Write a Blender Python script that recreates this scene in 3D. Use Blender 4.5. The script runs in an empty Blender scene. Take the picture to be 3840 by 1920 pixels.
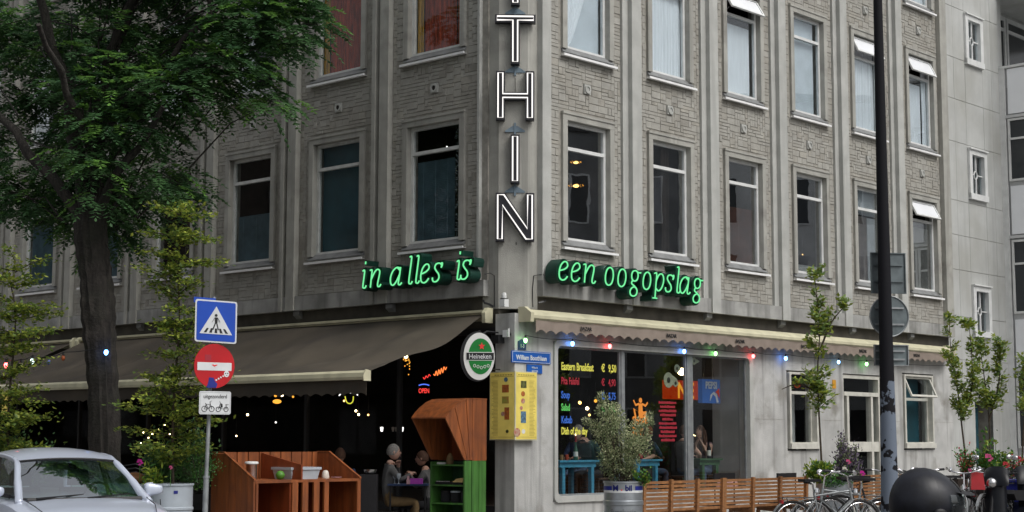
import bpy, bmesh, math, random
import numpy as np
from mathutils import Vector, Matrix
R = math.radians
random.seed(7); rng = np.random.default_rng(7)
sc = bpy.context.scene
C = sc.collection

# ------------------------------------------------------------ camera, sky, sun, exposure
cam = bpy.data.cameras.new('camera'); camo = bpy.data.objects.new('camera', cam); C.objects.link(camo)
cam.sensor_width = 36; cam.lens = 56.33; cam.clip_end = 500; cam.clip_start = .05
camo.matrix_world = Matrix.Translation((0, 0, 1.55)) @ Matrix.Rotation(R(96.5), 4, 'X') @ Matrix.Rotation(R(.12), 4, 'Z')
sc.camera = camo
w = bpy.data.worlds.new('World'); sc.world = w; w.use_nodes = True
nt = w.node_tree; nt.nodes.clear()
sky = nt.nodes.new('ShaderNodeTexSky'); sky.sky_type = 'NISHITA'; sky.sun_disc = False
SUN_EL, SUN_AZ = 52, 128          # azimuth measured clockwise from +Y
sky.sun_elevation = R(SUN_EL); sky.sun_rotation = R(SUN_AZ); sky.dust_density = 6; sky.air_density = 1.2; sky.ozone_density = 1.5
hs = nt.nodes.new('ShaderNodeHueSaturation'); hs.inputs['Saturation'].default_value = .2
bg = nt.nodes.new('ShaderNodeBackground'); bg.inputs['Strength'].default_value = .12
wo = nt.nodes.new('ShaderNodeOutputWorld')
nt.links.new(sky.outputs[0], hs.inputs['Color']); nt.links.new(hs.outputs[0], bg.inputs[0]); nt.links.new(bg.outputs[0], wo.inputs[0])
sun = bpy.data.lights.new('sun', 'SUN'); sun.energy = .9; sun.angle = R(25); sun.color = (1, .97, .93)
so = bpy.data.objects.new('sun', sun); C.objects.link(so)
az = R(SUN_AZ); el = R(SUN_EL)
sd = Vector((math.sin(az)*math.cos(el), math.cos(az)*math.cos(el), math.sin(el)))
so.rotation_euler = sd.to_track_quat('Z', 'Y').to_euler()
sc.view_settings.view_transform = 'Standard'; sc.view_settings.look = 'None'
sc.view_settings.gamma = 1; sc.view_settings.use_curve_mapping = False
sc.view_settings.exposure = 0.15
sc.cycles.max_bounces = 8; sc.cycles.transparent_max_bounces = 16; sc.cycles.sample_clamp_indirect = 4

# ------------------------------------------------------------ materials
def mat(name, col, rough=.8, var=.12, scale=6, stretch=(1, 1, 1), bump=0, bscale=40, metal=0, emit=None, estr=0, col2=None, streak=0, spec=.5, coat=0, dirt=None, dirtscale=1.2, dirtlo=.5, dirthi=.7, trans=0):
    m = bpy.data.materials.new(name); m.use_nodes = True; t = m.node_tree; b = t.nodes['Principled BSDF']
    L = t.links.new
    b.inputs['Roughness'].default_value = rough; b.inputs['Metallic'].default_value = metal
    b.inputs['Specular IOR Level'].default_value = spec
    if coat: b.inputs['Coat Weight'].default_value = coat; b.inputs['Coat Roughness'].default_value = .08
    geo = t.nodes.new('ShaderNodeNewGeometry')
    def noise(scl, st, det=4):
        mp = t.nodes.new('ShaderNodeMapping'); mp.inputs['Scale'].default_value = [scl*s for s in st]
        L(geo.outputs['Position'], mp.inputs['Vector'])
        n = t.nodes.new('ShaderNodeTexNoise'); n.inputs['Scale'].default_value = 1; n.inputs['Detail'].default_value = det
        L(mp.outputs[0], n.inputs['Vector']); return n.outputs['Fac']
    c2 = col2 or tuple(max(0, c*(1-var*2)) for c in col)
    c1 = col if col2 else tuple(min(1, c*(1+var)) for c in col)
    def ramp(fac, a, bb, lo, hi):
        r = t.nodes.new('ShaderNodeMapRange'); r.inputs['From Min'].default_value = lo; r.inputs['From Max'].default_value = hi
        L(fac, r.inputs['Value'])
        mx = t.nodes.new('ShaderNodeMix'); mx.data_type = 'RGBA'
        L(r.outputs[0], mx.inputs['Factor'])
        for k, v in ((6, a), (7, bb)):
            if isinstance(v, tuple): mx.inputs[k].default_value = (*v, 1)
            else: L(v, mx.inputs[k])
        return mx.outputs[2]
    out = ramp(noise(scale, stretch), c1, c2, .3, .7)
    if streak:
        dk = tuple(c*(1-streak) for c in col)
        out = ramp(noise(2.2, (2.6, 2.6, .16), 6), out, dk, .5, .72)
    if dirt:
        out = ramp(noise(dirtscale, (1, 1, 1), 8), out, dirt, dirtlo, dirthi)
    L(out, b.inputs['Base Color'])
    if bump:
        bp = t.nodes.new('ShaderNodeBump'); bp.inputs['Strength'].default_value = bump; bp.inputs['Distance'].default_value = .02
        L(noise(bscale, (1, 1, 1), 6), bp.inputs['Height']); L(bp.outputs[0], b.inputs['Normal'])
    if emit:
        b.inputs['Emission Color'].default_value = (*emit, 1); b.inputs['Emission Strength'].default_value = estr
    if trans:
        tr = t.nodes.new('ShaderNodeBsdfTranslucent'); L(out, tr.inputs[0])
        ms = t.nodes.new('ShaderNodeMixShader'); ms.inputs[0].default_value = trans
        L(b.outputs[0], ms.inputs[1]); L(tr.outputs[0], ms.inputs[2]); L(ms.outputs[0], t.nodes['Material Output'].inputs[0])
    return m

def glass(name, tint=(1, 1, 1), base=.1, edge=.8, rough=.0, wob=.0):
    m = bpy.data.materials.new(name); m.use_nodes = True; t = m.node_tree; t.nodes.clear(); L = t.links.new
    o = t.nodes.new('ShaderNodeOutputMaterial'); tr = t.nodes.new('ShaderNodeBsdfTransparent'); tr.inputs[0].default_value = (*tint, 1)
    g = t.nodes.new('ShaderNodeBsdfGlossy'); g.inputs['Roughness'].default_value = rough; g.inputs[0].default_value = (.95, .97, 1, 1)
    lw = t.nodes.new('ShaderNodeLayerWeight'); lw.inputs[0].default_value = .5
    p = t.nodes.new('ShaderNodeMath'); p.operation = 'POWER'; p.inputs[1].default_value = 3.5
    ma = t.nodes.new('ShaderNodeMath'); ma.operation = 'MULTIPLY_ADD'; ma.inputs[1].default_value = edge; ma.inputs[2].default_value = base
    ms = t.nodes.new('ShaderNodeMixShader')
    L(lw.outputs['Facing'], p.inputs[0]); L(p.outputs[0], ma.inputs[0]); L(ma.outputs[0], ms.inputs[0])
    L(tr.outputs[0], ms.inputs[1]); L(g.outputs[0], ms.inputs[2]); L(ms.outputs[0], o.inputs[0])
    if wob:
        geo = t.nodes.new('ShaderNodeNewGeometry'); n = t.nodes.new('ShaderNodeTexNoise'); n.inputs['Scale'].default_value = 1.3
        bp = t.nodes.new('ShaderNodeBump'); bp.inputs['Strength'].default_value = wob; bp.inputs['Distance'].default_value = .05
        L(geo.outputs['Position'], n.inputs['Vector']); L(n.outputs['Fac'], bp.inputs['Height']); L(bp.outputs[0], g.inputs['Normal'])
    return m

M = dict(
 gconc=mat('stained_concrete', (.50, .50, .485), .85, .1, 2.5, streak=.5, bump=.25, bscale=60, dirt=(.24, .23, .205), dirtscale=1.8, dirtlo=.56, dirthi=.74),
 conc=mat('pale_concrete', (.39, .385, .35), .85, .1, 3, streak=.3, bump=.25, bscale=60, dirt=(.20, .19, .17), dirtscale=1.6, dirtlo=.60, dirthi=.78),
 concr=mat('light_concrete', (.46, .465, .44), .85, .08, 3, streak=.18, bump=.2, bscale=60),
 band=mat('band_concrete', (.36, .36, .345), .85, .12, 3, streak=.5, bump=.25, dirt=(.13, .13, .12), dirtscale=1.3, dirtlo=.5, dirthi=.75),
 brick=mat('relief_block', (.365, .355, .32), .9, .06, 9, bump=.35, bscale=90, dirt=(.285, .27, .235), dirtscale=1.1, dirtlo=.45, dirthi=.75),
 brick2=mat('relief_block_pale', (.385, .375, .34), .9, .12, 4, bump=.4, bscale=90),
 brick3=mat('relief_block_brown', (.35, .335, .295), .9, .16, 4, bump=.4, bscale=90),
 mortar=mat('joint', (.33, .315, .28), .95, .15, 8),
 ground=mat('paving', (.22, .21, .2), .85, .15, 3, bump=.2), asph=mat('asphalt', (.055, .055, .057), .85, .2, 20, bump=.3),
 panel=mat('grey_cladding', (.49, .50, .485), .75, .05, 2, streak=.16, dirt=(.36, .36, .33), dirtscale=.8, dirtlo=.45, dirthi=.8),
 white=mat('white_paint', (.72, .73, .72), .5, .06, 5), cream=mat('cream_metal', (.60, .57, .40), .45, .06, 4, dirt=(.40, .38, .26), dirtscale=2, dirtlo=.52, dirthi=.8),
 frame=mat('cream_frame', (.60, .59, .53), .6, .08, 6), winframe=mat('window_paint', (.66, .67, .65), .55, .08, 7),
 sill=mat('white_sill', (.86, .86, .86), .5, .05, 6), stone=mat('grey_sill_stone', (.20, .205, .205), .8, .12, 6, bump=.2),
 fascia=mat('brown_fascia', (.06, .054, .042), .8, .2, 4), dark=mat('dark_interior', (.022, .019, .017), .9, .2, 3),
 darkbrown=mat('brown_interior', (.045, .03, .022), .85, .25, 3), black=mat('black_metal', (.016, .016, .018), .45, .1, 5),
 brownfab=mat('brown_canvas', (.082, .068, .050), .9, .14, 1.5, bump=.15, bscale=200, trans=.06, dirt=(.055, .046, .036), dirtscale=.9, dirtlo=.45, dirthi=.65), valance=mat('valance_canvas', (.30, .245, .205), .9, .08, 5, trans=.1),
 orange=mat('orange_wood', (.25, .070, .016), .55, .22, 14, (1, 1, .12), bump=.25, bscale=120, dirt=(.14, .04, .015), dirtscale=3, dirtlo=.52, dirthi=.8), orangedk=mat('orange_wood_dark', (.24, .05, .013), .5, .16, 10, (1, 1, .15)),
 green=mat('green_wood', (.05, .165, .025), .55, .2, 14, (1, 1, .12), bump=.25, bscale=120, dirt=(.03, .09, .02), dirtscale=3, dirtlo=.52, dirthi=.8),
 teak=mat('teak', (.34, .155, .058), .55, .22, 14, (1, 1, 3), bump=.15, dirt=(.20, .09, .04), dirtscale=4, dirtlo=.4, dirthi=.75),
 galv=mat('galvanised', (.42, .45, .48), .38, .1, 7, metal=.75), pole=mat('galvanised_pole', (.33, .35, .36), .5, .12, 8, metal=.5),
 steel=mat('steel', (.62, .62, .63), .25, .04, 8, metal=1), chrome=mat('chrome', (.8, .8, .82), .12, .02, 8, metal=1),
 bluetab=mat('blue_table_paint', (.05, .26, .42), .55, .12, 9), greentab=mat('green_table_paint', (.03, .10, .04), .55, .12, 9),
 bark=mat('bark', (.034, .029, .025), .95, .35, 7, (3, 3, .5), bump=1, bscale=28, dirt=(.022, .022, .016), dirtscale=3, dirtlo=.45, dirthi=.7),
 twig=mat('twig', (.06, .045, .03), .9, .2, 20),
 leaf=mat('locust_leaf', (.085, .185, .06), .5, .3, 1.2, col2=(.045, .115, .048), trans=.35), leafb=mat('locust_leaf_toplit', (.15, .32, .06), .5, .2, 3, trans=.3),
 leafh=mat('hornbeam_leaf', (.12, .19, .04), .55, .3, 2.5, col2=(.12, .20, .03), trans=.4), leafh2=mat('hornbeam_leaf_yellow', (.34, .40, .06), .55, .25, 4, trans=.35),
 leafp=mat('pear_leaf', (.27, .38, .12), .5, .3, 3, col2=(.15, .25, .07), trans=.35),
 leafo=mat('olive_leaf', (.24, .29, .14), .6, .2, 5, col2=(.15, .20, .09), trans=.25), leafo2=mat('olive_leaf_pale', (.58, .60, .36), .6, .15, 5, trans=.25),
 leafg=mat('fresh_leaf', (.075, .22, .04), .5, .3, 4, trans=.3), leafy=mat('lime_leaf', (.38, .46, .04), .5, .3, 5, col2=(.1, .18, .02), trans=.3),
 purple=mat('purple_flower', (.13, .10, .15), .7, .2, 9), pink=mat('pink_petal', (.62, .10, .25), .6, .2, 9), red=mat('red_petal', (.45, .03, .04), .6, .2, 9), magenta=mat('magenta_petal', (.6, .02, .33), .6, .2, 9),
 silver=mat('silver_paint', (.56, .61, .72), .34, .02, 2, metal=.2, coat=.8), rubber=mat('rubber', (.02, .02, .02), .8, .1, 10), plastic=mat('black_plastic', (.014, .014, .016), .5, .1, 8, spec=.3),
 blacksh=mat('glossy_black', (.005, .006, .009), .35, .2, 9, spec=.25), helmetm=mat('helmet_lacquer', (.008, .009, .015), .44, .4, 14, spec=.45, bump=.06, bscale=18, dirt=(.03, .032, .036), dirtscale=9, dirtlo=.6, dirthi=.8), seat=mat('grey_upholstery', (.07, .075, .08), .9, .2, 10),
 signblue=mat('sign_blue', (.008, .07, .47), .4, .06, 3), signwhite=mat('sign_white', (.70, .72, .73), .45, .05, 5), signred=mat('sign_red', (.48, .006, .012), .4, .08, 3),
 signback=mat('sign_back_grey', (.15, .18, .19), .5, .15, 6, metal=.3), ink=mat('black_print', (.012, .012, .014), .6, .1, 4),
 streetblue=mat('street_sign_blue', (.012, .10, .42), .4, .06, 3), heigreen=mat('label_green', (.008, .16, .028), .35, .1, 4, emit=(.01, .3, .04), estr=.12), heired=mat('label_red', (.6, .03, .03), .4, .06, 4, emit=(.8, .05, .04), estr=.25),
 heiwhite=mat('label_silver', (.62, .62, .60), .4, .06, 4, emit=(.8, .8, .75), estr=.12),
 menuy=mat('menu_yellow', (.74, .60, .13), .5, .08, 5, emit=(1, .78, .2), estr=.08), menuink=mat('menu_ink', (.35, .27, .06), .6, .1, 3),
 menudark=mat('menu_picture_dark', (.10, .11, .03), .6, .5, 30), menuor=mat('menu_picture_orange', (.62, .17, .02), .6, .4, 25, col2=(.25, .08, .03)), menured=mat('menu_picture_red', (.42, .07, .04), .6, .4, 25, col2=(.5, .4, .3)), menublue=mat('menu_picture_blue', (.10, .2, .3), .6, .4, 25), menugr=mat('menu_picture_green', (.3, .4, .06), .6, .4, 25, col2=(.5, .2, .05)),
 neoncan=mat('dark_green_can', (.003, .045, .030), .45, .15, 5), cancase=mat('black_can', (.012, .012, .018), .45, .1, 5), blueiron=mat('blue_grey_iron', (.16, .22, .27), .6, .12, 9),
 redcur=mat('red_curtain', (.36, .055, .022), .9, .35, 7, (6, 6, .5)), yellcur=mat('ochre_curtain', (.48, .26, .03), .9, .25, 7, (6, 6, .5)), netcur=mat('net_curtain', (.84, .85, .88), .9, .05, 6, (6, 6, .4)),
 palecur=mat('pale_blue_panel', (.62, .66, .70), .8, .06, 3), whitesky=mat('white_and_sky_sheen', (.88, .90, .93), .2, .02, 2, spec=.9),
 tealcur=mat('teal_panel', (.015, .075, .10), .6, .2, 2), blind=mat('blind_slat', (.58, .50, .47), .6, .15, 5), blinddk=mat('dark_blind_slat', (.15, .25, .31), .6, .15, 5), blindred=mat('rust_blind_slat', (.36, .15, .10), .6, .15, 5), blindw=mat('white_blind_slat', (.72, .71, .68), .6, .08, 5),
 tinsel=mat('tinsel', (.6, .7, .72), .25, .3, 60, metal=.9), skin=mat('skin', (.44, .25, .18), .6, .08, 12), skin2=mat('skin_pale', (.50, .31, .24), .6, .08, 12),
 tealsh=mat('teal_sweater', (.035, .09, .085), .9, .12, 14), darkcl=mat('dark_cloth', (.018, .018, .022), .9, .2, 12), greycl=mat('grey_cloth', (.11, .11, .11), .9, .12, 12), bluecl=mat('blue_cloth', (.025, .05, .13), .9, .15, 12), jeans=mat('denim', (.07, .11, .19), .9, .15, 12), khaki=mat('khaki_cloth', (.20, .13, .06), .9, .15, 12), tank=mat('plum_tank_top', (.13, .08, .10), .9, .12, 12),
 hairb=mat('brown_hair', (.07, .03, .015), .8, .2, 40), hairg=mat('grey_hair', (.22, .21, .2), .85, .2, 40), hairo=mat('orange_hair', (.33, .09, .02), .8, .2, 40),
 purplebox=mat('purple_plastic', (.32, .03, .34), .4, .06, 8, emit=(.5, .05, .55), estr=.06), redpl=mat('red_plastic', (.36, .012, .018), .4, .06, 8), bluebox=mat('blue_crate', (.012, .02, .22), .5, .1, 5), tub=mat('pale_plastic_tub', (.42, .47, .52), .4, .06, 5),
 lime=mat('lime_skin', (.07, .22, .02), .5, .12, 10), ivory=mat('ivory_ceramic', (.66, .62, .55), .4, .06, 10), bread=mat('bread', (.5, .36, .14), .8, .12, 12), glassgreen=mat('green_bottle', (.02, .09, .06), .15, .1, 5), label=mat('paper_label', (.6, .62, .6), .7, .05, 9),
 wallgrey=mat('grey_inner_wall', (.5, .51, .50), .85, .08, 3), floorin=mat('brown_floor', (.06, .04, .03), .7, .2, 5), opp=mat('opposite_brick', (.07, .055, .045), .9, .2, 1.5, col2=(.045, .04, .035)), oppw=mat('opposite_white', (.62, .63, .63), .8, .1, 1), oppd=mat('opposite_slate', (.20, .205, .21), .8, .15, 1), opptan=mat('opposite_tan', (.45, .38, .30), .85, .15, 1), oppcur=mat('opposite_curtain', (.42, .43, .45), .8, .25, .6), oppg=mat('opposite_glass', (.03, .035, .04), .15, .1, 1), roofing=mat('roofing_felt', (.08, .08, .08), .9, .15, 3),
 yellowst=mat('orange_sticker', (.62, .30, .02), .6, .05, 5), vinyly=mat('yellow_vinyl', (.68, .66, .10), .6, .04, 5, emit=(.8, .75, .1), estr=.1), vinylr=mat('red_vinyl', (.33, .015, .03), .6, .04, 5, emit=(.6, .03, .05), estr=.04), vinylb=mat('blue_vinyl', (.03, .12, .50), .6, .04, 5, emit=(.04, .15, .6), estr=.1), vinylg=mat('green_vinyl', (.10, .50, .10), .6, .04, 5, emit=(.1, .6, .12), estr=.1), vinylo=mat('orange_vinyl', (.72, .24, .03), .6, .04, 5, emit=(.8, .25, .03), estr=.12),  # window vinyls glow faintly, brightness added to print that is no lamp
 eye=mat('grey_green_disc', (.30, .33, .24), .7, .08, 8), pepblue=mat('sign_box_blue', (.02, .09, .32), .4, .05, 4, emit=(.03, .13, .45), estr=.22), flesh=mat('pink_print', (.62, .36, .40), .6, .1, 9),
 carpet=mat('terracotta', (.28, .09, .04), .8, .15, 6), graff=mat('painted_wood_white', (.5, .54, .52), .7, .3, 6, col2=(.08, .3, .3)),
)
def emis(name, col, s):
    m = bpy.data.materials.new(name); m.use_nodes = True; t = m.node_tree; t.nodes.clear()
    e = t.nodes.new('ShaderNodeEmission'); e.inputs[0].default_value = (*col, 1); e.inputs[1].default_value = s
    o = t.nodes.new('ShaderNodeOutputMaterial'); t.links.new(e.outputs[0], o.inputs[0]); return m
M.update(neong=emis('green_neon', (.17, .80, .32), 1.1), neonw=emis('white_neon', (1, .96, .92), 1.3), bulbg=emis('green_bulb', (.25, 1, .22), 9), bulbb=emis('blue_bulb', (.10, .30, 1), 16), bulbr=emis('red_bulb', (1, .08, .08), 13), bulbw=emis('white_bulb', (.75, 1, .9), 3), bulblb=emis('pale_blue_bulb', (.25, .6, 1), 6),
 bulbd=mat('dim_bulb', (.12, .16, .4), .3), bulbo=mat('dim_orange_bulb', (.4, .1, .03), .3), bulby=mat('dim_yellow_bulb', (.4, .38, .2), .3),
 warm=emis('warm_lamp', (1, .55, .16), 5), warmhot=emis('warm_lamp_bright', (1, .75, .4), 14), amber=emis('amber_shade', (1, .42, .05), 1.6), redneon=emis('red_neon', (1, .06, .05), 1.6), blueneon=emis('blue_neon', (.1, .2, 1), 1.4), orneon=emis('orange_neon', (1, .22, .05), 1.8), yelneon=emis('yellow_neon', (.9, .9, .08), .9), flame=emis('candle_flame', (1, .8, .4), 6), lampw=emis('white_lamp', (1, .97, .92), 2.5), redlight=emis('red_light_box', (1, .07, .01), .24), yellight=emis('yellow_letters', (1, .42, .04), .7))
M.update(glass=glass('window_glass', (.93, .95, .95), .028, .22, wob=.02), glassup=glass('upper_window_glass', (.90, .93, .94), .06, .42, wob=.02), shopglass=glass('shop_glass', (.96, .97, .96), .065, .3), cafeglass=glass('cafe_glass', (.9, .9, .9), .004, .03), glassr=glass('right_window_glass', (.93, .95, .95), .26, .5, wob=.02), carglass=glass('car_glass', (.72, .80, .78), .10, .5), screen=glass('windscreen_glass', (.60, .70, .68), .5, .6))
# mast: black paint peeling to grey-blue low down
def pole_mat():
    m = mat('peeling_black_paint', (.012, .012, .015), .75, spec=.2); t = m.node_tree; b = t.nodes['Principled BSDF']; L = t.links.new
    geo = t.nodes.new('ShaderNodeNewGeometry'); sx = t.nodes.new('ShaderNodeSeparateXYZ'); L(geo.outputs['Position'], sx.inputs[0])
    n = t.nodes.new('ShaderNodeTexNoise'); n.inputs['Scale'].default_value = 5; n.inputs['Detail'].default_value = 5; L(geo.outputs['Position'], n.inputs['Vector'])
    mr = t.nodes.new('ShaderNodeMapRange'); mr.inputs['From Min'].default_value = 3.1; mr.inputs['From Max'].default_value = 1.95; mr.inputs['To Min'].default_value = -.35; mr.inputs['To Max'].default_value = .10; L(sx.outputs['Z'], mr.inputs['Value'])
    ad = t.nodes.new('ShaderNodeMath'); L(n.outputs['Fac'], ad.inputs[0]); L(mr.outputs[0], ad.inputs[1])
    st = t.nodes.new('ShaderNodeMapRange'); st.inputs['From Min'].default_value = .53; st.inputs['From Max'].default_value = .555; L(ad.outputs[0], st.inputs['Value'])
    mx = t.nodes.new('ShaderNodeMix'); mx.data_type = 'RGBA'; mx.inputs[6].default_value = (.010, .010, .013, 1); mx.inputs[7].default_value = (.15, .18, .23, 1)
    L(st.outputs[0], mx.inputs['Factor']); L(mx.outputs[2], b.inputs['Base Color']); return m
M['mast'] = pole_mat()

# ------------------------------------------------------------ frames and mesh building
class Frame:
    def __init__(s, o, a, n): s.o = Vector(o); s.a = Vector(a); s.n = Vector(n); s.flip = (s.a.cross(s.n)).z < 0
    def __call__(s, x, y, z): return s.o + s.a*x + s.n*y + Vector((0, 0, z))
ID = Frame((0, 0, 0), (1, 0, 0), (0, 1, 0))
FL = Frame((-.589, 25.521, 0), (-.73963, .67301, 0), (-.67301, -.73963, 0))
FR = Frame((.646, 25.6, 0), (.67649, .73645, 0), (.73645, -.67649, 0))
def frame_at(x, y, deg):
    a = R(deg); return Frame((x, y, 0), (math.cos(a), math.sin(a), 0), (-math.sin(a), math.cos(a), 0))

class MB:
    def __init__(s, f=ID): s.v = []; s.f = []; s.fr = f; s.mi = []; s.cur = 0
    def P(s, p): s.v.append(s.fr(*p)); return len(s.v)-1
    def face(s, *i): s.f.append(i[::-1] if s.fr.flip else i); s.mi.append(s.cur)
    def hexa(s, p):
        b = [s.P(q) for q in p]
        for q in ((3, 2, 1, 0), (4, 5, 6, 7), (0, 1, 5, 4), (1, 2, 6, 5), (2, 3, 7, 6), (3, 0, 4, 7)): s.face(*[b[k] for k in q])
        return s
    def box(s, x0, x1, y0, y1, z0, z1):
        x0, x1 = sorted((x0, x1)); y0, y1 = sorted((y0, y1)); z0, z1 = sorted((z0, z1))
        s.hexa([(x0, y0, z0), (x1, y0, z0), (x1, y1, z0), (x0, y1, z0), (x0, y0, z1), (x1, y0, z1), (x1, y1, z1), (x0, y1, z1)])
        return s
    def bar(s, a, b, w, h=None):       # square bar between points, w horizontally, h the other way
        a = Vector(a); b = Vector(b); h = h or w; d = (b-a).normalized()
        up = Vector((0, 0, 1)) if abs(d.z) < .9 else Vector((0, 1, 0))
        x = d.cross(up).normalized()*w/2; y = x.cross(d).normalized()*h/2
        s.hexa([a-x-y, a+x-y, a+x+y, a-x+y, b-x-y, b+x-y, b+x+y, b-x+y]); return s
    def prism(s, poly, t0, t1, axis='y'):   # poly in the two other axes
        def mk(u, v, t): return {'y': (u, t, v), 'x': (t, u, v), 'z': (u, v, t)}[axis]
        A = [s.P(mk(u, v, t0)) for u, v in poly]; B = [s.P(mk(u, v, t1)) for u, v in poly]; n = len(poly)
        s.face(*A); s.face(*B[::-1])
        for k in range(n): s.face(A[k], B[k], B[(k+1) % n], A[(k+1) % n])
        return s
    def tube(s, pts, r, n=8, cap=True, closed=False):
        pts = [Vector(p) for p in pts]; m = len(pts)
        rs = r if isinstance(r, (list, tuple)) else [r]*m; rings = []; prev = None
        for k in range(m):
            if closed: d = pts[(k+1) % m]-pts[k-1]
            else: d = pts[min(k+1, m-1)]-pts[max(k-1, 0)]
            d.normalize()
            if prev is None:
                ref = Vector((0, 0, 1)) if abs(d.z) < .9 else Vector((1, 0, 0)); x = d.cross(ref).normalized()
            else:
                x = prev - d*prev.dot(d); x.normalize()
            prev = x; y = d.cross(x)
            rings.append([s.P(pts[k]+(x*math.cos(2*math.pi*j/n)+y*math.sin(2*math.pi*j/n))*rs[k]) for j in range(n)])
        for k in range(m if closed else m-1):
            a = rings[k]; b = rings[(k+1) % m]
            for j in range(n): s.face(a[j], a[(j+1) % n], b[(j+1) % n], b[j])
        if cap and not closed: s.face(*rings[0][::-1]); s.face(*rings[-1])
        return s
    def lathe(s, prof, c=(0, 0, 0), n=20, cap=True):
        rings = [[s.P((c[0]+r*math.cos(2*math.pi*j/n), c[1]+r*math.sin(2*math.pi*j/n), c[2]+z)) for j in range(n)] for r, z in prof]
        for a, b in zip(rings, rings[1:]):
            for j in range(n): s.face(a[j], a[(j+1) % n], b[(j+1) % n], b[j])
        if cap: s.face(*rings[0][::-1]); s.face(*rings[-1])
        return s
    def disc(s, c, r, y0, y1, n=28, rz=None):   # disc in x-z plane, thickness along y
        rz = rz or r
        return s.prism([(c[0]+r*math.cos(2*math.pi*k/n), c[1]+rz*math.sin(2*math.pi*k/n)) for k in range(n)], y0, y1)
    def ball(s, c, r, n=10, m=7, sx=1, sy=1, sz=1):
        return s.lathe2(c, r, n, m, sx, sy, sz)
    def lathe2(s, c, r, n, m, sx, sy, sz):
        rings = []
        for i in range(1, m):
            t = math.pi*i/m
            rings.append([s.P((c[0]+sx*r*math.sin(t)*math.cos(2*math.pi*j/n), c[1]+sy*r*math.sin(t)*math.sin(2*math.pi*j/n), c[2]-sz*r*math.cos(t))) for j in range(n)])
        b = s.P((c[0], c[1], c[2]-sz*r)); tp = s.P((c[0], c[1], c[2]+sz*r))
        for j in range(n): s.face(b, rings[0][(j+1) % n], rings[0][j]); s.face(tp, rings[-1][j], rings[-1][(j+1) % n])
        for a, q in zip(rings, rings[1:]):
            for j in range(n): s.face(a[j], a[(j+1) % n], q[(j+1) % n], q[j])
        return s
    def grid(s, fn, nu, nv, thick=None):
        ids = [[s.P(fn(i/nu, j/nv)) for j in range(nv+1)] for i in range(nu+1)]
        for i in range(nu):
            for j in range(nv): s.face(ids[i][j], ids[i+1][j], ids[i+1][j+1], ids[i][j+1])
        return s
    def build(s, name, m, parent=None, smooth=False, label=None, kind=None):
        o0 = parent_origin(parent)
        me = bpy.data.meshes.new(name); me.from_pydata([v-o0 for v in s.v], [], s.f)
        for q in (m if isinstance(m, (list, tuple)) else [m]): me.materials.append(M[q] if isinstance(q, str) else q)
        if isinstance(m, (list, tuple)): me.polygons.foreach_set('material_index', s.mi)
        if smooth: me.polygons.foreach_set('use_smooth', [True]*len(me.polygons)); sharp(me, smooth)
        o = bpy.data.objects.new(name, me); C.objects.link(o)
        if parent: o.parent = parent
        if label: o['label'] = label
        if kind: o['kind'] = kind
        return o
def sharp(me, deg):
    if deg is True: return
    try: me.set_sharp_from_angle(angle=R(deg))
    except Exception: pass
ORIG = {}
def parent_origin(p):
    v = Vector((0, 0, 0))
    if p is not None: v = ORIG.get(p.name, v)
    return v
def thing(name, label, cat, loc=(0, 0, 0), group=None, world=True, rz=0):
    """world=True: its parts are given in world coordinates; else in the thing's own coordinates"""
    o = bpy.data.objects.new(name, None); C.objects.link(o); o.location = loc; o.rotation_euler = (0, 0, rz); o.empty_display_size = .2
    o['label'] = label; o['category'] = cat
    if group: o['group'] = group
    ORIG[o.name] = Vector(loc) if world else Vector((0, 0, 0)); return o
def sub(o, parent):     # remember that o's children are given in the same coordinates as o itself
    ORIG[o.name] = parent_origin(parent); return o
def tag(o, label, cat, group=None):
    o['label'] = label; o['category'] = cat
    if group: o['group'] = group
    return o
def dup(o, loc=None, rz=None, label=None, parent=None):
    c = o.copy(); C.objects.link(c)
    if parent: c.parent = parent
    if loc is not None: c.location = loc
    if rz is not None: c.rotation_euler = (0, 0, rz)
    if label: c['label'] = label
    for ch in list(o.children): dup(ch, parent=c)
    return c
def text(s, f, s0, n, z0, size, m, parent, d=1, xs=1, name='lettering', ext=.002, align='LEFT', bold=0, shear=0, rot=0):
    cu = bpy.data.curves.new('t', 'FONT'); cu.body = s; cu.size = size; cu.extrude = ext; cu.offset = bold; cu.align_x = align; cu.shear = shear; cu.resolution_u = 3
    ob = bpy.data.objects.new('t', cu); C.objects.link(ob); me = bpy.data.meshes.new_from_object(ob); bpy.data.objects.remove(ob)
    o0 = parent_origin(parent); cr, sr = math.cos(rot), math.sin(rot)
    for v in me.vertices:
        x = v.co.x*xs; y = v.co.y; x, y = x*cr-y*sr, x*sr+y*cr
        v.co = f(s0+d*x, n+v.co.z, z0+y)-o0
    me.materials.clear(); me.materials.append(M[m]); me.name = name
    o = bpy.data.objects.new(name, me); C.objects.link(o); o.parent = parent; return o
def npmesh(name, V, F, mats, mi, parent=None):
    me = bpy.data.meshes.new(name); nv = len(V); nf = len(F)
    me.vertices.add(nv); me.vertices.foreach_set('co', np.asarray(V, np.float32).ravel())
    me.loops.add(nf*4); me.loops.foreach_set('vertex_index', np.asarray(F, np.int32).ravel())
    me.polygons.add(nf); me.polygons.foreach_set('loop_start', np.arange(nf, dtype=np.int32)*4)
    for q in mats: me.materials.append(M[q])
    me.polygons.foreach_set('material_index', np.asarray(mi, np.int32)); me.update(calc_edges=True); me.validate()
    o = bpy.data.objects.new(name, me); C.objects.link(o)
    if parent: o.parent = parent
    return o
def frm(parent): return parent_origin(parent)
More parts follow.
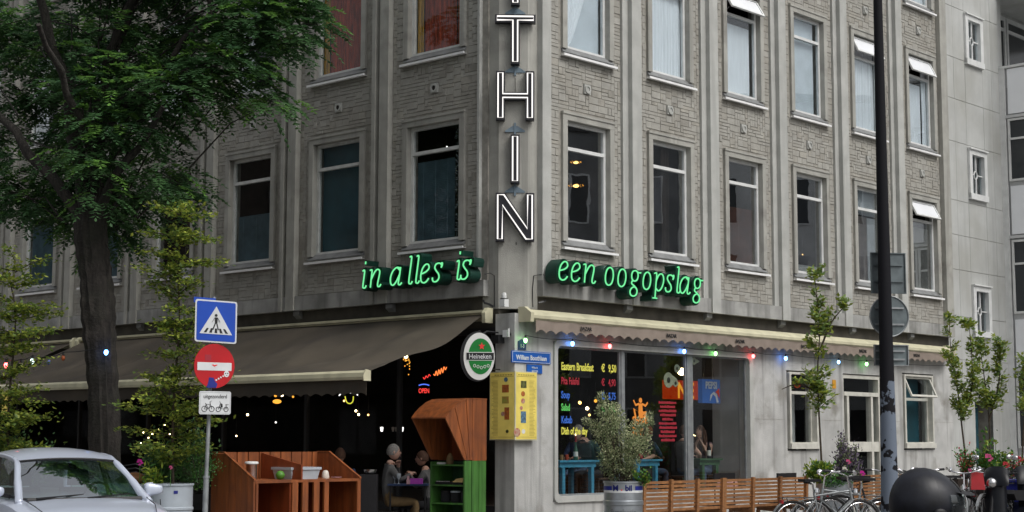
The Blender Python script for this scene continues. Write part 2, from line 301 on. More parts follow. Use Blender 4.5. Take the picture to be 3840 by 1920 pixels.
# ------------------------------------------------------------ ground
MB().box(-120, 120, -60, 160, -.3, -.12).build('road', 'asph', kind='structure')
pv = MB(); pv.prism([(-60, 18.6), (3.0, 18.6), (60, 18.6), (60, 90), (-60, 90)], -.1, 0, 'z'); pv.build('pavement', 'ground', kind='structure')
kb = MB()
for k in range(60): kb.box(-30+k, -30.012+k+1, 18.44, 18.59, -.12, .005)
kb.build('kerb', 'concr', kind='structure')

# ------------------------------------------------------------ the corner building
BO = Vector((.044, 24.945, 0))
bld = thing('corner_building', 'grey brown relief block corner building with tall framed windows above the cafe', 'building', BO)
TOP = 14.4
LN, RN = 8, 6
LP, RP = 2.4027, 2.288
LW0, LWW = .238, 1.454
RW0, RWW = .243, 1.335
ZS = [4.61, 7.81, 11.01]; WH = 2.26
def bays(side):
    if side == 'L': return [((-.07 if i == 0 else 2.39+LP*(i-1)), 1.965+LP*i) for i in range(LN)]
    return [((-.08 if i == 0 else 2.245+RP*(i-1)), (1.795+RP*i if i < 5 else 13.14)) for i in range(RN)]
wl = MB()
for side, F_, W0, WW, PT in (('L', FL, LW0, LWW, LP), ('R', FR, RW0, RWW, RP)):
    wl.fr = F_
    smax = 21.0 if side == 'L' else 13.45
    # backing wall in strips round the window openings
    for i, (a, b) in enumerate(bays(side)):
        x0, x1 = W0+PT*i+.05, W0+PT*i+WW-.05
        lo = a-.2 if i else -.25
        hi = b+.25 if (i < len(bays(side))-1) else smax
        wl.box(lo if i else -.25, x0, -.30, -.02, 4.05, TOP); wl.box(x1, hi-.002, -.30, -.02, 4.05, TOP)
        z = 4.05
        for zs in ZS: wl.box(x0-.003, x1+.003, -.298, -.022, z, zs+.10); z = zs+WH-.05
        wl.box(x0-.003, x1+.003, -.298, -.022, z, TOP)
wl.build('wall', 'mortar', bld)
# relief blocks in a wild bond, window and ornament openings left free
BL = []   # (side, x0,x1,z0,z1,depth)
def wild(side, a, b, z0, z1, holes):
    gx = (b-a)/max(1, round((b-a)/.085)); nx = round((b-a)/gx); nz = int((z1-z0)/.062); gz = (z1-z0)/nz
    occ = np.zeros((nx, nz), bool)
    for h in holes:
        i0 = max(0, int(math.floor((h[0]-a)/gx+.02))); i1 = min(nx, int(math.ceil((h[1]-a)/gx-.02)))
        j0 = max(0, int(math.floor((h[2]-z0)/gz+.02))); j1 = min(nz, int(math.ceil((h[3]-z0)/gz-.02)))
        if i1 > i0 and j1 > j0: occ[i0:i1, j0:j1] = True
    for j in range(nz):
        for i in range(nx):
            if occ[i, j]: continue
            opts = [(2, 2), (2, 2), (3, 1), (3, 1), (2, 1), (2, 1), (1, 2), (3, 2), (4, 1), (3, 1)]; random.shuffle(opts); opts.append((1, 1))
            for wx, wz in opts:
                if i+wx <= nx and j+wz <= nz and not occ[i:i+wx, j:j+wz].any():
                    occ[i:i+wx, j:j+wz] = True
                    BL.append((side, a+i*gx+.0015, a+(i+wx)*gx-.0015, z0+j*gz+.003, z0+(j+wz)*gz-.003, random.choice((.001, .002, .003, .004, .006, .008))))
                    break
ORN = []
for side, W0, WW, PT, b0 in (('L', LW0, LWW, LP, .955), ('R', RW0, RWW, RP, .89)):
    for i, (a, b) in enumerate(bays(side)):
        x0, x1 = W0+PT*i, W0+PT*i+WW
        holes = [(x0, x1, zs-.0, zs+WH+.005) for zs in ZS]
        cs = b0+PT*i*(.995 if side == 'L' else 1)
        for zo in (7.34, 10.54): ORN.append((side, cs, zo)); holes.append((cs-.085, cs+.085, zo-.085, zo+.085))
        wild(side, a, b, 4.07, 12.9, holes)
near = sorted(range(len(BL)), key=lambda k: abs(BL[k][1]+.3)+.35*abs(BL[k][3]-6.5) + (0 if BL[k][2]-BL[k][1] > .15 and BL[k][4]-BL[k][3] > .1 else 3))[:290]
near = set(near)
big = MB(); cnt = 0
for k, (side, x0, x1, z0, z1, d) in enumerate(BL):
    f = FL if side == 'L' else FR
    q = MB(f) if k in near else big
    q.fr = f; q.cur = random.choices((0, 1, 2), (6, 2, 2))[0] if q is big else 0
    b = [q.P(p) for p in ((x0, -.021, z0), (x1, -.021, z0), (x1, -.021, z1), (x0, -.021, z1), (x0+.003, -.015+d, z0+.003), (x1-.003, -.015+d, z0+.003), (x1-.003, -.015+d, z1-.003), (x0+.003, -.015+d, z1-.003))]
    for t in ((4, 7, 6, 5), (0, 4, 5, 1), (1, 5, 6, 2), (2, 6, 7, 3), (3, 7, 4, 0)): q.face(*[b[j] for j in t])
    if q is not big: q.build('brick', random.choices(('brick', 'brick2', 'brick3'), (6, 2, 2))[0], bld)
big.build('brick_field', ['brick', 'brick2', 'brick3'], bld, kind='stuff')
for side, cs, zo in ORN:
    o = MB(FL if side == 'L' else FR); o.cur = 0
    o.box(cs-.08, cs+.08, -.03, .012, zo-.08, zo+.08)
    n = 20
    for k in range(n):
        a0, a1 = 2*math.pi*k/n, 2*math.pi*(k+1)/n
        P = []
        for yy in (.012, .03):
            for a_, r_ in ((a0, .044), (a0, .072), (a1, .072), (a1, .044)): P.append((cs+r_*math.cos(a_), yy, zo+r_*math.sin(a_)))
        o.hexa(P)
    o.cur = 1 if side == 'L' else 0; o.disc((cs, zo), .042, .005, .016, 14)
    o.build('ornament_tile', ['concr', 'dark'], bld)
# pilasters
for side, f in (('L', FL), ('R', FR)):
    for i in range(LN if side == 'L' else RN-1):
        q = MB(f); s = (LP if side == 'L' else RP)*i
        if side == 'L':
            q.box(1.974+s, 2.19+s, -.02, .10, 3.80, TOP); q.box(2.30+s, 2.385+s, -.02, .10, 3.80, TOP); q.box(2.19+s, 2.30+s, -.02, -.005, 3.81, TOP)
        else:
            q.box(1.80+s, 1.84+s, -.02, .035, 3.80, TOP); q.box(1.84+s, 1.98+s, -.02, .012, 3.81, TOP); q.box(1.98+s, 2.24+s, -.02, .10, 3.80, TOP)
        q.build('pilaster', 'conc' if side == 'L' else 'concr', bld)
q = MB(FR); q.box(13.15, 13.45, -.3, .09, 3.80, TOP); q.build('pilaster', 'conc', bld)
q = MB(FR); q.box(-.30, -.085, -.25, .06, 3.80, TOP); q.build('pilaster', 'concr', bld)
q = MB(FL); q.box(-.12, -.072, -.25, .05, 3.80, TOP); q.build('pilaster', 'concr', bld)
# canted corner pier, vertical facets
q = MB(); L1 = FL(-.121, -.05, 0); L2 = FL(-.46, -.05, 0); R2 = FR(-.53, -.05, 0); R1 = FR(-.301, -.05, 0); I = FR(-.30, -.6, 0); I2 = FL(-.12, -.6, 0)
for z0, z1 in ((3.59, TOP),):
    q.prism([(p.x, p.y) for p in (L1, L2, R2, R1, I, I2)], z0, z1, 'z')
q.build('corner_pier', 'conc', bld)
# concrete band and fascia under it
q = MB(FL); q.box(-.25, 21, -.3, .07, 3.80, 4.055); q.fr = FR; q.box(-.305, 13.452, -.3, .07, 3.802, 4.055); q.build('band_course', 'band', bld)
q = MB(FL); q.box(-.46, 21, -.32, -.06, 3.3, 3.80); q.fr = FR; q.box(-.5, 13.45, -.32, -.06, 3.3, 3.80); q.build('fascia', 'fascia', bld)
for f, ss in ((FL, (1.9, 4.3, 6.7, 9.1)), (FR, (1.9, 4.2, 6.6, 9.2, 11.6))):
    for s in ss: q = MB(f); q.prism([(-.06, 3.66), (.02, 3.72), (.02, 3.795), (-.06, 3.795)], s, s+.16, 'x'); q.build('bracket', 'stone', bld)
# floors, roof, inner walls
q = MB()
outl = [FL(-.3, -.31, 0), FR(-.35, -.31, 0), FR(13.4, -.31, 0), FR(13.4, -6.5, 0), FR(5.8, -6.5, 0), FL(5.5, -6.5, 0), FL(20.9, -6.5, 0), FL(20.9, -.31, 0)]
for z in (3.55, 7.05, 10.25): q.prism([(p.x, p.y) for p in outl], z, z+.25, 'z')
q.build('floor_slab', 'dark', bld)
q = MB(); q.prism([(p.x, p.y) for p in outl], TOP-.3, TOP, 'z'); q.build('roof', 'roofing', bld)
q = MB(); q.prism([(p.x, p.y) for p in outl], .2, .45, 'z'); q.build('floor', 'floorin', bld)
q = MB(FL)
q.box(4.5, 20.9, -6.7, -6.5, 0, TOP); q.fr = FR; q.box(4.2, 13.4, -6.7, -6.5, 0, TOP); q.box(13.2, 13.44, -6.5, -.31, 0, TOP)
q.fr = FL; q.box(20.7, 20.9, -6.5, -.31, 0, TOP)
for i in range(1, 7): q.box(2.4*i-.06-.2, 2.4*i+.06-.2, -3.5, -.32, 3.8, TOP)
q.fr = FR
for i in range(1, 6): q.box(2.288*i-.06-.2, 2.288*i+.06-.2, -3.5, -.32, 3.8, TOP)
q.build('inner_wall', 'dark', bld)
# ------------------------------------------------------------ windows of the upper floors
def slats(name, f, x0, x1, z0, z1, n, m, parent, pitch=.03, tilt=.012):
    q = MB(f); z = z0
    while z < z1:
        q.hexa([(x0, n-.013, z-tilt), (x1, n-.013, z-tilt), (x1, n+.013, z+tilt), (x0, n+.013, z+tilt), (x0, n-.013, z-tilt+.002), (x1, n-.013, z-tilt+.002), (x1, n+.013, z+tilt+.002), (x0, n+.013, z+tilt+.002)]); z += pitch
    for x in (x0+.15, (x0+x1)/2, x1-.15): q.box(x-.003, x+.003, n+.014, n+.016, z0, z1)
    return q.build(name, m, parent)
def drape(name, f, fn, m, parent, nu=60, nv=3):
    q = MB(f); q.grid(fn, nu, nv); return q.build(name, m, parent, smooth=True)
def window(side, i, k, spec):
    f = FL if side == 'L' else FR; W0, WW, PT = (LW0, LWW, LP) if side == 'L' else (RW0, RWW, RP)
    a = W0+PT*i; b = a+WW; zs = ZS[k]; zt = zs+WH
    q = MB(f)
    J = .115
    q.box(a, b, -.14, .03, zt-.125, zt); q.box(a, a+J, -.14, .03, zs+.13, zt-.127); q.box(b-J, b, -.14, .03, zs+.13, zt-.127)
    q.box(a, b, -.14, -.004, zs-.01, zs+.06)
    # raised thin lip round the surround
    q.box(a-.012, b+.012, -.01, .045, zt-.03, zt+.012)
    ow = sub(q.build('window', 'conc', bld), bld)
    s = MB(f); s.prism([(-.13, zs+.061), (.035, zs+.061), (.035, zs+.072), (-.05, zs+.165), (-.13, zs+.165)], a+.004, b-.004, 'x'); s.build('sill_slope', 'stone', ow)
    s = MB(f); s.box(a-.03, b+.03, .062, .085, zs-.012, zs+.026); s.box(a-.028, b+.028, -.002, .062, zs-.006, zs+.002); s.build('sill', 'sill', ow)
    A, B, Z0, Z1 = a+J, b-J, zs+.13, zt-.127
    zt_ = zs+1.685; opens = spec.get('open')
    n0, n1 = -.135, -.075; t = .055
    fm = 'winframe' if side == 'L' else 'white'
    s = MB(f); s.box(A, A+t, n0, n1, Z0, Z1); s.box(B-t, B, n0, n1, Z0, Z1); s.box(A+t, B-t, n0, n1, Z1-t, Z1); s.box(A+t, B-t, n0, n1+.01, Z0, Z0+.075)
    s.box(A+t, B-t, n0, n1+.012, zt_-.028, zt_+.028); s.build('frame', fm, ow)
    gm = ('glassup' if k else 'glassr') if side == 'R' else 'glass'
    MB(f).box(A+t-.004, B-t+.004, -.108, -.102, Z0+.07, zt_-.024).build('pane', gm, ow)
    if not opens: MB(f).box(A+t-.004, B-t+.004, -.108, -.102, zt_+.024, Z1-t+.004).build('pane', gm, ow)
    else:   # top-hung vent swung outwards
        H = Z1-t-zt_-.01; th = R(opens); zc = Z1-t+.01
        def hp(u, v, w_): return (u, -.07+math.sin(th)*v+math.cos(th)*w_, zc-math.cos(th)*v+math.sin(th)*w_)
        def slab(q, u0, u1, v0, v1, w0, w1): q.hexa([hp(u0, v0, w0), hp(u1, v0, w0), hp(u1, v1, w0), hp(u0, v1, w0), hp(u0, v0, w1), hp(u1, v0, w1), hp(u1, v1, w1), hp(u0, v1, w1)])
        q = MB(f); u0, u1 = A+.01, B-.01
        slab(q, u0, u1, 0, .04, 0, .035); slab(q, u0, u1, H-.04, H, 0, .035); slab(q, u0, u0+.04, .04, H-.04, 0, .035); slab(q, u1-.04, u1, .04, H-.04, 0, .035)
        op = sub(q.build('open_vent', 'white', ow), bld)
        q = MB(f); slab(q, u0+.039, u1-.039, .039, H-.039, .012, .018)
        q2 = q.build('vent_pane', 'whitesky', bld); q2.parent = ow  # white colour stands in for sky mirrored in the tilted glass
        q = MB(f); q.tube([(A+.07, -.08, zt_+.03), (A+.09, .02, zt_+.10)], .006, 6); q.build('stay', 'steel', ow)
    x0, x1, z0, z1 = A+t, B-t, Z0+.08, Z1-t
    for kind, *ar in spec.get('in', []):
        if kind == 'net':
            m, (u0, u1) = ar[0], ar[1]
            drape('curtain', f, lambda u, v: (x0+(x1-x0)*(u0+(u1-u0)*u), -.155+.014*math.sin(u*(u1-u0)*70+math.sin(v*5))+.008*math.sin(u*23), z0-.05+(z1-z0+.06)*v), m, ow)
        elif kind == 'slant':
            m = ar[0]
            drape('curtain', f, lambda u, v: (x0+(x1-x0)*u*(.12+.80*v**.8), -.15+.015*math.sin(u*40), z0-.05+(z1-z0+.06)*v), m, ow, 40, 12)
        elif kind == 'panel':
            m, (u0, u1, v0, v1) = ar; MB(f).box(x0+(x1-x0)*u0, x0+(x1-x0)*u1, -.192, -.18, z0-.05+(z1-z0+.06)*v0, z0-.05+(z1-z0+.06)*v1).build('blind', m, ow)
        elif kind == 'slats':
            m, (u0, u1, v0, v1) = ar; slats('venetian_blind', f, x0+(x1-x0)*u0, x0+(x1-x0)*u1, z0+(z1-z0)*v0, z0+(z1-z0)*v1, -.17, m, ow)
        elif kind == 'tinsel':
            q = MB(f)
            for _ in range(260):
                x = x0+(x1-x0)*random.uniform(*ar[0]); z = random.uniform(z0, z1); r = random.uniform(.008, .016)
                q.box(x, x+r, -.17+random.uniform(0, .03), -.168+random.uniform(.03, .04), z, z+r*1.3)
            q.build('tinsel_garland', 'tinsel', ow)
    return ow
S = {}
S['L', 0, 0] = {'in': [('tinsel', (.02, .16)), ('slats', 'blinddk', (.2, .98, .0, .72))]}
S['L', 1, 0] = {'in': [('panel', 'tealcur', (0, 1, 0, 1))]}
S['L', 2, 0] = {'in': [('slats', 'blinddk', (.02, .98, .0, .45)), ('tinsel', (.03, .09))]}
S['L', 3, 0] = {'in': [('net', 'darkbrown', (0, .3))]}
S['L', 4, 0] = {'in': [('slats', 'blinddk', (.02, .98, 0, .5))]}
S['L', 5, 0] = {'in': [('slats', 'blinddk', (.02, .98, 0, .7))]}
S['L', 0, 1] = {'in': [('net', 'redcur', (.16, .86)), ('net', 'yellcur', (.86, 1.0)), ('net', 'redcur', (0, .16))]}
S['L', 1, 1] = {'in': [('net', 'redcur', (0, .86)), ('net', 'yellcur', (.86, 1.0))]}
S['L', 2, 1] = {'in': [('net', 'netcur', (.6, 1))]}
S['R', 0, 0] = {}
S['R', 1, 0] = {'in': [('net', 'darkbrown', (.40, .62))]}
S['R', 2, 0] = {'in': [('slats', 'blindred', (.02, .98, .0, .55))]}
S['R', 3, 0] = {'in': [('panel', 'wallgrey', (.12, .95, .0, .10))]}
S['R', 4, 0] = {'in': [('slats', 'blind', (.02, .62, .0, .72)), ('panel', 'palecur', (.66, 1, 0, .72)), ('panel', 'palecur', (0, 1, .74, 1))]}
S['R', 5, 0] = {'open': 27, 'in': [('slats', 'blindw', (.02, .98, .0, .72))]}
S['R', 0, 1] = {'in': [('slant', 'netcur'), ('panel', 'palecur', (0, 1, 0, 1))]}
S['R', 1, 1] = {'in': [('net', 'netcur', (0, 1))]}
S['R', 2, 1] = {'open': 30, 'in': [('panel', 'netcur', (0, .96, 0, .72))]}
S['R', 3, 1] = {'in': [('panel', 'palecur', (0, .95, 0, 1))]}
S['R', 4, 1] = {'open': 26, 'in': [('net', 'netcur', (0, 1))]}
S['R', 5, 1] = {'open': 26, 'in': [('panel', 'netcur', (0, .8, 0, .72)), ('net', 'netcur', (.8, 1))]}
for i in range(LN):
    for k in range(3):
        if k == 2 or i > 5: spec = {'in': [('net', 'netcur', (0, .5))]} if (i+k) % 2 else {}
        else: spec = S.get(('L', i, k), {'in': [('net', 'netcur', (.5, 1))]})
        window('L', i, k, spec)
for i in range(RN):
    for k in range(3): window('R', i, k, S.get(('R', i, k), {'in': [('net', 'netcur', (0, 1))]}))

# ------------------------------------------------------------ ground floor walls
q = MB(FR)
q.box(-.62, .02, -.30, 0, 0, 3.5)           # pier from the corner to the shop window, its corner part mitred below
q.box(.02, 5.62, -.28, .002, 0, .56); q.box(.02, 5.62, -.28, -.004, 3.10, 3.5)
q.box(5.62, 6.78, -.3, 0, 0, 3.5); q.box(6.78, 7.9, -.3, -.001, 0, 1.33); q.box(6.78, 7.9, -.3, -.001, 2.86, 3.5)
q.box(7.9, 8.83, -.3, 0, 0, 3.5); q.box(8.83, 10.34, -.3, -.001, 2.86, 3.5); q.box(10.34, 11.22, -.3, 0, 0, 3.5)
q.box(11.22, 12.56, -.3, -.001, 0, 1.33); q.box(11.22, 12.56, -.3, -.001, 2.95, 3.5); q.box(12.56, 13.44, -.3, 0, 0, 3.5)
# sharp corner prism
c0 = (.044, 24.945); a_ = FR(-.621, 0, 0); b_ = FR(-.621, -.3, 0); l_ = FL(-.45, 0, 0); l2 = FL(-.45, -.3, 0)
q.fr = ID; q.prism([c0, (a_.x, a_.y), (b_.x, b_.y), (l2.x, l2.y), (l_.x, l_.y)], 0, 3.5, 'z')
q.build('ground_floor_wall', 'gconc', bld)
# stained plinth slot line on the pier and wall joints
q = MB(FR)
for s0, s1 in ((5.7, 6.7), (7.95, 8.75), (10.45, 11.15), (12.6, 13.4)):
    q.box(s0, s1, -.002, .004, 1.92, 1.925)
q.build('wall_joint', 'mortar', bld)
# shop window, three panes
q = MB(FR)
def rounded(x0, x1, z0, z1, r, n=5):
    P = []
    for cx, cz, a0 in ((x1-r, z0+r, -90), (x1-r, z1-r, 0), (x0+r, z1-r, 90), (x0+r, z0+r, 180)):
        for k in range(n+1): a = R(a0+90*k/n); P.append((cx+r*math.cos(a), cz+r*math.sin(a)))
    return P
def ring(q, inn, out, y0, y1):
    n = len(inn)
    for k in range(n):
        k2 = (k+1) % n
        q.hexa([(inn[k][0], y0, inn[k][1]), (inn[k2][0], y0, inn[k2][1]), (out[k2][0], y0, out[k2][1]), (out[k][0], y0, out[k][1]), (inn[k][0], y1, inn[k][1]), (inn[k2][0], y1, inn[k2][1]), (out[k2][0], y1, out[k2][1]), (out[k][0], y1, out[k][1])])
ring(q, rounded(.10, 5.50, .64, 3.03, .09), rounded(.02, 5.62, .54, 3.12, .10), -.12, .035)
shop = sub(q.build('shop_window', 'concr', bld), bld)
q = MB(FR); t = .035
for a, b in ((.10, 1.80), (1.88, 3.65), (3.81, 5.50)):
    q.box(a, a+t, -.09, -.05, .62, 3.04); q.box(b-t, b, -.09, -.05, .62, 3.04); q.box(a+t, b-t, -.09, -.05, 3.0, 3.04); q.box(a+t, b-t, -.09, -.05, .62, .67)
q.box(1.80, 1.88, -.10, -.03, .62, 3.04); q.box(3.65, 3.81, -.10, -.03, .62, 3.04)
q.box(.1, 5.5, -.05, .0, .60, .625)
q.build('frame', 'pole', shop)
for a, b in ((.135, 1.765), (1.915, 3.615), (3.845, 5.465)): MB(FR).box(a-.003, b+.003, -.073, -.067, .665, 3.003).build('pane', 'shopglass', shop)
# window lettering
for row, (z, h, m, lft, rgt) in enumerate(((2.655, .175, 'vinyly', 'Eastern Breakfast', '9,50'), (2.425, .16, 'vinylr', 'Pita Falafel', '4,90'), (2.20, .16, 'vinylb', 'Soup', '5,75'), (2.0, .16, 'vinylg', 'Salad', '7,00'), (1.80, .16, 'vinylb', 'Kebab', None), (1.62, .16, 'vinyly', 'Dish of the day', None))):
    text(lft, FR, .29, -.062, z, h, m, shop, xs=.66 if row == 0 else .66, bold=.004)
    if rgt:
        text('\u20ac', FR, 1.31, -.062, z, h, m, shop, xs=.8, bold=.004); text(rgt, FR, 1.49, -.062, z, h, m, shop, xs=.7, bold=.004)
q = MB(FR)
# orange leaping figure sticker
q.disc((2.35, 2.20), .045, -.062, -.058, 14); q.prism([(2.30, 2.15), (2.40, 2.15), (2.41, 1.98), (2.29, 1.98)], -.062, -.058)
for pts in (((2.30, 2.12), (2.21, 2.10), (2.15, 2.19), (2.17, 2.21), (2.22, 2.14), (2.31, 2.16)), ((2.40, 2.12), (2.49, 2.09), (2.56, 2.15), (2.54, 2.18), (2.49, 2.13), (2.39, 2.16)), ((2.29, 2.01), (2.20, 2.04), (2.24, 1.90), (2.31, 1.86), (2.29, 1.84), (2.20, 1.88), (2.15, 2.07)), ((2.41, 2.01), (2.52, 2.02), (2.47, 1.82), (2.42, 1.83), (2.44, 1.96), (2.36, 1.93))): q.prism(list(pts), -.062, -.059)
q.box(2.30, 2.42, -.0615, -.0588, 1.90, 2.02)
q.build('figure_sticker', 'vinylo', shop)
for z, w_ in ((1.80, 'SUSHI'), (1.62, 'BAR')): text(w_, FR, 2.13, -.062, z, .18, 'vinylo', shop, xs=.9, bold=.006)
for k in range(10):
    ww = (.50, .42, .5, .42, .30, .5, .48, .40, .5, .38)[k]; z = 2.155-.072*k
    q = MB(FR); x = 3.11-ww/2
    while x < 3.11+ww/2:
        l = random.uniform(.02, .035); q.box(x, x+l, -.062, -.06, z, z+random.uniform(.034, .05)); x += l+.006
    q.build('lettering', 'vinylr', shop)
# small ground floor windows and the door
tag(MB(FR).disc((7.50, 2.61), .085, -.24, -.20, 12, .07).build('red_ornament', 'redlight'), 'glowing red heart shaped ornament in the small window left of the house door', 'ornament')
def gwin(a, b, z0, z1, zt, opened=False):
    q = MB(FR); ring(q, rounded(a+.06, b-.06, z0+.11, z1-.04, .03), rounded(a, b, z0, z1, .04), -.16, .025)
    g = sub(q.build('window', 'frame', bld), bld)
    q = MB(FR); q.box(a+.06, b-.06, -.15, -.08, zt-.03, zt+.03)
    for x in (a+.06, b-.10): q.box(x, x+.04, -.15, -.09, z0+.12, z1-.05)
    q.build('frame', 'frame', g)
    MB(FR).box(a+.09, b-.09, -.123, -.117, z0+.1, zt-.02).build('pane', 'glass', g)
    if not opened: MB(FR).box(a+.09, b-.09, -.123, -.117, zt+.02, z1-.03).build('pane', 'glass', g)
    else:
        th = R(24); H = z1-.05-zt; zc = z1-.05
        def hp(u, v, w_): return (u, -.06+math.sin(th)*v+math.cos(th)*w_, zc-math.cos(th)*v+math.sin(th)*w_)
        def slab(q, u0, u1, v0, v1, w0, w1): q.hexa([hp(u0, v0, w0), hp(u1, v0, w0), hp(u1, v1, w0), hp(u0, v1, w0), hp(u0, v0, w1), hp(u1, v0, w1), hp(u1, v1, w1), hp(u0, v1, w1)])
        q = MB(FR); A, B = a+.07, b-.07
        slab(q, A, B, 0, .045, 0, .035); slab(q, A, B, H-.045, H, 0, .035); slab(q, A, A+.045, .045, H-.045, 0, .035); slab(q, B-.045, B, .045, H-.045, 0, .035)
        q.build('open_vent', 'frame', g)
        q = MB(FR); slab(q, A+.04, B-.04, .04, H-.04, .012, .018); q.build('vent_pane', 'glass', g)
    q = MB(FR); q.box(a-.01, b+.01, -.02, .06, z0-.015, z0+.09); q.build('sill', 'frame', g)
    return g
g1 = gwin(6.85, 7.86, 1.38, 2.83, 2.44); MB(FR).box(7.42, 7.75, -.6, -.45, 1.45, 2.42).build('inner_panel', 'wallgrey', g1)
g3 = gwin(11.26, 12.52, 1.38, 2.92, 2.40, True); MB(FR).box(11.35, 12.45, -.32, -.31, 1.4, 2.9).build('inner_panel', 'tealcur', g3)
q = MB(FR)
q.box(8.84, 8.90, -.15, -.03, 0, 2.84); q.box(10.26, 10.33, -.15, -.03, 0, 2.84); q.box(8.90, 10.26, -.15, -.03, 2.77, 2.84); q.box(8.90, 10.26, -.15, -.02, 2.42, 2.50)
q.box(9.02, 9.10, -.15, -.03, 0, 2.42); q.box(9.96, 10.04, -.15, -.03, 0, 2.42); q.box(9.10, 9.96, -.14, -.035, 1.30, 1.50); q.box(8.90, 9.02, -.14, -.04, 1.30, 1.50); q.box(10.04, 10.26, -.14, -.04, 1.30, 1.50); q.box(8.90, 10.26, -.14, -.04, 0, .22)
door = sub(q.build('door', 'frame', bld), bld)
for a, b, z0, z1 in ((8.9, 10.26, 2.5, 2.77), (9.1, 9.96, 1.5, 2.42), (9.1, 9.96, .22, 1.3), (8.9, 9.02, 1.5, 2.42), (10.04, 10.26, 1.5, 2.42), (10.04, 10.26, .22, 1.3), (8.9, 9.02, .22, 1.3)):
    MB(FR).box(a-.003, b+.003, -.093, -.087, z0-.003, z1+.003).build('pane', 'glass', door)
q = MB(FR); q.tube([(9.06, -.02, 1.35), (9.06, .04, 1.38), (9.18, .04, 1.38)], .011, 8); q.build('handle', 'steel', door)
MB(FR).box(8.85, 10.3, -2.4, -2.3, 0, 2.9).build('inner_wall', 'carpet', bld)
# left storefront
q = MB(FL)
for s in (-.44, 1.79, 4.15, 6.5, 8.9, 11.3, 13.7, 16.1, 18.5, 20.85): q.box(s, s+.06, -.14, -.06, .2, 3.3)
q.box(-.44, 20.9, -.14, -.06, .2, .5); q.box(-.44, 20.9, -.14, -.06, 3.2, 3.3)
sf = sub(q.build('storefront', 'black', bld), bld)
for k, s in enumerate((-.44, 1.79, 4.15, 6.5, 8.9, 11.3, 13.7, 16.1, 18.5)):
    e = (1.79, 4.15, 6.5, 8.9, 11.3, 13.7, 16.1, 18.5, 20.85)[k]
    MB(FL).box(s+.058, e+.002, -.103, -.097, .49, 3.21).build('pane', 'cafeglass', sf)
# inner side wall seen through the last shop pane, partitions
q = MB(FR); q.box(5.62, 5.74, -.9, -.31, .45, 3.5); q.build('side_wall', 'wallgrey', bld)
q = MB(FR); q.box(6.2, 6.3, -6, -.9, .45, 3.5); q.box(8.3, 8.4, -6, -.31, .2, 3.5); q.box(10.6, 10.7, -6, -.31, .2, 3.5); q.build('partition', 'dark', bld)

# ------------------------------------------------------------ stair tower and glazed wing to the right
TO = FR(13.46, -.25, 0)
tw = thing('stair_tower', 'pale grey panelled stair tower with three small white windows at the end of the street', 'building', TO)
q = MB(FR)
def tower_box(x0, x1, z0, z1): q.box(x0, x1, -3, -.25, z0, z1)
OP = [(15.0, 15.85, 3.93, 5.08), (15.0, 15.85, 7.13, 8.28), (15.0, 15.85, 10.33, 11.5), (14.9, 15.72, 0, 2.42)]
q.box(13.46, 14.9, -3, -.262, 0, 14.6); q.box(15.95, 16.757, -3, -.262, 0, 14.6)
z = 2.42
for (a, b, z0, z1) in OP[:3]: q.box(14.9, 15.95, -3, -.262, z, z0); z = z1
q.box(14.9, 15.95, -3, -.262, z, 14.6); q.box(14.9, 15.95, -3, -1.2, 0, 14.6)
q.build('wall', 'mortar', tw)
zz = [0, 2.42, 3.35, 4.35-.02, 5.4, 6.2, 7.0, 8.37, 9.38, 10.36, 11.57, 12.6, 13.6, 14.6]
cols = [13.46, 13.62, 14.42, 14.98, 15.87, 16.34, 16.757]
for i in range(len(cols)-1):
    for j in range(len(zz)-1):
        a, b, z0, z1 = cols[i], cols[i+1], zz[j], zz[j+1]
        if i == 3:      # column of windows: panels stop at the openings
            segs = []; z = z0
            for (_, _, o0, o1) in sorted(OP, key=lambda o: o[2]):
                if o1 <= z or o0 >= z1: continue
                if o0 > z: segs.append((z, o0))
                z = max(z, o1)
            if z < z1: segs.append((z, z1))
        else: segs = [(z0, z1)]
        for s0, s1 in segs:
            if s1-s0 > .05: MB(FR).box(a+.004, b-.004, -.262, -.25+random.uniform(0, .004), s0+.006, s1-.006).build('panel', 'panel', tw)
for a, b, z0, z1 in OP[:3]:
    q = MB(FR); q.box(a-.02, a+.12, -.33, -.19, z0, z1); q.box(b-.12, b+.02, -.33, -.19, z0, z1); q.box(a+.12, b-.12, -.33, -.19, z1-.12, z1); q.box(a-.02, b+.02, -.33, -.17, z0-.03, z0+.11); q.box(a-.03, b+.03, -.3, -.15, z1, z1+.03)
    cxm = (a+b)/2; zc = (z0+z1)/2
    q.box(cxm-.02, cxm+.02, -.30, -.26, z0+.11, zc-.09); q.box(cxm-.02, cxm+.02, -.30, -.26, zc+.09, z1-.12); q.box(a+.12, cxm-.08, -.30, -.26, zc-.013, zc+.013); q.box(cxm+.08, b-.12, -.30, -.26, zc-.013, zc+.013)
    q.tube([(cxm+.075*math.cos(t*math.pi/6), -.28, zc+.095*math.sin(t*math.pi/6)) for t in range(12)], .018, 6, closed=True)
    wn = sub(q.build('window', 'white', tw), tw)
    MB(FR).box(a+.11, b-.11, -.293, -.287, z0+.1, z1-.11).build('pane', 'glassup', wn)
    MB(FR).box(a+.11, b-.11, -.5, -.49, z0+.1, z1-.11).build('curtain', 'netcur' if z0 > 10 else 'tealcur', wn)
q = MB(FR); q.box(14.9, 15.72, -.6, -.55, 0, 2.42); q.tube([(15.0, -.54, 1.0), (15.0, -.54, 1.3)], .015, 8); q.build('door', 'tealcur', tw)

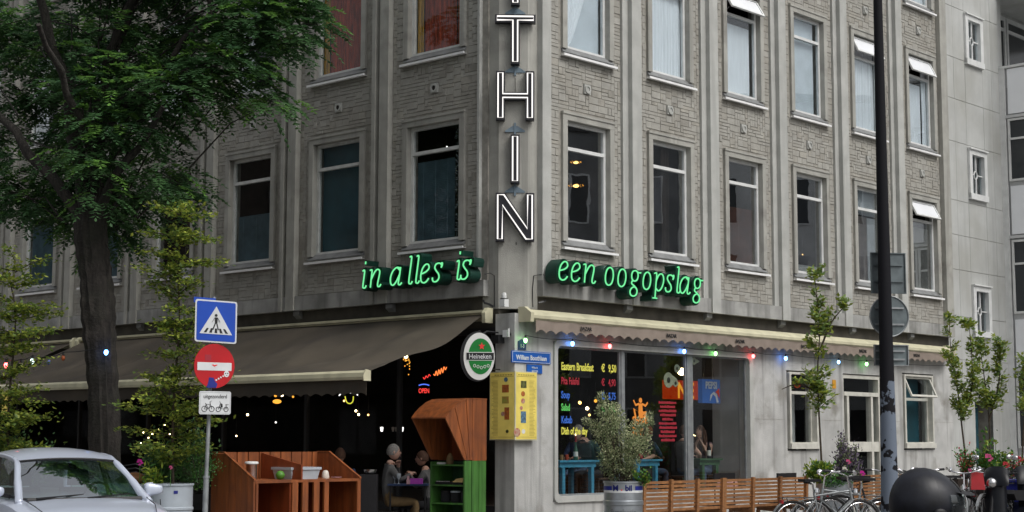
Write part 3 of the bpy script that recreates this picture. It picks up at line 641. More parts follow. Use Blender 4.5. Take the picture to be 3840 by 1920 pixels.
st = 16.757
WO = FR(st, -.25, 0)
wg = thing('glazed_wing', 'white building wing with panelled parapets and dark windows at the far right edge', 'building', WO)
q = MB(FR); q.box(st+.06, st+6, -3, 3.2, 0, 10.0); q.build('wall', 'oppw', wg)
q = MB(FR); q.box(st-.02, st+.02, -.25, -.10, 0, 10.5); q.box(st-.02, st+6, 3.2, 3.3, 0, 10.5); q.box(st-.03, st+.1, -.25, 3.2, 10.47, 10.53); q.box(st+.06, st+.14, -.1, 3.2, 9.95, 10.47); q.build('frame', 'white', wg)
for zb in (.08, 3.30, 6.48, 9.66):   # storeys: window band then parapet panel
    zf = zb-3.2
for zlo, zhi in ((9.34, 10.44), (6.42, 7.58), (3.26, 4.38), (.1, 1.2)):
    for k in range(3):
        a = -.08+k*1.1; MB(FR).box(st-.01, st+.03, a+.04, a+1.06, zlo, zhi).build('panel', 'whitesky', wg)
    MB(FR).box(st-.03, st+.05, -.12, 3.2, zlo-.10, zlo-.03).build('ledge', 'oppw', wg)
for zlo, zhi in ((7.70, 9.22), (4.52, 6.28), (1.35, 3.1)):
    for k in range(4):
        a = -.06+k*.8; q = MB(FR)
        q.box(st-.02, st+.04, a, a+.05, zlo, zhi); q.box(st-.02, st+.04, a+.72, a+.77, zlo, zhi); q.box(st-.02, st+.04, a+.05, a+.72, zhi-.05, zhi); q.box(st-.02, st+.04, a+.05, a+.72, zlo, zlo+.05); q.box(st-.02, st+.04, a+.05, a+.72, zlo+(zhi-zlo)*.66, zlo+(zhi-zlo)*.66+.05)
        wn = sub(q.build('window', 'white', wg), wg)
        MB(FR).box(st+.012, st+.018, a+.05, a+.72, zlo+.05, zhi-.05).build('pane', 'oppg', wn)
# recessed balcony above the wing
q = MB(FR); q.box(st+.3, st+6, -3, -.9, 10.0, 14.6); q.build('back_wall', 'panel', wg)
q = MB(FR); q.box(st-.02, st+6, -.9, 3.2, 12.32, 12.62); q.box(st-.02, st+.3, -3, -.3, 10.5, 14.6); q.build('roof_slab', 'panel', wg)
for k in range(3):
    a = st+.45+k*1.3; q = MB(FR); q.box(a, a+.08, -.9, -.82, 10.1, 12.2); q.box(a+1.15, a+1.23, -.9, -.82, 10.1, 12.2); q.box(a+.08, a+1.15, -.9, -.82, 12.1, 12.2); q.box(a+.08, a+1.15, -.9, -.82, 10.1, 10.2); q.box(a+.08, a+1.15, -.9, -.82, 11.82, 11.9)
    wn = sub(q.build('window', 'white', wg), wg); MB(FR).box(a+.08, a+1.15, -.868, -.862, 10.2, 12.1).build('pane', 'oppg', wn)
    if k == 0: MB(FR).box(a+.1, a+.75, -.855, -.85, 10.2, 11.8).build('curtain', 'whitesky', wn)

# ------------------------------------------------------------ unseen houses across the streets, added and sized for what the windows mirror
def terrace(label, x, y0, y1, h, facing, walls, group=None):
    t = thing('unseen_terrace', label, 'building', (x, (y0+y1)/2, 0))
    d = 8*facing; n = int((y1-y0)/3); rs = random.Random(4)
    hs_ = []
    for j in range(0, n, 3):
        ya, yb = y0+j*3, min(y1, y0+(j+3)*3); hh = h+rs.choice((-.8, 0, .6)); hs_.append(hh)
        MB().box(x, x-d, ya+.01, yb-.01, 0, hh).build('wall', walls[(j//3) % len(walls)], t)
        MB().box(x+.15*facing, x-d*1.01, ya-.05, yb+.05, hh, hh+.3).build('roof', 'roofing', t)
    for j in range(n):
        kind = (j//3) % 3
        for l in range(int(hs_[j//3]/3.1)):
            y = y0+.8+j*3; z = .9+l*3.1; w2 = 1.5 if kind != 1 else 2.2; y -= (w2-1.5)/2
            wn = MB().box(x, x+.06*facing, y-.07, y+w2+.07, z-.07, z+1.87); wn = sub(wn.build('window', ('oppw', 'oppd', 'oppw')[kind] if facing < 0 else 'opp', t), t)
            MB().box(x+.04*facing, x+.07*facing, y, y+w2*.47, z, z+1.8).build('pane', rs.choice(('oppg', 'oppcur', 'oppg')), wn); MB().box(x+.04*facing, x+.07*facing, y+w2*.53, y+w2, z, z+1.8).build('pane', rs.choice(('oppg', 'oppcur')), wn)
            if kind == 1: MB().box(x, x+1.1*facing, y-.3, y+w2+.3, z-.35, z-.15).build('balcony', 'oppw' if facing < 0 else 'opp', t); MB().box(x+1.0*facing, x+1.06*facing, y-.3, y+w2+.3, z-.15, z+.7).build('balcony_railing', 'oppd' if facing < 0 else 'opp', t)
terrace('unseen row of dark brick and slate houses down the left street, added for the window reflections', -42, 2, 62, 15.8, 1, ('opp', 'opp', 'opp'))
terrace('unseen row of pale, tan and slate houses with balconies across the right street, added for the window reflections', 38, 8, 68, 14.6, -1, ('oppw', 'opptan', 'oppd'))
# ------------------------------------------------------------ awnings
def scallop(q, n, x0, x1, zt, zb, amp, pitch, ny):
    N = int((x1-x0)/pitch*6); pts = []
    for k in range(N+1):
        x = x0+(x1-x0)*k/N; pts.append((x, zb+amp*abs(math.sin(math.pi*(x-x0)/pitch))))
    for (a, za), (b, zb_) in zip(pts, pts[1:]):
        wa = n+.008*math.sin(a*9); wb = n+.008*math.sin(b*9)
        q.hexa([(a, wa-.002, za), (b, wb-.002, zb_), (b, wb+.002, zb_), (a, wa+.002, za), (a, wa-.002, zt), (b, wb-.002, zt), (b, wb+.002, zt), (a, wa+.002, zt)])
awr = thing('awning', 'rolled-up awning with cream casing and brown scalloped valance over the shop windows', 'awning', FR(6, .1, 3.5))
q = MB(FR); prof = [(0, 3.395), (.06, 3.37), (.20, 3.38), (.245, 3.42), (.245, 3.47), (.215, 3.50), (.10, 3.565), (0, 3.57)]
q.prism([(y, z) for y, z in prof], -.72, 13.06, 'x'); q.build('casing', 'cream', awr)
for a in (-.80, 13.062):
    q = MB(FR); q.prism([(-.01, 3.36), (.25, 3.36), (.265, 3.5), (.12, 3.60), (-.01, 3.60)], a, a+.075, 'x'); q.build('end_cap', 'cream', awr)
q = MB(FR); scallop(q, .215, -.64, 13.04, 3.39, 3.19, .055, .245, 0); q.build('valance', 'valance', awr)
for s in (.43, 2.72, 4.78, 6.95, 9.1, 11.3): text('BAZAR', FR, s, .232, 3.285, .085, 'ink', awr, xs=1.05, name='lettering', bold=.002)
def shopawn(name, x0, x1, label, out=2.6, z0=3.50, z1=2.50):
    t = thing('awning', label, 'awning', FL((x0+x1)/2, .1, 3.5))
    q = MB(FL); q.box(x0, x1, 0, .12, 3.53, 3.57); q.box(x0, x1, 0, .03, 3.40, 3.53); q.build('casing', 'cream', t)
    q = MB(FL); q.prism([(-.01, 3.36), (.16, 3.36), (.17, 3.52), (.1, 3.60), (-.01, 3.60)], x0-.08, x0-.005, 'x'); q.build('end_cap', 'cream', t)
    q = MB(FL); q.prism([(-.01, 3.36), (.16, 3.36), (.17, 3.52), (.1, 3.60), (-.01, 3.60)], x1+.005, x1+.08, 'x'); q.build('end_cap', 'cream', t)
    def cloth(u, v):
        x = x0+.03+(x1-x0-.06)*u; y = .06+(out-.06)*v
        sag = -.07*math.sin(math.pi*v)-.075*max(0, math.sin(math.pi*v))**.6*abs(math.sin((x-y*.75)*1.5+.6*math.sin(x*.9)))**4-.02*math.sin(math.pi*v)*math.sin(x*3.1+y*2.4)-.012*math.sin(math.pi*v)*math.cos((x+y*.35)*9)
        return (x, y, z0+(z1-z0)*v+sag)
    q = MB(FL); q.grid(cloth, 220, 20); q.build('canvas', 'brownfab', t, smooth=True)
    q = MB(FL); q.prism([(out-.03, z1-.10), (out+.07, z1-.10), (out+.085, z1-.06), (out+.075, z1+.0), (out+.03, z1+.035), (out-.03, z1+.02)], x0-.02, x1+.02, 'x'); q.build('front_bar', 'cream', t)
    for a in (x0-.045, x1+.022): q = MB(FL); q.prism([(out-.045, z1-.12), (out+.09, z1-.12), (out+.10, z1-.05), (out+.05, z1+.05), (out-.045, z1+.03)], a, a+.023, 'x'); q.build('end_cap', 'cream', t)
    q = MB(FL); scallop(q, out, x0, x1, z1-.10, z1-.33, .04, .245, 0); q.build('valance', 'brownfab', t)
    for s in (x0+.5, (x0+x1)/2, x1-.5):
        q = MB(FL); q.tube([(s, .1, 3.42), (s+.55, out*.5, (z0+z1)/2-.30), (s+.05, out-.03, z1-.06)], .03, 6); q.build('folding_arm', 'frame', t)
    return t
shopawn('awning', -.30, 11.12, 'long brown canvas awning folded out from the corner, cream bar along its front edge')
shopawn('awning', 11.4, 19.5, 'second brown awning further down the left facade beyond the big tree')

# ------------------------------------------------------------ neon signs
def smooth(pts, n=5, closed=False):
    P = [Vector(p) for p in pts]; out = []
    m = len(P)
    for i in range(m if closed else m-1):
        p0 = P[i-1] if (i or closed) else P[0]; p1 = P[i]; p2 = P[(i+1) % m]; p3 = P[(i+2) % m] if (closed or i+2 < m) else P[-1]
        for k in range(n):
            t = k/n; out.append(.5*((2*p1)+(-p0+p2)*t+(2*p0-5*p1+4*p2-p3)*t*t+(-p0+3*p1-3*p2+p3)*t*t*t))
    if not closed: out.append(P[-1])
    return out
# glyph strokes, x-height 1, slanted afterwards; (points, closed)
G = {
 'i': (.34, [([(.02, .98), (.14, .98), (.12, .15), (.17, .02), (.27, .02), (.33, .14)], 0), ([(.15, 1.36), (.15, 1.52)], 0)]),
 'n': (.80, [([(.0, .98), (.12, .98), (.12, .5), (.12, .0)], 0), ([(.12, .45), (.30, .86), (.46, 1.0), (.60, .92), (.62, .7), (.56, .2), (.60, .03), (.70, .03), (.77, .14)], 0)]),
 'a': (.80, [([(.62, .93), (.40, 1.0), (.18, .84), (.06, .5), (.10, .14), (.26, .02), (.44, .22), (.60, .60)], 0), ([(.62, 1.0), (.60, .5), (.57, .14), (.62, .02), (.70, .03), (.78, .12)], 0), ([(.40, 1.0), (.62, .80)], 0)]),
 'l': (.34, [([(.03, 1.50), (.14, 1.50), (.13, .9), (.11, .16), (.17, .02), (.26, .03), (.32, .14)], 0)]),
 'e': (.62, [([(.08, .50), (.34, .60), (.50, .78), (.44, .98), (.28, 1.0), (.12, .80), (.05, .45), (.10, .12), (.26, .0), (.42, .06), (.54, .22)], 0)]),
 's': (.60, [([(.50, .74), (.50, .90), (.36, 1.0), (.18, .96), (.12, .78), (.22, .60), (.38, .40), (.42, .18), (.30, .02), (.12, .02), (.04, .16), (.05, .24)], 0), ([(.44, .94), (.54, 1.0), (.53, .80)], 0)]),
 'o': (.66, [([(.30, 1.0), (.12, .86), (.05, .5), (.10, .14), (.28, 0), (.46, .14), (.53, .5), (.47, .86)], 1)]),
 'g': (.66, [([(.30, 1.0), (.14, .92), (.09, .70), (.15, .48), (.30, .40), (.45, .50), (.50, .72), (.44, .93)], 1), ([(.18, .44), (.12, .26), (.30, .12), (.40, .02)], 0), ([(.40, .04), (.50, -.14), (.46, -.36), (.30, -.46), (.12, -.40), (.06, -.20), (.14, -.02), (.28, .06)], 1), ([(.44, .93), (.60, .90), (.66, .92)], 0)]),
 'p': (.76, [([(-.02, .98), (.12, .98), (.12, .3), (.12, -.44)], 0), ([(-.02, -.44), (.25, -.44)], 0), ([(.12, .55), (.26, .90), (.44, 1.0), (.58, .84), (.60, .5), (.48, .14), (.30, .0), (.13, .14)], 0)]),
}
def neon_word(t, word, f, s_list, d, n, z0, xh, wid):
    for ch, s0 in zip(word, s_list):
        adv, strokes = G[ch]
        back = MB(f); tubes = MB(f)
        for pts, cl in strokes:
            P = [(x*wid+y*xh*.13, y*xh) for x, y in pts]
            sm = smooth([(p[0], p[1], 0) for p in P], 5, bool(cl)) if len(P) > 2 else [Vector((p[0], p[1], 0)) for p in P]
            path = [(s0+d*p.x, n, z0+p.y) for p in sm]
            tubes.tube(path, .0125, 6, closed=bool(cl))
            seg = list(zip(path, path[1:]+([path[0]] if cl else [])))[:len(path) if cl else len(path)-1]
            for a, b in seg:      # deep channel box behind the tube
                dx, dz = b[0]-a[0], b[2]-a[2]; L_ = math.hypot(dx, dz) or 1; ux, uz = dx/L_, dz/L_; px, pz = -uz*.042, ux*.042; ex, ez = ux*.02, uz*.02
                y0, y1 = .10, n-.022
                back.hexa([(a[0]-px-ex, y0, a[2]-pz-ez), (b[0]-px+ex, y0, b[2]-pz+ez), (b[0]+px+ex, y0, b[2]+pz+ez), (a[0]+px-ex, y0, a[2]+pz-ez), (a[0]-px-ex, y1, a[2]-pz-ez), (b[0]-px+ex, y1, b[2]-pz+ez), (b[0]+px+ex, y1, b[2]+pz+ez), (a[0]+px-ex, y1, a[2]+pz-ez)])
        o = sub(back.build('letter', 'neoncan', t), t); tubes.build('neon_tube', 'neong', o)
nl = thing('neon_sign', 'green neon script words "in alles is" on deep dark green letters, left of the corner', 'neon sign', FL(1, .1, 4.1))
neon_word(nl, 'inallesis', FL, [2.31, 2.12, 1.625, 1.20, 1.035, .91, .63, .10, -.005], -1, .36, 4.05, .295, .385)
nr = thing('neon_sign', 'green neon script words "een oogopslag" on deep dark green letters, right of the corner', 'neon sign', FR(1.6, .1, 4.1))
neon_word(nr, 'eenoogopslag', FR, [-.28, .02, .325, .87, 1.20, 1.535, 1.87, 2.195, 2.50, 2.80, 2.90, 3.30], 1, .36, 4.045, .295, .42)
for t, f, a, b in ((nl, FL, -.1, 2.2), (nr, FR, -.1, 3.5)):
    q = MB(f)
    for k in range(5): s = a+(b-a)*k/4; q.box(s-.01, s+.01, .06, .12, 4.15, 4.17)
    q.box(a, b, .105, .125, 4.15, 4.17); q.build('rail', 'black', t)
# big vertical white letters on the corner, facing the street
FC = Frame((.045, 25.13, 0), (1, .03, 0), (0, -1, 0)); FC.flip = True
big = thing('neon_sign', 'tall vertical sign of black letters outlined in white neon, ending T H I N', 'neon sign', FC(0, 0, 6.5))
def outline_letter(polys, m='neonw'):
    # polys: list of closed outlines (x,z); box body slightly larger behind, tube along the outline
    for P in polys:
        cx = sum(p[0] for p in P)/len(P)
        def off(P, d):
            n = len(P); out = []
            for k in range(n):
                a = Vector(P[k-1]); b = Vector(P[k]); c = Vector(P[(k+1) % n]); e1 = (b-a).normalized(); e2 = (c-b).normalized()
                n1 = Vector((e1.y, -e1.x)); n2 = Vector((e2.y, -e2.x)); bis = (n1+n2); bis = bis/max(.3, bis.dot(n1)) if bis.length > 1e-6 else n1
                out.append((b.x+bis.x*d, b.y+bis.y*d))
            return out
        area = sum(P[k-1][0]*P[k][1]-P[k][0]*P[k-1][1] for k in range(len(P)))/2
        if area < 0: P = P[::-1]
        q = MB(FC); q.prism(off(P, .022), -.14, .0); o = sub(q.build('letter', 'cancase', big), big)
        q = MB(FC); pin = off(P, -.012); q.tube([(x, .02, z) for x, z in pin], .0125, 6, closed=True); q.build('neon_tube', m, o)
w_ = .10
outline_letter([[(-.305, 8.21), (-.05, 8.21), (-.05, 7.53), (.05, 7.53), (.05, 8.21), (.305, 8.21), (.305, 8.295), (-.305, 8.295)]])
outline_letter([[(-.285, 6.62), (-.185, 6.62), (-.185, 6.945), (.185, 6.945), (.185, 6.62), (.285, 6.62), (.285, 7.37), (.185, 7.37), (.185, 7.03), (-.185, 7.03), (-.185, 7.37), (-.285, 7.37)]])
outline_letter([[(-.05, 5.60), (.05, 5.60), (.05, 6.34), (-.05, 6.34)]])
outline_letter([[(-.285, 4.67), (-.19, 4.67), (-.19, 5.20), (.17, 4.67), (.285, 4.67), (.285, 5.40), (.19, 5.40), (.19, 4.87), (-.17, 5.40), (-.285, 5.40)]])
outline_letter([[(-.05, 8.50), (.05, 8.50), (.05, 9.25), (-.05, 9.25)]])
outline_letter([[(-.285, 9.6), (.285, 9.6), (.05, 9.95), (-.285, 10.35)][:0] or [(-.05, 9.45), (.05, 9.45), (.29, 10.2), (.19, 10.2), (0, 9.65), (-.19, 10.2), (-.29, 10.2)]])
for z in (8.40, 7.44, 6.47, 5.49, 9.35):
    q = MB(FC); q.box(-.16, .16, -.13, -.10, z-.05, z-.03); q.prism([(-.16, z-.03), (.16, z-.03), (.04, z+.05), (-.04, z+.05)], -.12, -.10); q.box(-.015, .015, -.12, -.09, z-.1, z+.1); q.box(-.02, .02, -.35, -.12, z-.02, z+.02); q.build('bracket', 'blueiron', big)
q = MB(FC); q.tube([(0, -.08, 7.3), (0, -.08, 7.02)], .006, 5); q.tube([(.02, -.09, 4.65), (.03, -.3, 4.3), (.02, -.3, 3.65)], .006, 5); q.tube([(.35, -.38, 4.5), (.12, -.3, 3.95), (.03, -.3, 3.72)], .005, 5); q.build('cable', 'black', big)

# ------------------------------------------------------------ things fixed to the corner
# oval beer sign facing the street, on a bracket
hs_ = frame_at(-.49, 25.0, -2); hs_.n = Vector((-.05, -1, 0)); hs_.flip = True
FH = Frame((-.50, 24.55, 0), (.999, .03, 0), (.03, -.999, 0))
hk = thing('beer_sign', 'oval green and silver Heineken beer sign with a red star hanging beside the corner', 'sign', FH(0, 0, 2.8))
q = MB(FH); q.disc((-.025, 2.8), .265, -.13, -.02, 40, .385); q.build('case', 'black', hk)
q = MB(FH); q.disc((0, 2.8), .238, -.02, .0, 40, .362); q.build('face', 'heiwhite', hk)
q = MB(FH); q.disc((.02, 2.8), .185, .0, .004, 40, .275); q.build('green_oval', 'heigreen', hk)
q = MB(FH); q.box(-.20, .228, .004, .008, 2.735, 2.865); q.build('silver_band', 'heiwhite', hk)
q = MB(FH); q.box(-.195, .226, .008, .011, 2.745, 2.855); q.build('name_band', 'ink', hk)
text('Heineken', FH, .016, .013, 2.765, .105, 'signwhite', hk, xs=.86, bold=.001, align='CENTER')
q = MB(FH); pts = []
for k in range(10): r = .062 if k % 2 == 0 else .026; a = math.pi/2+k*math.pi/5; pts.append((.04+r*.85*math.cos(a), 2.955+r*math.sin(a)))
q.prism(pts, .004, .012); q.build('star', 'heired', hk)
q = MB(FH)
for k in range(5):
    a = .035+(k-2)*.052; q.tube([(a+.018*math.cos(t), .007, 2.655-.012*abs(k-2)*0+.022*math.sin(t)-.014*(2-abs(k-2))) for t in [j*math.pi/4 for j in range(8)]], .0045, 4, closed=True)
q.build('hop_wreath', 'heiwhite', hk)
q = MB(FH); q.box(-.01, .02, -.16, -.05, 3.16, 3.20); q.tube([(0, -.1, 3.12), (.12, -.3, 3.2), (.30, -.52, 3.2)], .016, 6); q.tube([(.1, -.1, 2.6), (.25, -.4, 2.62), (.33, -.5, 2.62)], .012, 6); q.build('bracket', 'black', hk)
# yellow menu case
mc = thing('menu_case', 'yellow lit menu case with little food pictures on the corner pier', 'menu case', FR(-.8, .06, 2.05))
# wraps the corner: two faces meeting at the pier edge
CK = Vector((.044, 24.945, 0))
q = MB(); cx_, cy_ = CK.x, CK.y
pA = FL(-.856+.435, .0, 0); pB = FL(-.856+.435, .10, 0); pC = Vector((cx_, cy_, 0))+Vector(FL.n)*.10+Vector(FR.n)*.10; pD = FR(-.475, .10, 0); pE = FR(-.475, 0, 0)
q.prism([(p.x, p.y) for p in (pA, pB, pC, pD, pE, CK)], 1.525, 2.585, 'z'); q.build('case', 'cream', mc)
def on_face(f, s0, s1, z0, z1, m, nm, n=.104): MB(f).box(s0, s1, n-.003, n, z0, z1).build(nm, m, mc)
on_face(FR, -.965, -.49, 1.54, 2.57, 'menuy', 'poster'); on_face(FL, -.94, -.435, 1.54, 2.57, 'menuy', 'poster')
def inkrows(f, a, b, z0, z1):
    q = MB(f); z = z1
    while z > z0: q.box(a, a+(b-a)*random.uniform(.6, 1), .104, .1055, z, z+.006); z -= .021
    q.build('small_print', 'menuink', mc)
inkrows(FR, -.66, -.52, 1.6, 2.44); inkrows(FL, -.60, -.46, 1.6, 2.44)
for f, a, b in ((FR, -.95, -.50), (FL, -.93, -.45)): q = MB(f); q.box(a, b, .104, .1055, 2.505, 2.512); q.box(a, b, .104, .1055, 1.57, 1.575); [q.box(a+.03+k*.055, a+.07+k*.055, .104, .1058, 2.525, 2.54) for k in range(7)]; q.build('small_print', 'menuink', mc)
for f, s0, s1, z0, z1, m in ((FR, -.86, -.73, 2.33, 2.44, 'menudark'), (FR, -.86, -.74, 1.79, 1.97, 'menublue'), (FL, -.83, -.69, 2.26, 2.38, 'menuor'), (FL, -.83, -.69, 2.09, 2.20, 'menugr'), (FL, -.84, -.74, 1.84, 2.03, 'menuor')):
    MB(f).box(s0, s1, .104, .106, z0, z1).build('picture', m, mc)
for f, s, z, r, m in ((FR, -.81, 2.24, .045, 'menuor'), (FR, -.81, 2.13, .045, 'menured'), (FR, -.85, 2.02, .035, 'menured'), (FR, -.80, 1.66, .04, 'heiwhite'), (FR, -.945, 1.645, .075, 'menured'), (FL, -.77, 2.46, .04, 'menublue'), (FL, -.71, 1.93, .04, 'menured'), (FL, -.80, 1.66, .03, 'menudark')):
    q = MB(f); q.disc((s, z), r, .105, .1075, 16, r*.9); q.build('picture', m, mc)
# street name signs, house number
sn = thing('street_sign', 'blue street name plate reading William Boothlaan with a smaller plate below, on the pier', 'sign', FR(-.5, .02, 2.8))
MB(FR).box(-.98, -.06, .004, .022, 2.725, 2.91).build('plate', 'streetblue', sn)
q = MB(FR)
for a, b, c, d in ((-.965, -.075, 2.893, 2.899), (-.965, -.075, 2.736, 2.742), (-.965, -.959, 2.742, 2.893), (-.081, -.075, 2.742, 2.893)): q.box(a, b, .022, .024, c, d)
q.build('border', 'signwhite', sn)
text('William Boothlaan', FR, -.52, .024, 2.775, .105, 'signwhite', sn, xs=.92, align='CENTER', bold=.002)
MB(FR).box(-.62, -.26, .003, .018, 2.57, 2.705).build('plate', 'streetblue', sn)
text('William B.', FR, -.44, .020, 2.645, .042, 'signwhite', sn, xs=.8, align='CENTER'); text('1829-1912', FR, -.44, .020, 2.59, .042, 'signwhite', sn, xs=.8, align='CENTER')
hn = thing('house_number', 'small dark blue house number plate above the street name sign', 'house number', FR(-.73, .02, 3.0))
q = MB(FR); q.prism([(-.82, 2.93), (-.64, 2.93), (-.64, 3.05), (-.73, 3.10), (-.82, 3.06)], .003, .015); q.build('plate', 'bluecl', hn); text('1-3', FR, -.73, .017, 2.96, .09, 'signwhite', hn, xs=.8, align='CENTER')
al = thing('alarm_beacon', 'white strobe alarm above the cream casing at the corner', 'alarm', FL(-.6, .1, 3.6))
q = MB(FL); q.box(-.73, -.62, .0, .1, 3.60, 3.72); q.build('box', 'white', al); q = MB(FL); q.lathe([(.04, 0), (.04, .05), (.033, .085), (0.01, .09)], (-.675, .05, 3.735), 12); q.build('beacon', 'lampw' if 0 else 'white', al); MB(FL).box(-.72, -.63, .01, .09, 3.72, 3.736).build('collar', 'black', al)
fl = thing('security_lamp', 'small white sensor lamp on the pier under the awning casing', 'lamp', FL(-.7, .1, 3.2))
q = MB(FL); q.box(-.80, -.71, .06, .12, 3.12, 3.23); q.build('housing', 'white', fl); MB(FL).box(-.78, -.73, .0, .06, 3.15, 3.19).build('bracket', 'black', fl); q = MB(FL); q.tube([(-.82, .1, 3.25), (-.83, .11, 3.12)], .015, 6); q.build('sensor', 'white', fl); q = MB(FL); q.box(-.66, -.50, .02, .16, 3.03, 3.16); q.build('dark_box', 'black', fl)
st_ = tag(MB(FR).box(8.42, 8.55, .002, .01, 2.55, 2.72).build('sticker', 'yellowst'), 'small orange yellow sticker on the wall left of the house door', 'sticker')
wr = thing('wall_cable', 'black cables strung round the corner pier beside the neon words', 'cable', FR(-.4, .1, 3.9))
q = MB(FR); q.tube([(-.28, .07, 4.14), (-.32, .0, 4.14), (-.40, -.04, 4.12), (-.43, -.04, 3.9), (-.43, -.03, 3.62)], .007, 5); q.build('cable', 'black', wr); q = MB(FL); q.tube([(-.28, .08, 4.14), (-.33, .0, 4.16), (-.38, -.04, 4.12), (-.385, -.04, 3.62)], .007, 5); q.build('cable', 'black', wr); q = MB(FL); q.tube([(-.26, .08, 3.72), (-.30, .10, 3.68), (-.36, .06, 3.66), (-.40, .0, 3.62)], .02, 5); q.build('cable', 'black', wr)
q = MB(FR); q.tube([(-.26, .08, 3.72), (-.33, .10, 3.70), (-.40, .06, 3.68)], .02, 5); q.build('cable', 'black', wr)

# ------------------------------------------------------------ string lights
def string(label, pts, f, bulbs, sag=.03):
    t = thing('string_lights', label, 'string lights', f(*pts[0]))
    q = MB(f); P = []
    for a, b in zip(pts, pts[1:]):
        for k in range(8): u = k/8; P.append((a[0]+(b[0]-a[0])*u, a[1]+(b[1]-a[1])*u, a[2]+(b[2]-a[2])*u-sag*4*u*(1-u)))
    P.append(pts[-1]); q.tube(P, .006, 5); q.build('cable', 'black', t)
    for (x, y, z), m, nm in bulbs:
        q = MB(f); q.lathe([(.015, .075), (.017, .03), (.012, .02)], (x, y, z), 10); o = sub(q.build('socket', 'black', t), t)
        q = MB(f); q.lathe([(.003, -.045), (.02, -.035), (.03, -.01), (.028, .012), (.014, .032)], (x, y, z), 12); b = q.build('bulb', m, o, smooth=True); b['label'] = nm
    return t
bl = [(-.76, 'bulbg', 'green bulb'), (.37, 'bulbb', 'blue bulb'), (1.32, 'bulbr', 'red bulb'), (3.38, 'bulbb', 'blue bulb'), (4.32, 'bulbg', 'green bulb'), (5.51, 'bulbr', 'red bulb'), (6.60, 'bulbb', 'blue bulb'), (8.50, 'bulblb', 'pale blue bulb'), (9.58, 'bulbg', 'green bulb')]
string('party lights with coloured bulbs under the valance along the shop windows', [(s, .11, 3.15) for s, *_ in bl]+[(12.9, .11, 3.15)], FR, [((s, .11, 3.075), m, n) for s, m, n in bl], .03)
tl = [((-6.303, 2.45), 'bulbr', 'red bulb'), ((-6.118, 2.45), 'bulby', 'unlit yellow bulb'), ((-5.979, 2.50), 'bulbw', 'pale green bulb'), ((-5.774, 2.49), 'bulbd', 'unlit blue bulb'), ((-5.595, 2.54), 'bulbo', 'unlit orange bulb'), ((-5.0, 2.60), 'bulbb', 'blue bulb')]
string('drooping party lights tied to the trunk of the big tree', [(-8.5, 23.4, 2.95)]+[(x*1.15, 23.0 if x < -5.3 else 22.72, 1.55+(z-1.55)*1.15+.08) for (x, z), *_ in tl], ID, [((x*1.15, 23.0 if x < -5.3 else 22.72, 1.55+(z-1.55)*1.15), m, n) for (x, z), m, n in tl], .02)

# ------------------------------------------------------------ traffic sign on its post, left
FS = Frame((-3.95, 21.0, 0), (.955, .297, 0), (.297, -.955, 0))   # plate direction, and towards the viewer
sp = thing('sign_post', 'grey steel post carrying three traffic signs in front of the awning', 'post', (-3.97, 21.06, 0))
q = MB(); q.tube([(-3.985, 21.06, 0), (-3.975, 21.06, 1.05)], .036, 14); q.tube([(-3.975, 21.06, 1.05), (-3.93, 21.06, 3.40)], .026, 14); q.build('post', 'pole', sp, smooth=40)
q = MB(); q.tube([(-3.975, 21.06, 1.03), (-3.975, 21.06, 1.06)], .042, 14)
for z in (2.0, 2.4, 2.6, 2.95, 3.2): q.tube([(-3.975+.02*(z-1.05), 21.06, z-.015), (-3.975+.02*(z-1.05), 21.06, z+.015)], .034, 12)
q.build('clamp', 'pole', sp)
def rr(x0, x1, z0, z1, r): return rounded(x0, x1, z0, z1, r, 4)
zs_ = thing('crossing_sign', 'square blue pedestrian crossing sign with a white triangle', 'traffic sign', FS(.05, .04, 3.07))
tl_ = R(0)
FZ = Frame(FS(.06, .03, 0), (.93, .36, 0), (.36, -.93, 0)); FZ.a.z = -.045
q = MB(FZ); q.prism(rr(-.275, .275, 2.79, 3.345, .03), 0, .012); q.build('plate', 'signwhite', zs_)
q = MB(FZ); q.prism(rr(-.255, .255, 2.81, 3.325, .02), .012, .015); q.build('blue_field', 'signblue', zs_)
q = MB(FZ); q.prism([(-.215, 2.90), (.215, 2.90), (0, 3.265)], .015, .018); q.build('triangle', 'signwhite', zs_)
q = MB(FZ)
for k in range(5):
    a = (k-2)*.062; q.prism([(a*1.0-.018-.012*(k-2)*-1*0+(k-2)*.010, 2.915), (a+.018+(k-2)*.010, 2.915), (a*.86+.012, 2.975), (a*.86-.014, 2.975)], .018, .02)
q.disc((-.002, 3.147), .019, .018, .021, 12); q.prism([(-.02, 3.12), (.02, 3.12), (.016, 3.04), (-.016, 3.04)], .018, .021)
for a, b in (((-.018, 3.115), (-.055, 3.055)), ((.018, 3.115), (.052, 3.06)), ((-.008, 3.05), (-.042, 2.955)), ((.008, 3.05), (.03, 2.955))): q.bar((a[0], .0195, a[1]), (b[0], .0195, b[1]), .015, .003)
q.build('walker_print', 'ink', zs_)
MB(FZ).prism(rr(-.29, .0, 3.30, 3.375, .01), -.06, -.03).build('rear_plate', 'signblue', zs_)
ne = thing('no_entry_sign', 'round red no entry sign with stickers on its white bar and lower edge', 'traffic sign', FS(.0, .04, 2.48))
FN = Frame(FS(.05, .03, 0), (.80, .60, 0), (.60, -.80, 0))
q = MB(FN); q.disc((0, 2.485), .29, 0, .012, 44); q.build('plate', 'signred', ne)
q = MB(FN); q.prism(rr(-.245, .245, 2.425, 2.53, .006), .012, .015); q.build('white_bar', 'signwhite', ne)
q = MB(FN); q.prism([(-.045, 2.50), (-.02, 2.505), (0, 2.495), (.02, 2.505), (.045, 2.50), (.0, 2.475)], .015, .017); q.build('lips_sticker', 'heired', ne)
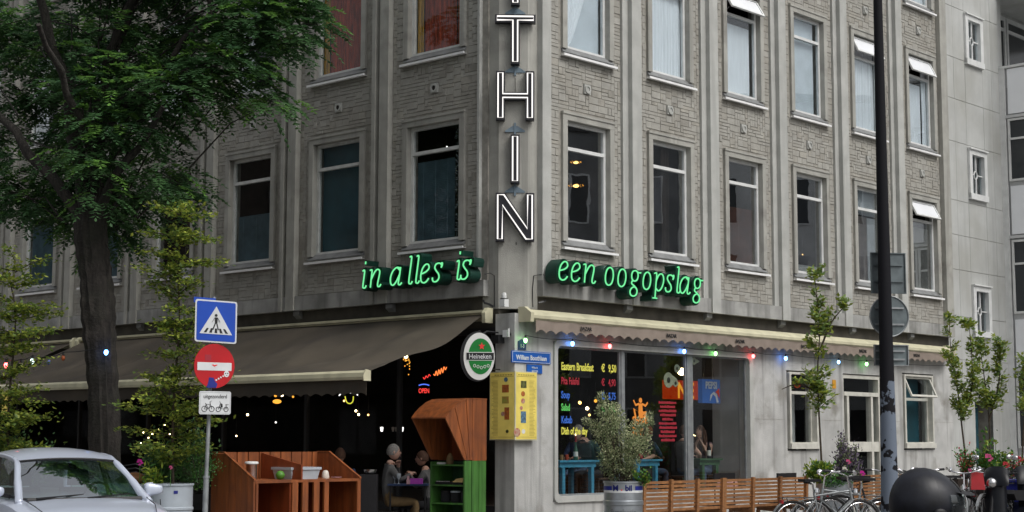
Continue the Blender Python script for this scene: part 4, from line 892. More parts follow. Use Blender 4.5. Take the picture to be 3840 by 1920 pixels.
q = MB(FN); q.prism([(-.11, 2.20), (.03, 2.20), (.045, 2.25), (.0, 2.30), (-.01, 2.33), (-.075, 2.335), (-.085, 2.27)], .012, .016); q.build('blue_sticker', 'bluebox', ne)
q = MB(FN); q.prism([(-.14, 2.55), (-.05, 2.55), (-.05, 2.63), (-.14, 2.63)], .0119, .0135); q.build('faded_sticker', 'vinylr', ne)
q = MB(FN)
for k in range(4): q.prism([(.015+.033*k, 2.297+.018*k), (.035+.033*k, 2.29+.018*k), (.042+.033*k, 2.305+.018*k), (.022+.033*k, 2.315+.018*k)], .012, .016)
q.disc((.175, 2.385), .038, .012, .016, 14, .042); q.build('bone_sticker', 'signwhite', ne)
q = MB(FN)
for x in (-.014, .016): q.disc((.175+x, 2.392), .009, .016, .017, 8)
q.prism([(.163, 2.362), (.187, 2.362), (.18, 2.37), (.17, 2.37)], .016, .017); q.build('sticker_print', 'ink', ne)
ep = thing('exception_plate', 'white plate reading uitgezonderd above a bicycle and a moped symbol', 'traffic sign', FS(.0, .04, 2.0))
FE = Frame(FS(.07, .03, 0), (.87, .49, 0), (.49, -.87, 0))
q = MB(FE); q.prism(rr(-.215, .215, 1.855, 2.155, .025), 0, .012); q.build('plate', 'signwhite', ep)
q = MB(FE)
for a, b, c, d in ((-.2, .2, 2.137, 2.141), (-.2, .2, 1.869, 1.873), (-.204, -.2, 1.869, 2.141), (.2, .204, 1.869, 2.141)): q.box(a, b, .012, .013, c, d)
q.build('border', 'pole', ep)
text('uitgezonderd', FE, 0, .014, 2.065, .072, 'ink', ep, xs=.84, align='CENTER')
q = MB(FE)
def hoop(c, r, t=.0045): q.tube([(c[0]+r*math.cos(k*math.pi/8), .014, c[1]+r*math.sin(k*math.pi/8)) for k in range(16)], t, 4, closed=True)
hoop((-.145, 1.925), .035); hoop((-.045, 1.925), .035); hoop((.045, 1.922), .03); hoop((.15, 1.922), .03)
for a, b in (((-.145, 1.925), (-.12, 1.985)), ((-.12, 1.985), (-.065, 1.985)), ((-.065, 1.985), (-.045, 1.925)), ((-.095, 1.925), (-.12, 1.985)), ((-.095, 1.925), (-.065, 1.985)), ((-.145, 1.925), (-.095, 1.925)), ((-.065, 1.985), (-.07, 2.02)), ((-.07, 2.02), (-.045, 2.03)), ((-.125, 1.985), (-.13, 2.0)), ((.045, 1.922), (.075, 2.0)), ((.075, 2.0), (.06, 2.025)), ((.055, 1.955), (.09, 1.93)), ((.09, 1.93), (.16, 1.93)), ((.14, 1.985), (.185, 1.985)), ((.15, 1.985), (.15, 1.93))): q.bar((a[0], .014, a[1]), (b[0], .014, b[1]), .008, .003)
q.prism([(.07, 1.94), (.105, 1.95), (.10, 1.99), (.08, 2.0)], .012, .016); q.build('cycle_print', 'ink', ep)

# ------------------------------------------------------------ mast with sign backs, right
ms = thing('street_mast', 'tall tapering black mast with peeling paint low down, right of the shop', 'mast', (5.14, 22, 0))
q = MB(); q.tube([(5.14, 22, 0), (5.14, 22, .25), (5.14, 22, .26), (5.14, 22, 3.0), (5.14, 22, 9.5)], [.15, .15, .125, .092, .05], 24); q.build('shaft', 'mast', ms, smooth=40)
for z in (2.62, 2.86, 3.02, 4.05): q = MB(); q.tube([(5.14, 22, z-.012), (5.14, 22, z+.012)], .104-.007*z+.0, 20); q.build('strap', 'black' if z > 3 else 'pole', ms)
FB = Frame((5.22, 22.16, 0), (.985, .17, 0), (.17, -.985, 0))
def signback(name, label, shape, z0, z1):
    t = thing(name, label, 'traffic sign', FB(0, 0, z0)); q = MB(FB)
    if shape == 'disc':
        q.disc((.01, (z0+z1)/2), .285, -.014, 0, 40); q.build('plate', 'signback', t)
        q = MB(FB); n = 40; q.tube([(.01+.282*math.cos(k*2*math.pi/n), .004, (z0+z1)/2+.282*math.sin(k*2*math.pi/n)) for k in range(n)], .009, 6, closed=True); q.build('rim', 'pole', t)
    else:
        a, b = (-.245, .265) if z0 > 3.2 else (-.225, .275)
        q.box(a, b, -.014, 0, z0, z1); q.build('plate', 'signback', t)
        q = MB(FB); 
        for x in (a, b-.012): q.box(x, x+.012, 0, .022, z0, z1)
        for z in (z0, z1-.012): q.box(a+.012, b-.012, 0, .022, z, z+.012)
        q.build('rim', 'signback' if z0 > 3.2 else 'pole', t)
    q = MB(FB)
    for z in ((z0*.7+z1*.3), (z0*.3+z1*.7)): q.box(-.2, .22, .0, .022, z-.012, z+.012); 
    q.build('channel', 'pole' if z0 < 3 else 'signback', t)
signback('traffic_sign', 'grey green back of a square traffic sign, topmost on the black mast', 'sq', 3.56, 4.13)
signback('traffic_sign', 'back of a round grey traffic sign in the middle of the black mast', 'disc', 2.96, 3.53)
signback('traffic_sign', 'back of a low oblong plate under the round sign on the black mast', 'sq', 2.56, 2.85)

# ------------------------------------------------------------ orange serving counter
FO = Frame((-3.40, 21.5, 0), (.6765, .7365, 0), (-.7396, .6730, 0))   # x along its front, y towards its back
oc = thing('serving_counter', 'orange slatted wooden serving counter with sloping sides on the terrace', 'counter', FO(0, 0, 0))
W_, D_ = 1.84, .92; zt0, zb1 = .985, 1.335
def plank_side(x0, x1, label=None):
    for k in range(7):
        a = D_*k/7; b = D_*(k+1)/7-.006
        def zz_(y): return zt0+(zb1-zt0)*min(1, y/.66)
        q = MB(FO); q.hexa([(x0, a, .08), (x1, a, .08), (x1, b, .08), (x0, b, .08), (x0, a, zz_(a)), (x1, a, zz_(a)), (x1, b, zz_(b)), (x0, b, zz_(b))]); q.build('plank', 'orange', oc)
plank_side(-.035, -.002); plank_side(W_+.002, W_+.035)
q = MB(FO); q.hexa([(-.036, -.01, zt0+.0), (.0, -.01, zt0), (0, .66, zb1+.01), (-.036, .66, zb1+.01), (-.036, -.01, zt0+.02), (0, -.01, zt0+.02), (0, .66, zb1+.03), (-.036, .66, zb1+.03)]); q.box(-.036, 0, .659, D_, zb1+.008, zb1+.03); q.build('edge_trim', 'orange', oc); q = MB(FO)
q.hexa([(W_, -.01, zt0), (W_+.036, -.01, zt0), (W_+.036, .66, zb1+.01), (W_, .66, zb1+.01), (W_, -.01, zt0+.02), (W_+.036, -.01, zt0+.02), (W_+.036, .66, zb1+.03), (W_, .66, zb1+.03)])
q.box(W_, W_+.036, .659, D_, zb1+.008, zb1+.03); q.build('edge_trim', 'orange', oc)
for k in range(19):
    a = W_*k/19; MB(FO).box(a+.003, a+W_/19-.006, D_-.025+.012*(k % 2), D_+.005, .08, zb1+.02).build('plank', 'orange', oc)
MB(FO).box(0, W_, .0, D_-.03, zt0-.035, zt0).build('counter_top', 'orange', oc)
MB(FO).hexa([(.80, .02, zt0), (.825, .02, zt0), (.825, D_-.03, zt0), (.80, D_-.03, zt0), (.80, .02, zt0+.20), (.825, .02, zt0+.20), (.825, D_-.03, zt0+.36), (.80, D_-.03, zt0+.36)]).build('divider', 'orangedk', oc)
for a, b in ((.0, .035), (.62, .72), (.80, .90), (1.0, 1.10), (1.19, 1.27), (W_-.04, W_)): MB(FO).box(a, b, -.015, .02, .06, zt0-.036).build('slat', 'orange', oc)
q = MB(FO); q.box(0, W_, 0, D_-.03, .30, .33); q.box(.60, .625, .02, D_-.03, .08, zt0-.04); q.box(1.27, 1.295, .02, D_-.03, .08, zt0-.04); q.build('shelf', 'orangedk', oc)
def pot(name, label, cat, x, y, z, prof, m, f=FO, n=24, smooth_=40):
    p = f(x, y, z); q = MB(); q.lathe(prof, (p.x, p.y, p.z), n); return tag(q.build(name, m, smooth=smooth_), label, cat)
zc = zt0
can = thing('steel_canister', 'steel canister with a white lid on the orange counter', 'canister', FO(.28, .45, zc))
p = FO(.28, .45, zc); q = MB(); q.lathe([(.078, 0), (.078, .20), (.082, .205), (.082, .215)], tuple(p), 24); q.build('body', 'steel', can, smooth=40); q = MB(); q.lathe([(.095, .216), (.095, .235), (.085, .245), (.02, .25)], tuple(p), 24); q.build('lid', 'white', can, smooth=40)
pot('lime_fruit', 'round green lime lying on the orange counter', 'fruit', .62, .25, zc, [(.01, 0), (.045, .012), (.062, .05), (.062, .075), (.04, .11), (.008, .122)], 'lime', smooth_=True)
tb = thing('dish_tub', 'pale grey oblong plastic tub on the orange counter', 'tub', FO(1.02, .40, zc))
q = MB(FO); q.hexa([(.80, .22, zc), (1.26, .22, zc), (1.26, .58, zc), (.80, .58, zc), (.77, .20, zc+.13), (1.29, .20, zc+.13), (1.29, .60, zc+.13), (.77, .60, zc+.13)]); q.build('body', 'tub', tb); MB(FO).box(.755, 1.305, .185, .615, zc+.13, zc+.165).build('rim', 'tub', tb)
pot('tealight_holder', 'small ivory cup on the right end of the orange counter', 'cup', 1.52, .35, zc, [(.05, 0), (.055, .02), (.045, .085), (.03, .11), (.01, .115)], 'ivory')
pot('saucer', 'flat pinkish saucer beside the ivory cup on the orange counter', 'saucer', 1.68, .3, zc, [(.04, 0), (.075, .012), (.078, .018), (.02, .014)], 'flesh')

# ------------------------------------------------------------ green cutlery station with orange hood
FG = Frame((-.72, 24.0, 0), (-.7396, .6730, 0), (.67301, .73963, 0))   # x along its open front (left), y inwards
gs = thing('serving_station', 'green slatted cupboard with open shelves under a curved orange hood beside the pier', 'cupboard', FG(0, 0, 0))
zg = 1.22
for k in range(6):
    a = .475*k/6; MB(FG).box(-.03+.006*(k % 2), 0, a+.003, a+.475/6-.004, .02, zg).build('slat', 'green', gs)
MB(FG).box(.66, .69, 0, .475, .02, zg-.02).build('side_panel', 'green', gs)
for k in range(5): a = .66*k/5; MB(FG).box(a+.003, a+.66/5-.004, .455, .475, .02, zg-.02).build('back_plank', 'greentab', gs)
for z in (.28, .57, .84, 1.14): MB(FG).box(.001, .66, 0, .455, z, z+.022).build('shelf', 'green', gs)
# hood side: fan of planks in the plane x=-.03..0
ax, az = -.03, 1.23   # apex (y, z)
arc = [(.16, 2.13), (.03, 2.12), (-.10, 2.075), (-.21, 2.01), (-.31, 1.935), (-.41, 1.84)]
base = [(.16, 1.23), (.12, 1.23), (.09, 1.23), (.06, 1.23), (.03, 1.23), (.0, 1.235)]
for xx, nm in ((-.03, 'fan_plank'), (.66, 'fan_plank')):
    for k in range(5):
        (a0, b0), (a1, b1) = arc[k], arc[k+1]; (c0, d0), (c1, d1) = base[k], base[k+1]
        q = MB(FG); e = .004
        q.prism([(c0-e*.2, d0), (a0-e, b0), (a1+e, b1), (c1+e*.2, d1)], xx+.006*(k % 2), xx+.022+.006*(k % 2), 'x'); q.build(nm, 'orange', gs)
    MB(FG).box(xx, xx+.03, .165, .475, zg+.001, 2.13).build('side_plank', 'orange', gs)
for k in range(5):
    (a0, b0), (a1, b1) = arc[k], arc[k+1]
    q = MB(FG); q.hexa([(-.035, a0-.003, b0), (.695, a0-.003, b0), (.695, a1+.003, b1), (-.035, a1+.003, b1), (-.035, a0-.003, b0+.02), (.695, a0-.003, b0+.02), (.695, a1+.003, b1+.02), (-.035, a1+.003, b1+.02)]); q.build('roof_plank', 'orange', gs)
MB(FG).box(-.035, .695, .163, .475, 2.131, 2.151).build('roof_plank', 'orange', gs)
MB(FG).box(0, .66, .44, .46, zg, 2.13).build('back_panel', 'orangedk', gs)
# things on its shelves
tr = thing('cutlery_tray', 'dark tray of cutlery sorted in compartments on the green station', 'tray', FG(.33, .2, .862)); MB(FG).box(.06, .62, .04, .40, .864, .90).build('tray', 'plastic', tr)
for k in range(6): MB(FG).box(.30+.05*k, .335+.05*k, .03, .36, .90, .915).build('cutlery', 'steel', tr)
q = MB(FG); q.hexa([(.05, .04, .90), (.26, .04, .90), (.24, .3, .90), (.08, .3, .90), (.07, .08, .96), (.22, .08, .95), (.2, .25, .97), (.1, .25, .96)]); tag(q.build('bread_rolls', 'bread'), 'yellow bread rolls lying beside the cutlery tray', 'bread')
q = MB(FG); q.hexa([(.08, .25, .91), (.24, .25, .91), (.22, .4, .91), (.1, .4, .91), (.1, .28, .99), (.2, .28, .985), (.2, .36, .99), (.11, .36, .985)]); tag(q.build('red_napkins', 'redpl'), 'red folded napkins behind the bread on the green station', 'napkins')
p0 = FG(.47, .2, 1.162); q = MB(); q.lathe([(.05, 0), (.06, .05), (.045, .12), (.02, .16), (.005, .17)], tuple(p0), 14); tag(q.build('wrapped_bottle', 'khaki', smooth=40), 'khaki wrapped bottle on the top green shelf', 'bottle')
p0 = FG(.08, .2, 1.162); q = MB(); q.ball((p0.x, p0.y, p0.z+.035), .04); tag(q.build('paper_ball', 'tub', smooth=True), 'pale blue crumpled cloth on the top green shelf near the slatted side', 'cloth')
p0 = FG(.60, .15, 1.162); q = MB(); q.lathe([(.07, 0), (.075, .02), (.06, .03)], tuple(p0), 16); tag(q.build('plate', 'white', smooth=40), 'white plate at the left end of the top green shelf', 'plate')
for k, (s, lb) in enumerate(((.12, 'nearest the slatted side'), (.33, 'in the middle with a white lid'), (.54, 'at the far left'))):
    p0 = FG(s, .2, .592); t = thing('storage_jar', 'dark round jar on the middle green shelf, '+lb, 'jar', p0); q = MB(); q.lathe([(.075, 0), (.085, .02), (.085, .14), (.08, .15)], tuple(p0), 18); q.build('body', 'darkcl', t, smooth=40)
    q = MB(); q.lathe([(.088, .151), (.088, .175), (.03, .18)], tuple(p0), 18); q.build('lid', 'tub' if k == 1 else 'plastic', t, smooth=40)
pot('small_bowl', 'turquoise bowl on the lowest green shelf', 'bowl', .33, .2, .302, [(.04, 0), (.08, .05), (.09, .07), (.07, .065)], 'tealsh', FG)
# ------------------------------------------------------------ benches along the right facade (backs towards the street)
FBn = FR
def bench(s0, n0, Lb, label, ns=3):
    """own coordinates: x along the bench, y towards the facade"""
    t = thing('bench', label, 'bench', FR(s0, n0, 0), 'teak benches with their backs to the street', False, math.atan2(FR.a.y, FR.a.x))
    H = .93
    for k in range(ns+1):
        x = Lb*k/ns; q = MB(); q.prism([(-.03, 0), (.03, 0), (.06, .38), (.015, H), (-.035, H), (-.015, .38)], x-.03, x+.03, 'x')
        q.prism([(.05, .34), (.46, .36), (.46, .42), (.05, .42)], x-.028, x+.028, 'x'); q.prism([(.42, 0), (.47, 0), (.47, .36), (.42, .36)], x-.028, x+.028, 'x'); q.build('leg', 'teak', t)
    for k in range(ns):
        a, b = Lb*k/ns+.032, Lb*(k+1)/ns-.032
        for j in range(8):
            z = .445+j*.060; y = .035-.03*(z-.4); MB().box(a, b, y-.009, y+.012, z, z+.042).build('slat', 'teak', t)
    for j in range(5): MB().box(.0, Lb, .08+j*.08, .145+j*.08, .423, .445).build('seat_slat', 'teak', t)
    return t
bench(.03, 1.80, 2.05, 'first teak slatted bench directly right of the oil drum planter')
b2 = bench(2.13, 1.80, 2.42, 'second teak slatted bench, behind the parked bicycle with the black saddle')
b3 = dup(b2, FR(5.55, 1.80, 0), label='third teak bench, mostly hidden behind the bicycles left of the mast')
for nm, s, w_, lb in (('chair', 3.15, .6, 'dark cafe chair back showing just above the first bench'), ('chair', 5.05, .5, 'dark cafe chair back showing above the second bench')):
    t = thing(nm, lb, 'chair', FR(s, 1.1, 0), 'dark cafe chairs by the shop window', False, math.atan2(FR.a.y, FR.a.x))
    q = MB(); q.box(-.3, .3, 0, .03, .86, .98 if s < 4 else .955); q.build('backrest', 'black', t); q = MB(); q.box(-.3, .3, 0, .45, .43, .46); q.build('seat', 'black', t)
    for x in (-.28, .28):
        for y in (.01, .43): q = MB(); q.tube([(x, y, 0), (x, y, .9 if y < .1 else .44)], .013, 6); q.build('leg', 'black', t)

# ------------------------------------------------------------ planters
def drum(name, label, x, y, H, r, rings, m='galv', cat='planter', soil=True):
    t = thing(name, label, cat, (x, y, 0)); prof = [(r*.97, 0), (r, .01)]
    for z in rings: prof += [(r, z-.025), (r+.012, z-.012), (r+.012, z+.012), (r, z+.025)]
    prof += [(r, H-.03), (r+.014, H-.025), (r+.014, H), (r-.01, H), (r-.012, H-.06)]
    q = MB(); q.lathe(prof, (x, y, 0), 40); q.build('drum', m, t, smooth=35)
    q = MB(); q.lathe([(r-.015, H-.08), (r-.015, H-.06)], (x, y, 0), 20); q.build('soil', 'darkbrown', t); return t
def wrap_text(s, t, cx, cy, r, z, size, m, ang0, xs=1, bold=0):
    o = text(s, ID, 0, 0, z, size, m, t, xs=xs, align='CENTER', bold=bold); o0 = parent_origin(t)
    for v in o.data.vertices:
        p = v.co+o0; a = ang0+p.x/r; v.co = Vector((cx+(r+.002+abs(p.y)*.3)*math.cos(a), cy+(r+.002)*math.sin(a), p.z))-o0
    return o
dx, dy = 1.65, 23.9; md = drum('oil_drum_planter', 'silver ribbed oil drum planter printed M bil Synthetic, holding a pale bush', dx, dy, .93, .285, (.30, .33, .60, .63))
va = math.atan2(-dy, -dx)
def band_piece(t, a0, a1, z0, z1, r, m, n=8, cx=dx, cy=dy):
    q = MB()
    for k in range(n):
        b0 = a0+(a1-a0)*k/n; b1 = a0+(a1-a0)*(k+1)/n
        P = [(cx+rr_*math.cos(b), cy+rr_*math.sin(b), z) for z in (z0, z1) for rr_, b in ((r, b0), (r, b1), (r+.002, b1), (r+.002, b0))]
        q.hexa(P)
    return q.build('print_band', m, t)
band_piece(md, va-1.5, va-.62, .80, .86, .286, 'bluebox'); band_piece(md, va+.66, va+1.5, .80, .86, .286, 'bluebox')
band_piece(md, va-1.5, va+1.5, .765, .80-.0, .2855, 'signwhite', 24); 
wrap_text('M', md, dx, dy, .287, .795, .115, 'bluebox', va-.40, 1, .004); wrap_text('.', md, dx, dy, .287, .80, .11, 'heired', va-.08, 1, .004); wrap_text('bil', md, dx, dy, .287, .795, .115, 'bluebox', va+.28, 1, .004)
wrap_text('Synthetic', md, dx, dy, .287, .45, .115, 'pole', va, .95, .002)
drum('drum_planter', 'dull grey drum planter with flowers behind the silver car', -4.50, 21.5, .95, .265, (.32, .62), 'tub')
band_piece(bpy.data.objects['drum_planter'], math.atan2(-21.5, 4.5)+.05, math.atan2(-21.5, 4.5)+.25, .82, .86, .267, 'bluebox', cx=-4.5, cy=21.5)
band_piece(bpy.data.objects['drum_planter'], math.atan2(-21.5, 4.5)-.2, math.atan2(-21.5, 4.5)+1.3, .40, .52, .267, 'redpl', cx=-4.5, cy=21.5)
drum('drum_planter', 'grey ribbed drum planter between the benches and the bicycles', 5.25, 26.3, .90, .30, (.30, .60), 'galv')
drum('drum_planter', 'drum planter at the left edge of the picture under the hornbeam', -6.95, 22.3, .9, .28, (.3, .6), 'tub')
t = thing('planter_box', 'long dark planter box with red and pink flowers by the stair tower', 'planter', (8.6, 28.9, 0)); MB().box(7.9, 9.4, 28.6, 29.2, 0, .85).build('box', 'darkbrown', t)
t = thing('blue_crate', 'bright blue plastic crate behind the parked moped at the right edge', 'crate', (8.25, 26.6, 0)); MB().box(8.05, 8.65, 26.4, 26.9, 0, .86).build('body', 'bluebox', t); MB().box(8.02, 8.68, 26.37, 26.93, .861, .90).build('rim', 'bluebox', t)
t = tag(MB().box(8.28, 8.42, 25.0, 25.1, 0, 1.06).build('wooden_post', 'teak'), 'brown wooden post cut by the right edge of the picture', 'post')
t = thing('painted_crate', 'painted white and teal wooden crate with a wicker seat behind the car', 'crate', (-5.35, 21.9, 0)); MB().box(-5.9, -4.85, 21.7, 22.2, 0, .93).build('body', 'graff', t)
t = thing('wrought_chair', 'black wrought metal chair back with curved bars left of the drum planter', 'chair', (-5.3, 22.4, 0))
q = MB()
for k in range(5): q.tube([(-5.62, 22.4, .80+.05*k), (-5.45, 22.36, .93+.055*k), (-5.2, 22.35, .97+.055*k), (-4.98, 22.4, .90+.05*k)], .010, 6)
q.tube([(-5.62, 22.4, 0), (-5.62, 22.4, 1.02)], .013, 6); q.tube([(-4.98, 22.4, 0), (-4.98, 22.4, 1.1)], .013, 6); q.build('backrest', 'black', t); q = MB(); q.box(-5.6, -5.0, 22.4, 22.85, .44, .47); q.build('seat', 'black', t)
q = MB(); q.ball((-5.12, 22.0, 1.0), .14, 12, 8, 1, 1, .6); tag(q.build('wicker_basket', 'teak', smooth=True), 'small brown wicker basket on the painted crate', 'basket')

# ------------------------------------------------------------ foliage
def rotm(n):
    """n random orthonormal frames"""
    a = rng.normal(size=(n, 3)); a /= np.linalg.norm(a, axis=1)[:, None]; b = rng.normal(size=(n, 3)); b -= a*(a*b).sum(1)[:, None]; b /= np.linalg.norm(b, axis=1)[:, None]
    return a, b, np.cross(a, b)
def leafcards(P, D, S, Ln, Wd, fold=.25):
    """one folded leaf per row: base P, direction D, side S (unit), length, width -> verts, quads"""
    n = len(P); N = np.cross(D, S)
    Ln = np.broadcast_to(Ln, (n,))[:, None]; Wd = np.broadcast_to(Wd, (n,))[:, None]
    base = P; tip = P+D*Ln; mid = P+D*Ln*.45
    l = mid+S*Wd/2+N*Wd*fold; r = mid-S*Wd/2+N*Wd*fold
    V = np.stack([base, l, tip, r], 1).reshape(-1, 3); F = np.arange(n*4).reshape(n, 4); return V, F
def unit(a): return a/np.maximum(1e-9, np.linalg.norm(a, axis=-1, keepdims=True))
def pinnate(P, D, up, Lr, pairs=7, ll=.055, lw=.02, droop=.35):
    """compound leaves: rachis from P along D bending down"""
    n = len(P); D = unit(D); S = unit(np.cross(D, up)); Vs = []; 
    for k in range(pairs*2+1):
        j = k//2; t = (j+1)/(pairs+.5) if k < pairs*2 else 1.0
        pos = P+D*(Lr*t)[:, None]+np.array([0, 0, -1])*(droop*Lr*t*t)[:, None]
        sgn = 1 if k % 2 else -1
        if k == pairs*2: d = unit(D+np.array([0, 0, -.6])); s = S
        else: d = unit(S*sgn+D*.55+np.array([0, 0, -.25])+rng.normal(0, .12, (n, 3))); s = unit(np.cross(d, up)+rng.normal(0, .1, (n, 3)))
        sz = .6+.4*math.sin(math.pi*min(1, t*.85+.1))
        V, F = leafcards(pos, d, s, ll*sz*rng.uniform(.8, 1.2, n), lw*rng.uniform(.8, 1.2, n)); Vs.append(V)
    V = np.concatenate(Vs); return V, np.arange(len(V)).reshape(-1, 4)
class Crown:
    def __init__(s): s.V = []; s.F = []; s.M = []; s.n = 0
    def add(s, VF, mi):
        V, F = VF; s.V.append(V); s.F.append(F+s.n); s.M.append(np.full(len(F), mi) if np.isscalar(mi) else mi); s.n += len(V)
    def build(s, name, mats, parent, origin, label=None):
        V = np.concatenate(s.V)-np.array(origin); o = npmesh(name, V, np.concatenate(s.F), mats, np.concatenate(s.M), parent)
        if label: o['label'] = label
        return o
def limb(q, a, b, r0, r1, n=6, wig=.06):
    a = Vector(a); b = Vector(b); L_ = (b-a).length; P = []; Rr = []
    for k in range(n+1):
        t = k/n; w_ = math.sin(math.pi*t)*wig*L_
        P.append(a+(b-a)*t+Vector((random.uniform(-1, 1), random.uniform(-1, 1), random.uniform(-.3, .9)))*w_*.6); Rr.append(r0+(r1-r0)*t)
    q.tube(P, Rr, 8); return P

# big locust tree in front of the left facade
TX, TY = -5.02, 20.0
tree = thing('locust_tree', 'big dark green leafy street tree whose crown hides the upper left of the building', 'tree', (TX, TY, 0))
q = MB()
trunk = [(-4.98, 20, -.05), (-5.0, 20, .5), (-5.04, 20, 1.2), (-5.09, 20.02, 2.1), (-5.13, 20.02, 2.65), (-5.18, 20.03, 3.15), (-5.25, 20.05, 3.6), (-5.31, 20.05, 4.0), (-5.33, 20.08, 4.35)]
rad = [.27, .21, .185, .18, .185, .21, .19, .20, .19]
P = smooth(trunk, 8); Rr = []
for k in range(len(P)): t = k/(len(P)-1)*(len(rad)-1); i = min(int(t), len(rad)-2); Rr.append(rad[i]+(rad[i+1]-rad[i])*(t-i)+.008*math.sin(k*1.7)+random.uniform(-.004, .004))
q.tube(P, Rr, 28)
# knobbly bark ridges
for v_i in range(len(q.v)):
    v = q.v[v_i]; c = Vector((TX, TY, v.z)); j = v_i % 28
    q.v[v_i] = v+Vector((v.x-(-5.1-.03*v.z), v.y-20, 0)).normalized()*(.018*math.sin(j*2.7+v.z*1.1)+.012*math.sin(j*6.1+v.z*3.3))
limb(q, (-5.33, 20.05, 4.1), (-5.72, 20.1, 6.2), .12, .07, 8, .05); limb(q, (-5.30, 20.05, 4.1), (-5.22, 20.2, 6.4), .11, .06, 8, .05)
limb(q, (-5.33, 20.05, 4.2), (-6.9, 20.5, 6.0), .09, .04); limb(q, (-5.28, 20.0, 4.25), (-4.3, 19.4, 5.6), .07, .03); limb(q, (-5.2, 20.2, 5.5), (-3.6, 19.8, 7.1), .06, .025); limb(q, (-5.7, 20.1, 6.1), (-6.4, 19.2, 8.4), .07, .03); limb(q, (-5.22, 20.2, 6.3), (-4.4, 20.8, 9.2), .06, .03); limb(q, (-5.3, 20.1, 5.0), (-5.6, 18.5, 6.4), .06, .03)
limb(q, (-3.9, 19.6, 9.2), (-3.80, 19.7, 6.7), .045, .03); limb(q, (-5.22, 20.2, 6.3), (-3.9, 19.6, 9.2), .05, .04)
q.build('trunk', 'bark', tree, smooth=60)
crown = Crown(); blobs = []
def at(px, py, Y):     # direction table of where the crown's clumps hang, in metres
    return ((px-1288)/4030*Y, Y, 1.55+(1103-py)/4030*Y*1.0)
CL = [(40, 40, 20, .55), (150, 20, 19.4, .5), (250, 70, 20.4, .55), (380, 40, 19.2, .55), (480, 110, 20.5, .55), (600, 40, 19.6, .5), (700, 40, 20.2, .45), (765, 45, 19.8, .36), (660, 110, 20.8, .42), (560, 150, 19.6, .48), (100, 130, 19, .5), (230, 180, 19.5, .55), (350, 180, 20.8, .5), (440, 220, 19.6, .5), (540, 240, 20.4, .42), (620, 200, 19.9, .42), (670, 250, 19.6, .30), (120, 250, 20.2, .5), (30, 220, 19.6, .42), (240, 290, 19.0, .5), (340, 300, 20.0, .42), (430, 290, 20.4, .28), (60, 330, 20.5, .42), (160, 360, 19.4, .5), (280, 370, 20.2, .36), (40, 430, 20, .5), (140, 450, 20.8, .55), (250, 470, 20.5, .5), (340, 440, 20.1, .42), (420, 450, 19.8, .40), (460, 490, 20.3, .30), (180, 540, 20.3, .45), (260, 560, 19.9, .42), (330, 530, 20.0, .42), (380, 500, 20.4, .35), (60, 500, 19.6, .45), (-60, 470, 20, .5), (-80, 350, 20, .5), (-70, 200, 20, .6), (-60, 60, 20, .6), (230, 600, 20.0, .30), (300, 590, 20.4, .30), (400, 400, 20.6, .3), (510, 30, 20.9, .5), (700, -40, 19.9, .5), (730, 90, 19.7, .28), (590, 90, 20.4, .45), (220, 250, 20.9, .5), (330, 110, 20.0, .55), (500, 180, 20.2, .4), (420, 130, 19.9, .5), (300, 240, 20.2, .5), (60, 130, 20.6, .5), (200, 430, 19.9, .42), (110, 510, 20.3, .4), (170, 90, 20.4, .5)]
for c in CL: blobs.append((np.array(at(c[0], c[1], c[2]+(2.5 if c[0] < 430 and c[1] < 400 else (1.3 if c[0] < 400 else 0)))), c[3]))
CL2 = [(165, 210, 19.7, .34), (215, 300, 19.6, .34), (250, 230, 19.8, .36), (290, 320, 19.7, .34), (180, 390, 19.6, .34), (240, 420, 19.5, .32), (330, 260, 19.8, .36), (200, 130, 19.9, .34), (290, 140, 19.9, .36), (370, 330, 19.8, .3), (230, 500, 19.5, .28), (350, 200, 19.7, .34), (265, 60, 20, .36)]
for c in CL2: blobs.append((np.array(at(*c[:3])), c[3]))
for _ in range(30):     # the rest of the crown, above and behind
    a = random.uniform(0, 6.28); rr_ = random.uniform(.3, 1.9); z = random.uniform(7.2, 9.3); rr_ *= math.sqrt(max(.1, 1-((z-7.2)/2.6)**2))
    blobs.append((np.array((-4.3+rr_*math.cos(a), 20.9+rr_*math.sin(a), z)), random.uniform(.4, .6)))
tw_ = MB()
cen = np.array((-5.25, 20.05, 5.5))
for c, r in blobs:
    vol = (r/.5)**2.2; n = int(68*vol)
    d = unit(rng.normal(size=(n, 3))); rad_ = r*rng.uniform(.15, 1, n)**.6; d[:, 2] *= .62
    P = c+d*rad_[:, None]
    out = unit(unit(P-c)*.9+unit(c-cen)*.35+rng.normal(0, .35, (n, 3))); out[:, 2] *= .4; out = unit(out)
    lr = rng.uniform(.2, .34, n); light = rng.random(n) < np.where(d[:, 2] > .2, .42, .10)  # upper leaves of each clump made paler, toplight put into the colour
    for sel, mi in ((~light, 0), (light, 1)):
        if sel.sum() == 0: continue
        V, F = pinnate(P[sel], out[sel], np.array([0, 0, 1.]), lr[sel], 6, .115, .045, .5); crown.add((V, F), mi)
    cv = Vector(c); src = Vector((-5.3+(cv.x+5.3)*random.uniform(0, .55), 20.05+(cv.y-20)*random.uniform(0, .5), max(4.3, cv.z-random.uniform(.3, 1.4))))
    tw_.tube([src, (src+cv)/2+Vector((0, 0, .15)), cv], [.013, .009, .004], 5)
    for _ in range(4): e = cv+Vector((random.uniform(-1, 1), random.uniform(-1, 1), random.uniform(-.3, .3)))*r*.8; tw_.tube([cv, (cv+e)/2+Vector((0, 0, .03)), e], [.007, .005, .003], 4)
crown.build('crown', ['leaf', 'leafb'], tree, (TX, TY, 0)); tw_.build('branches', 'bark', tree)

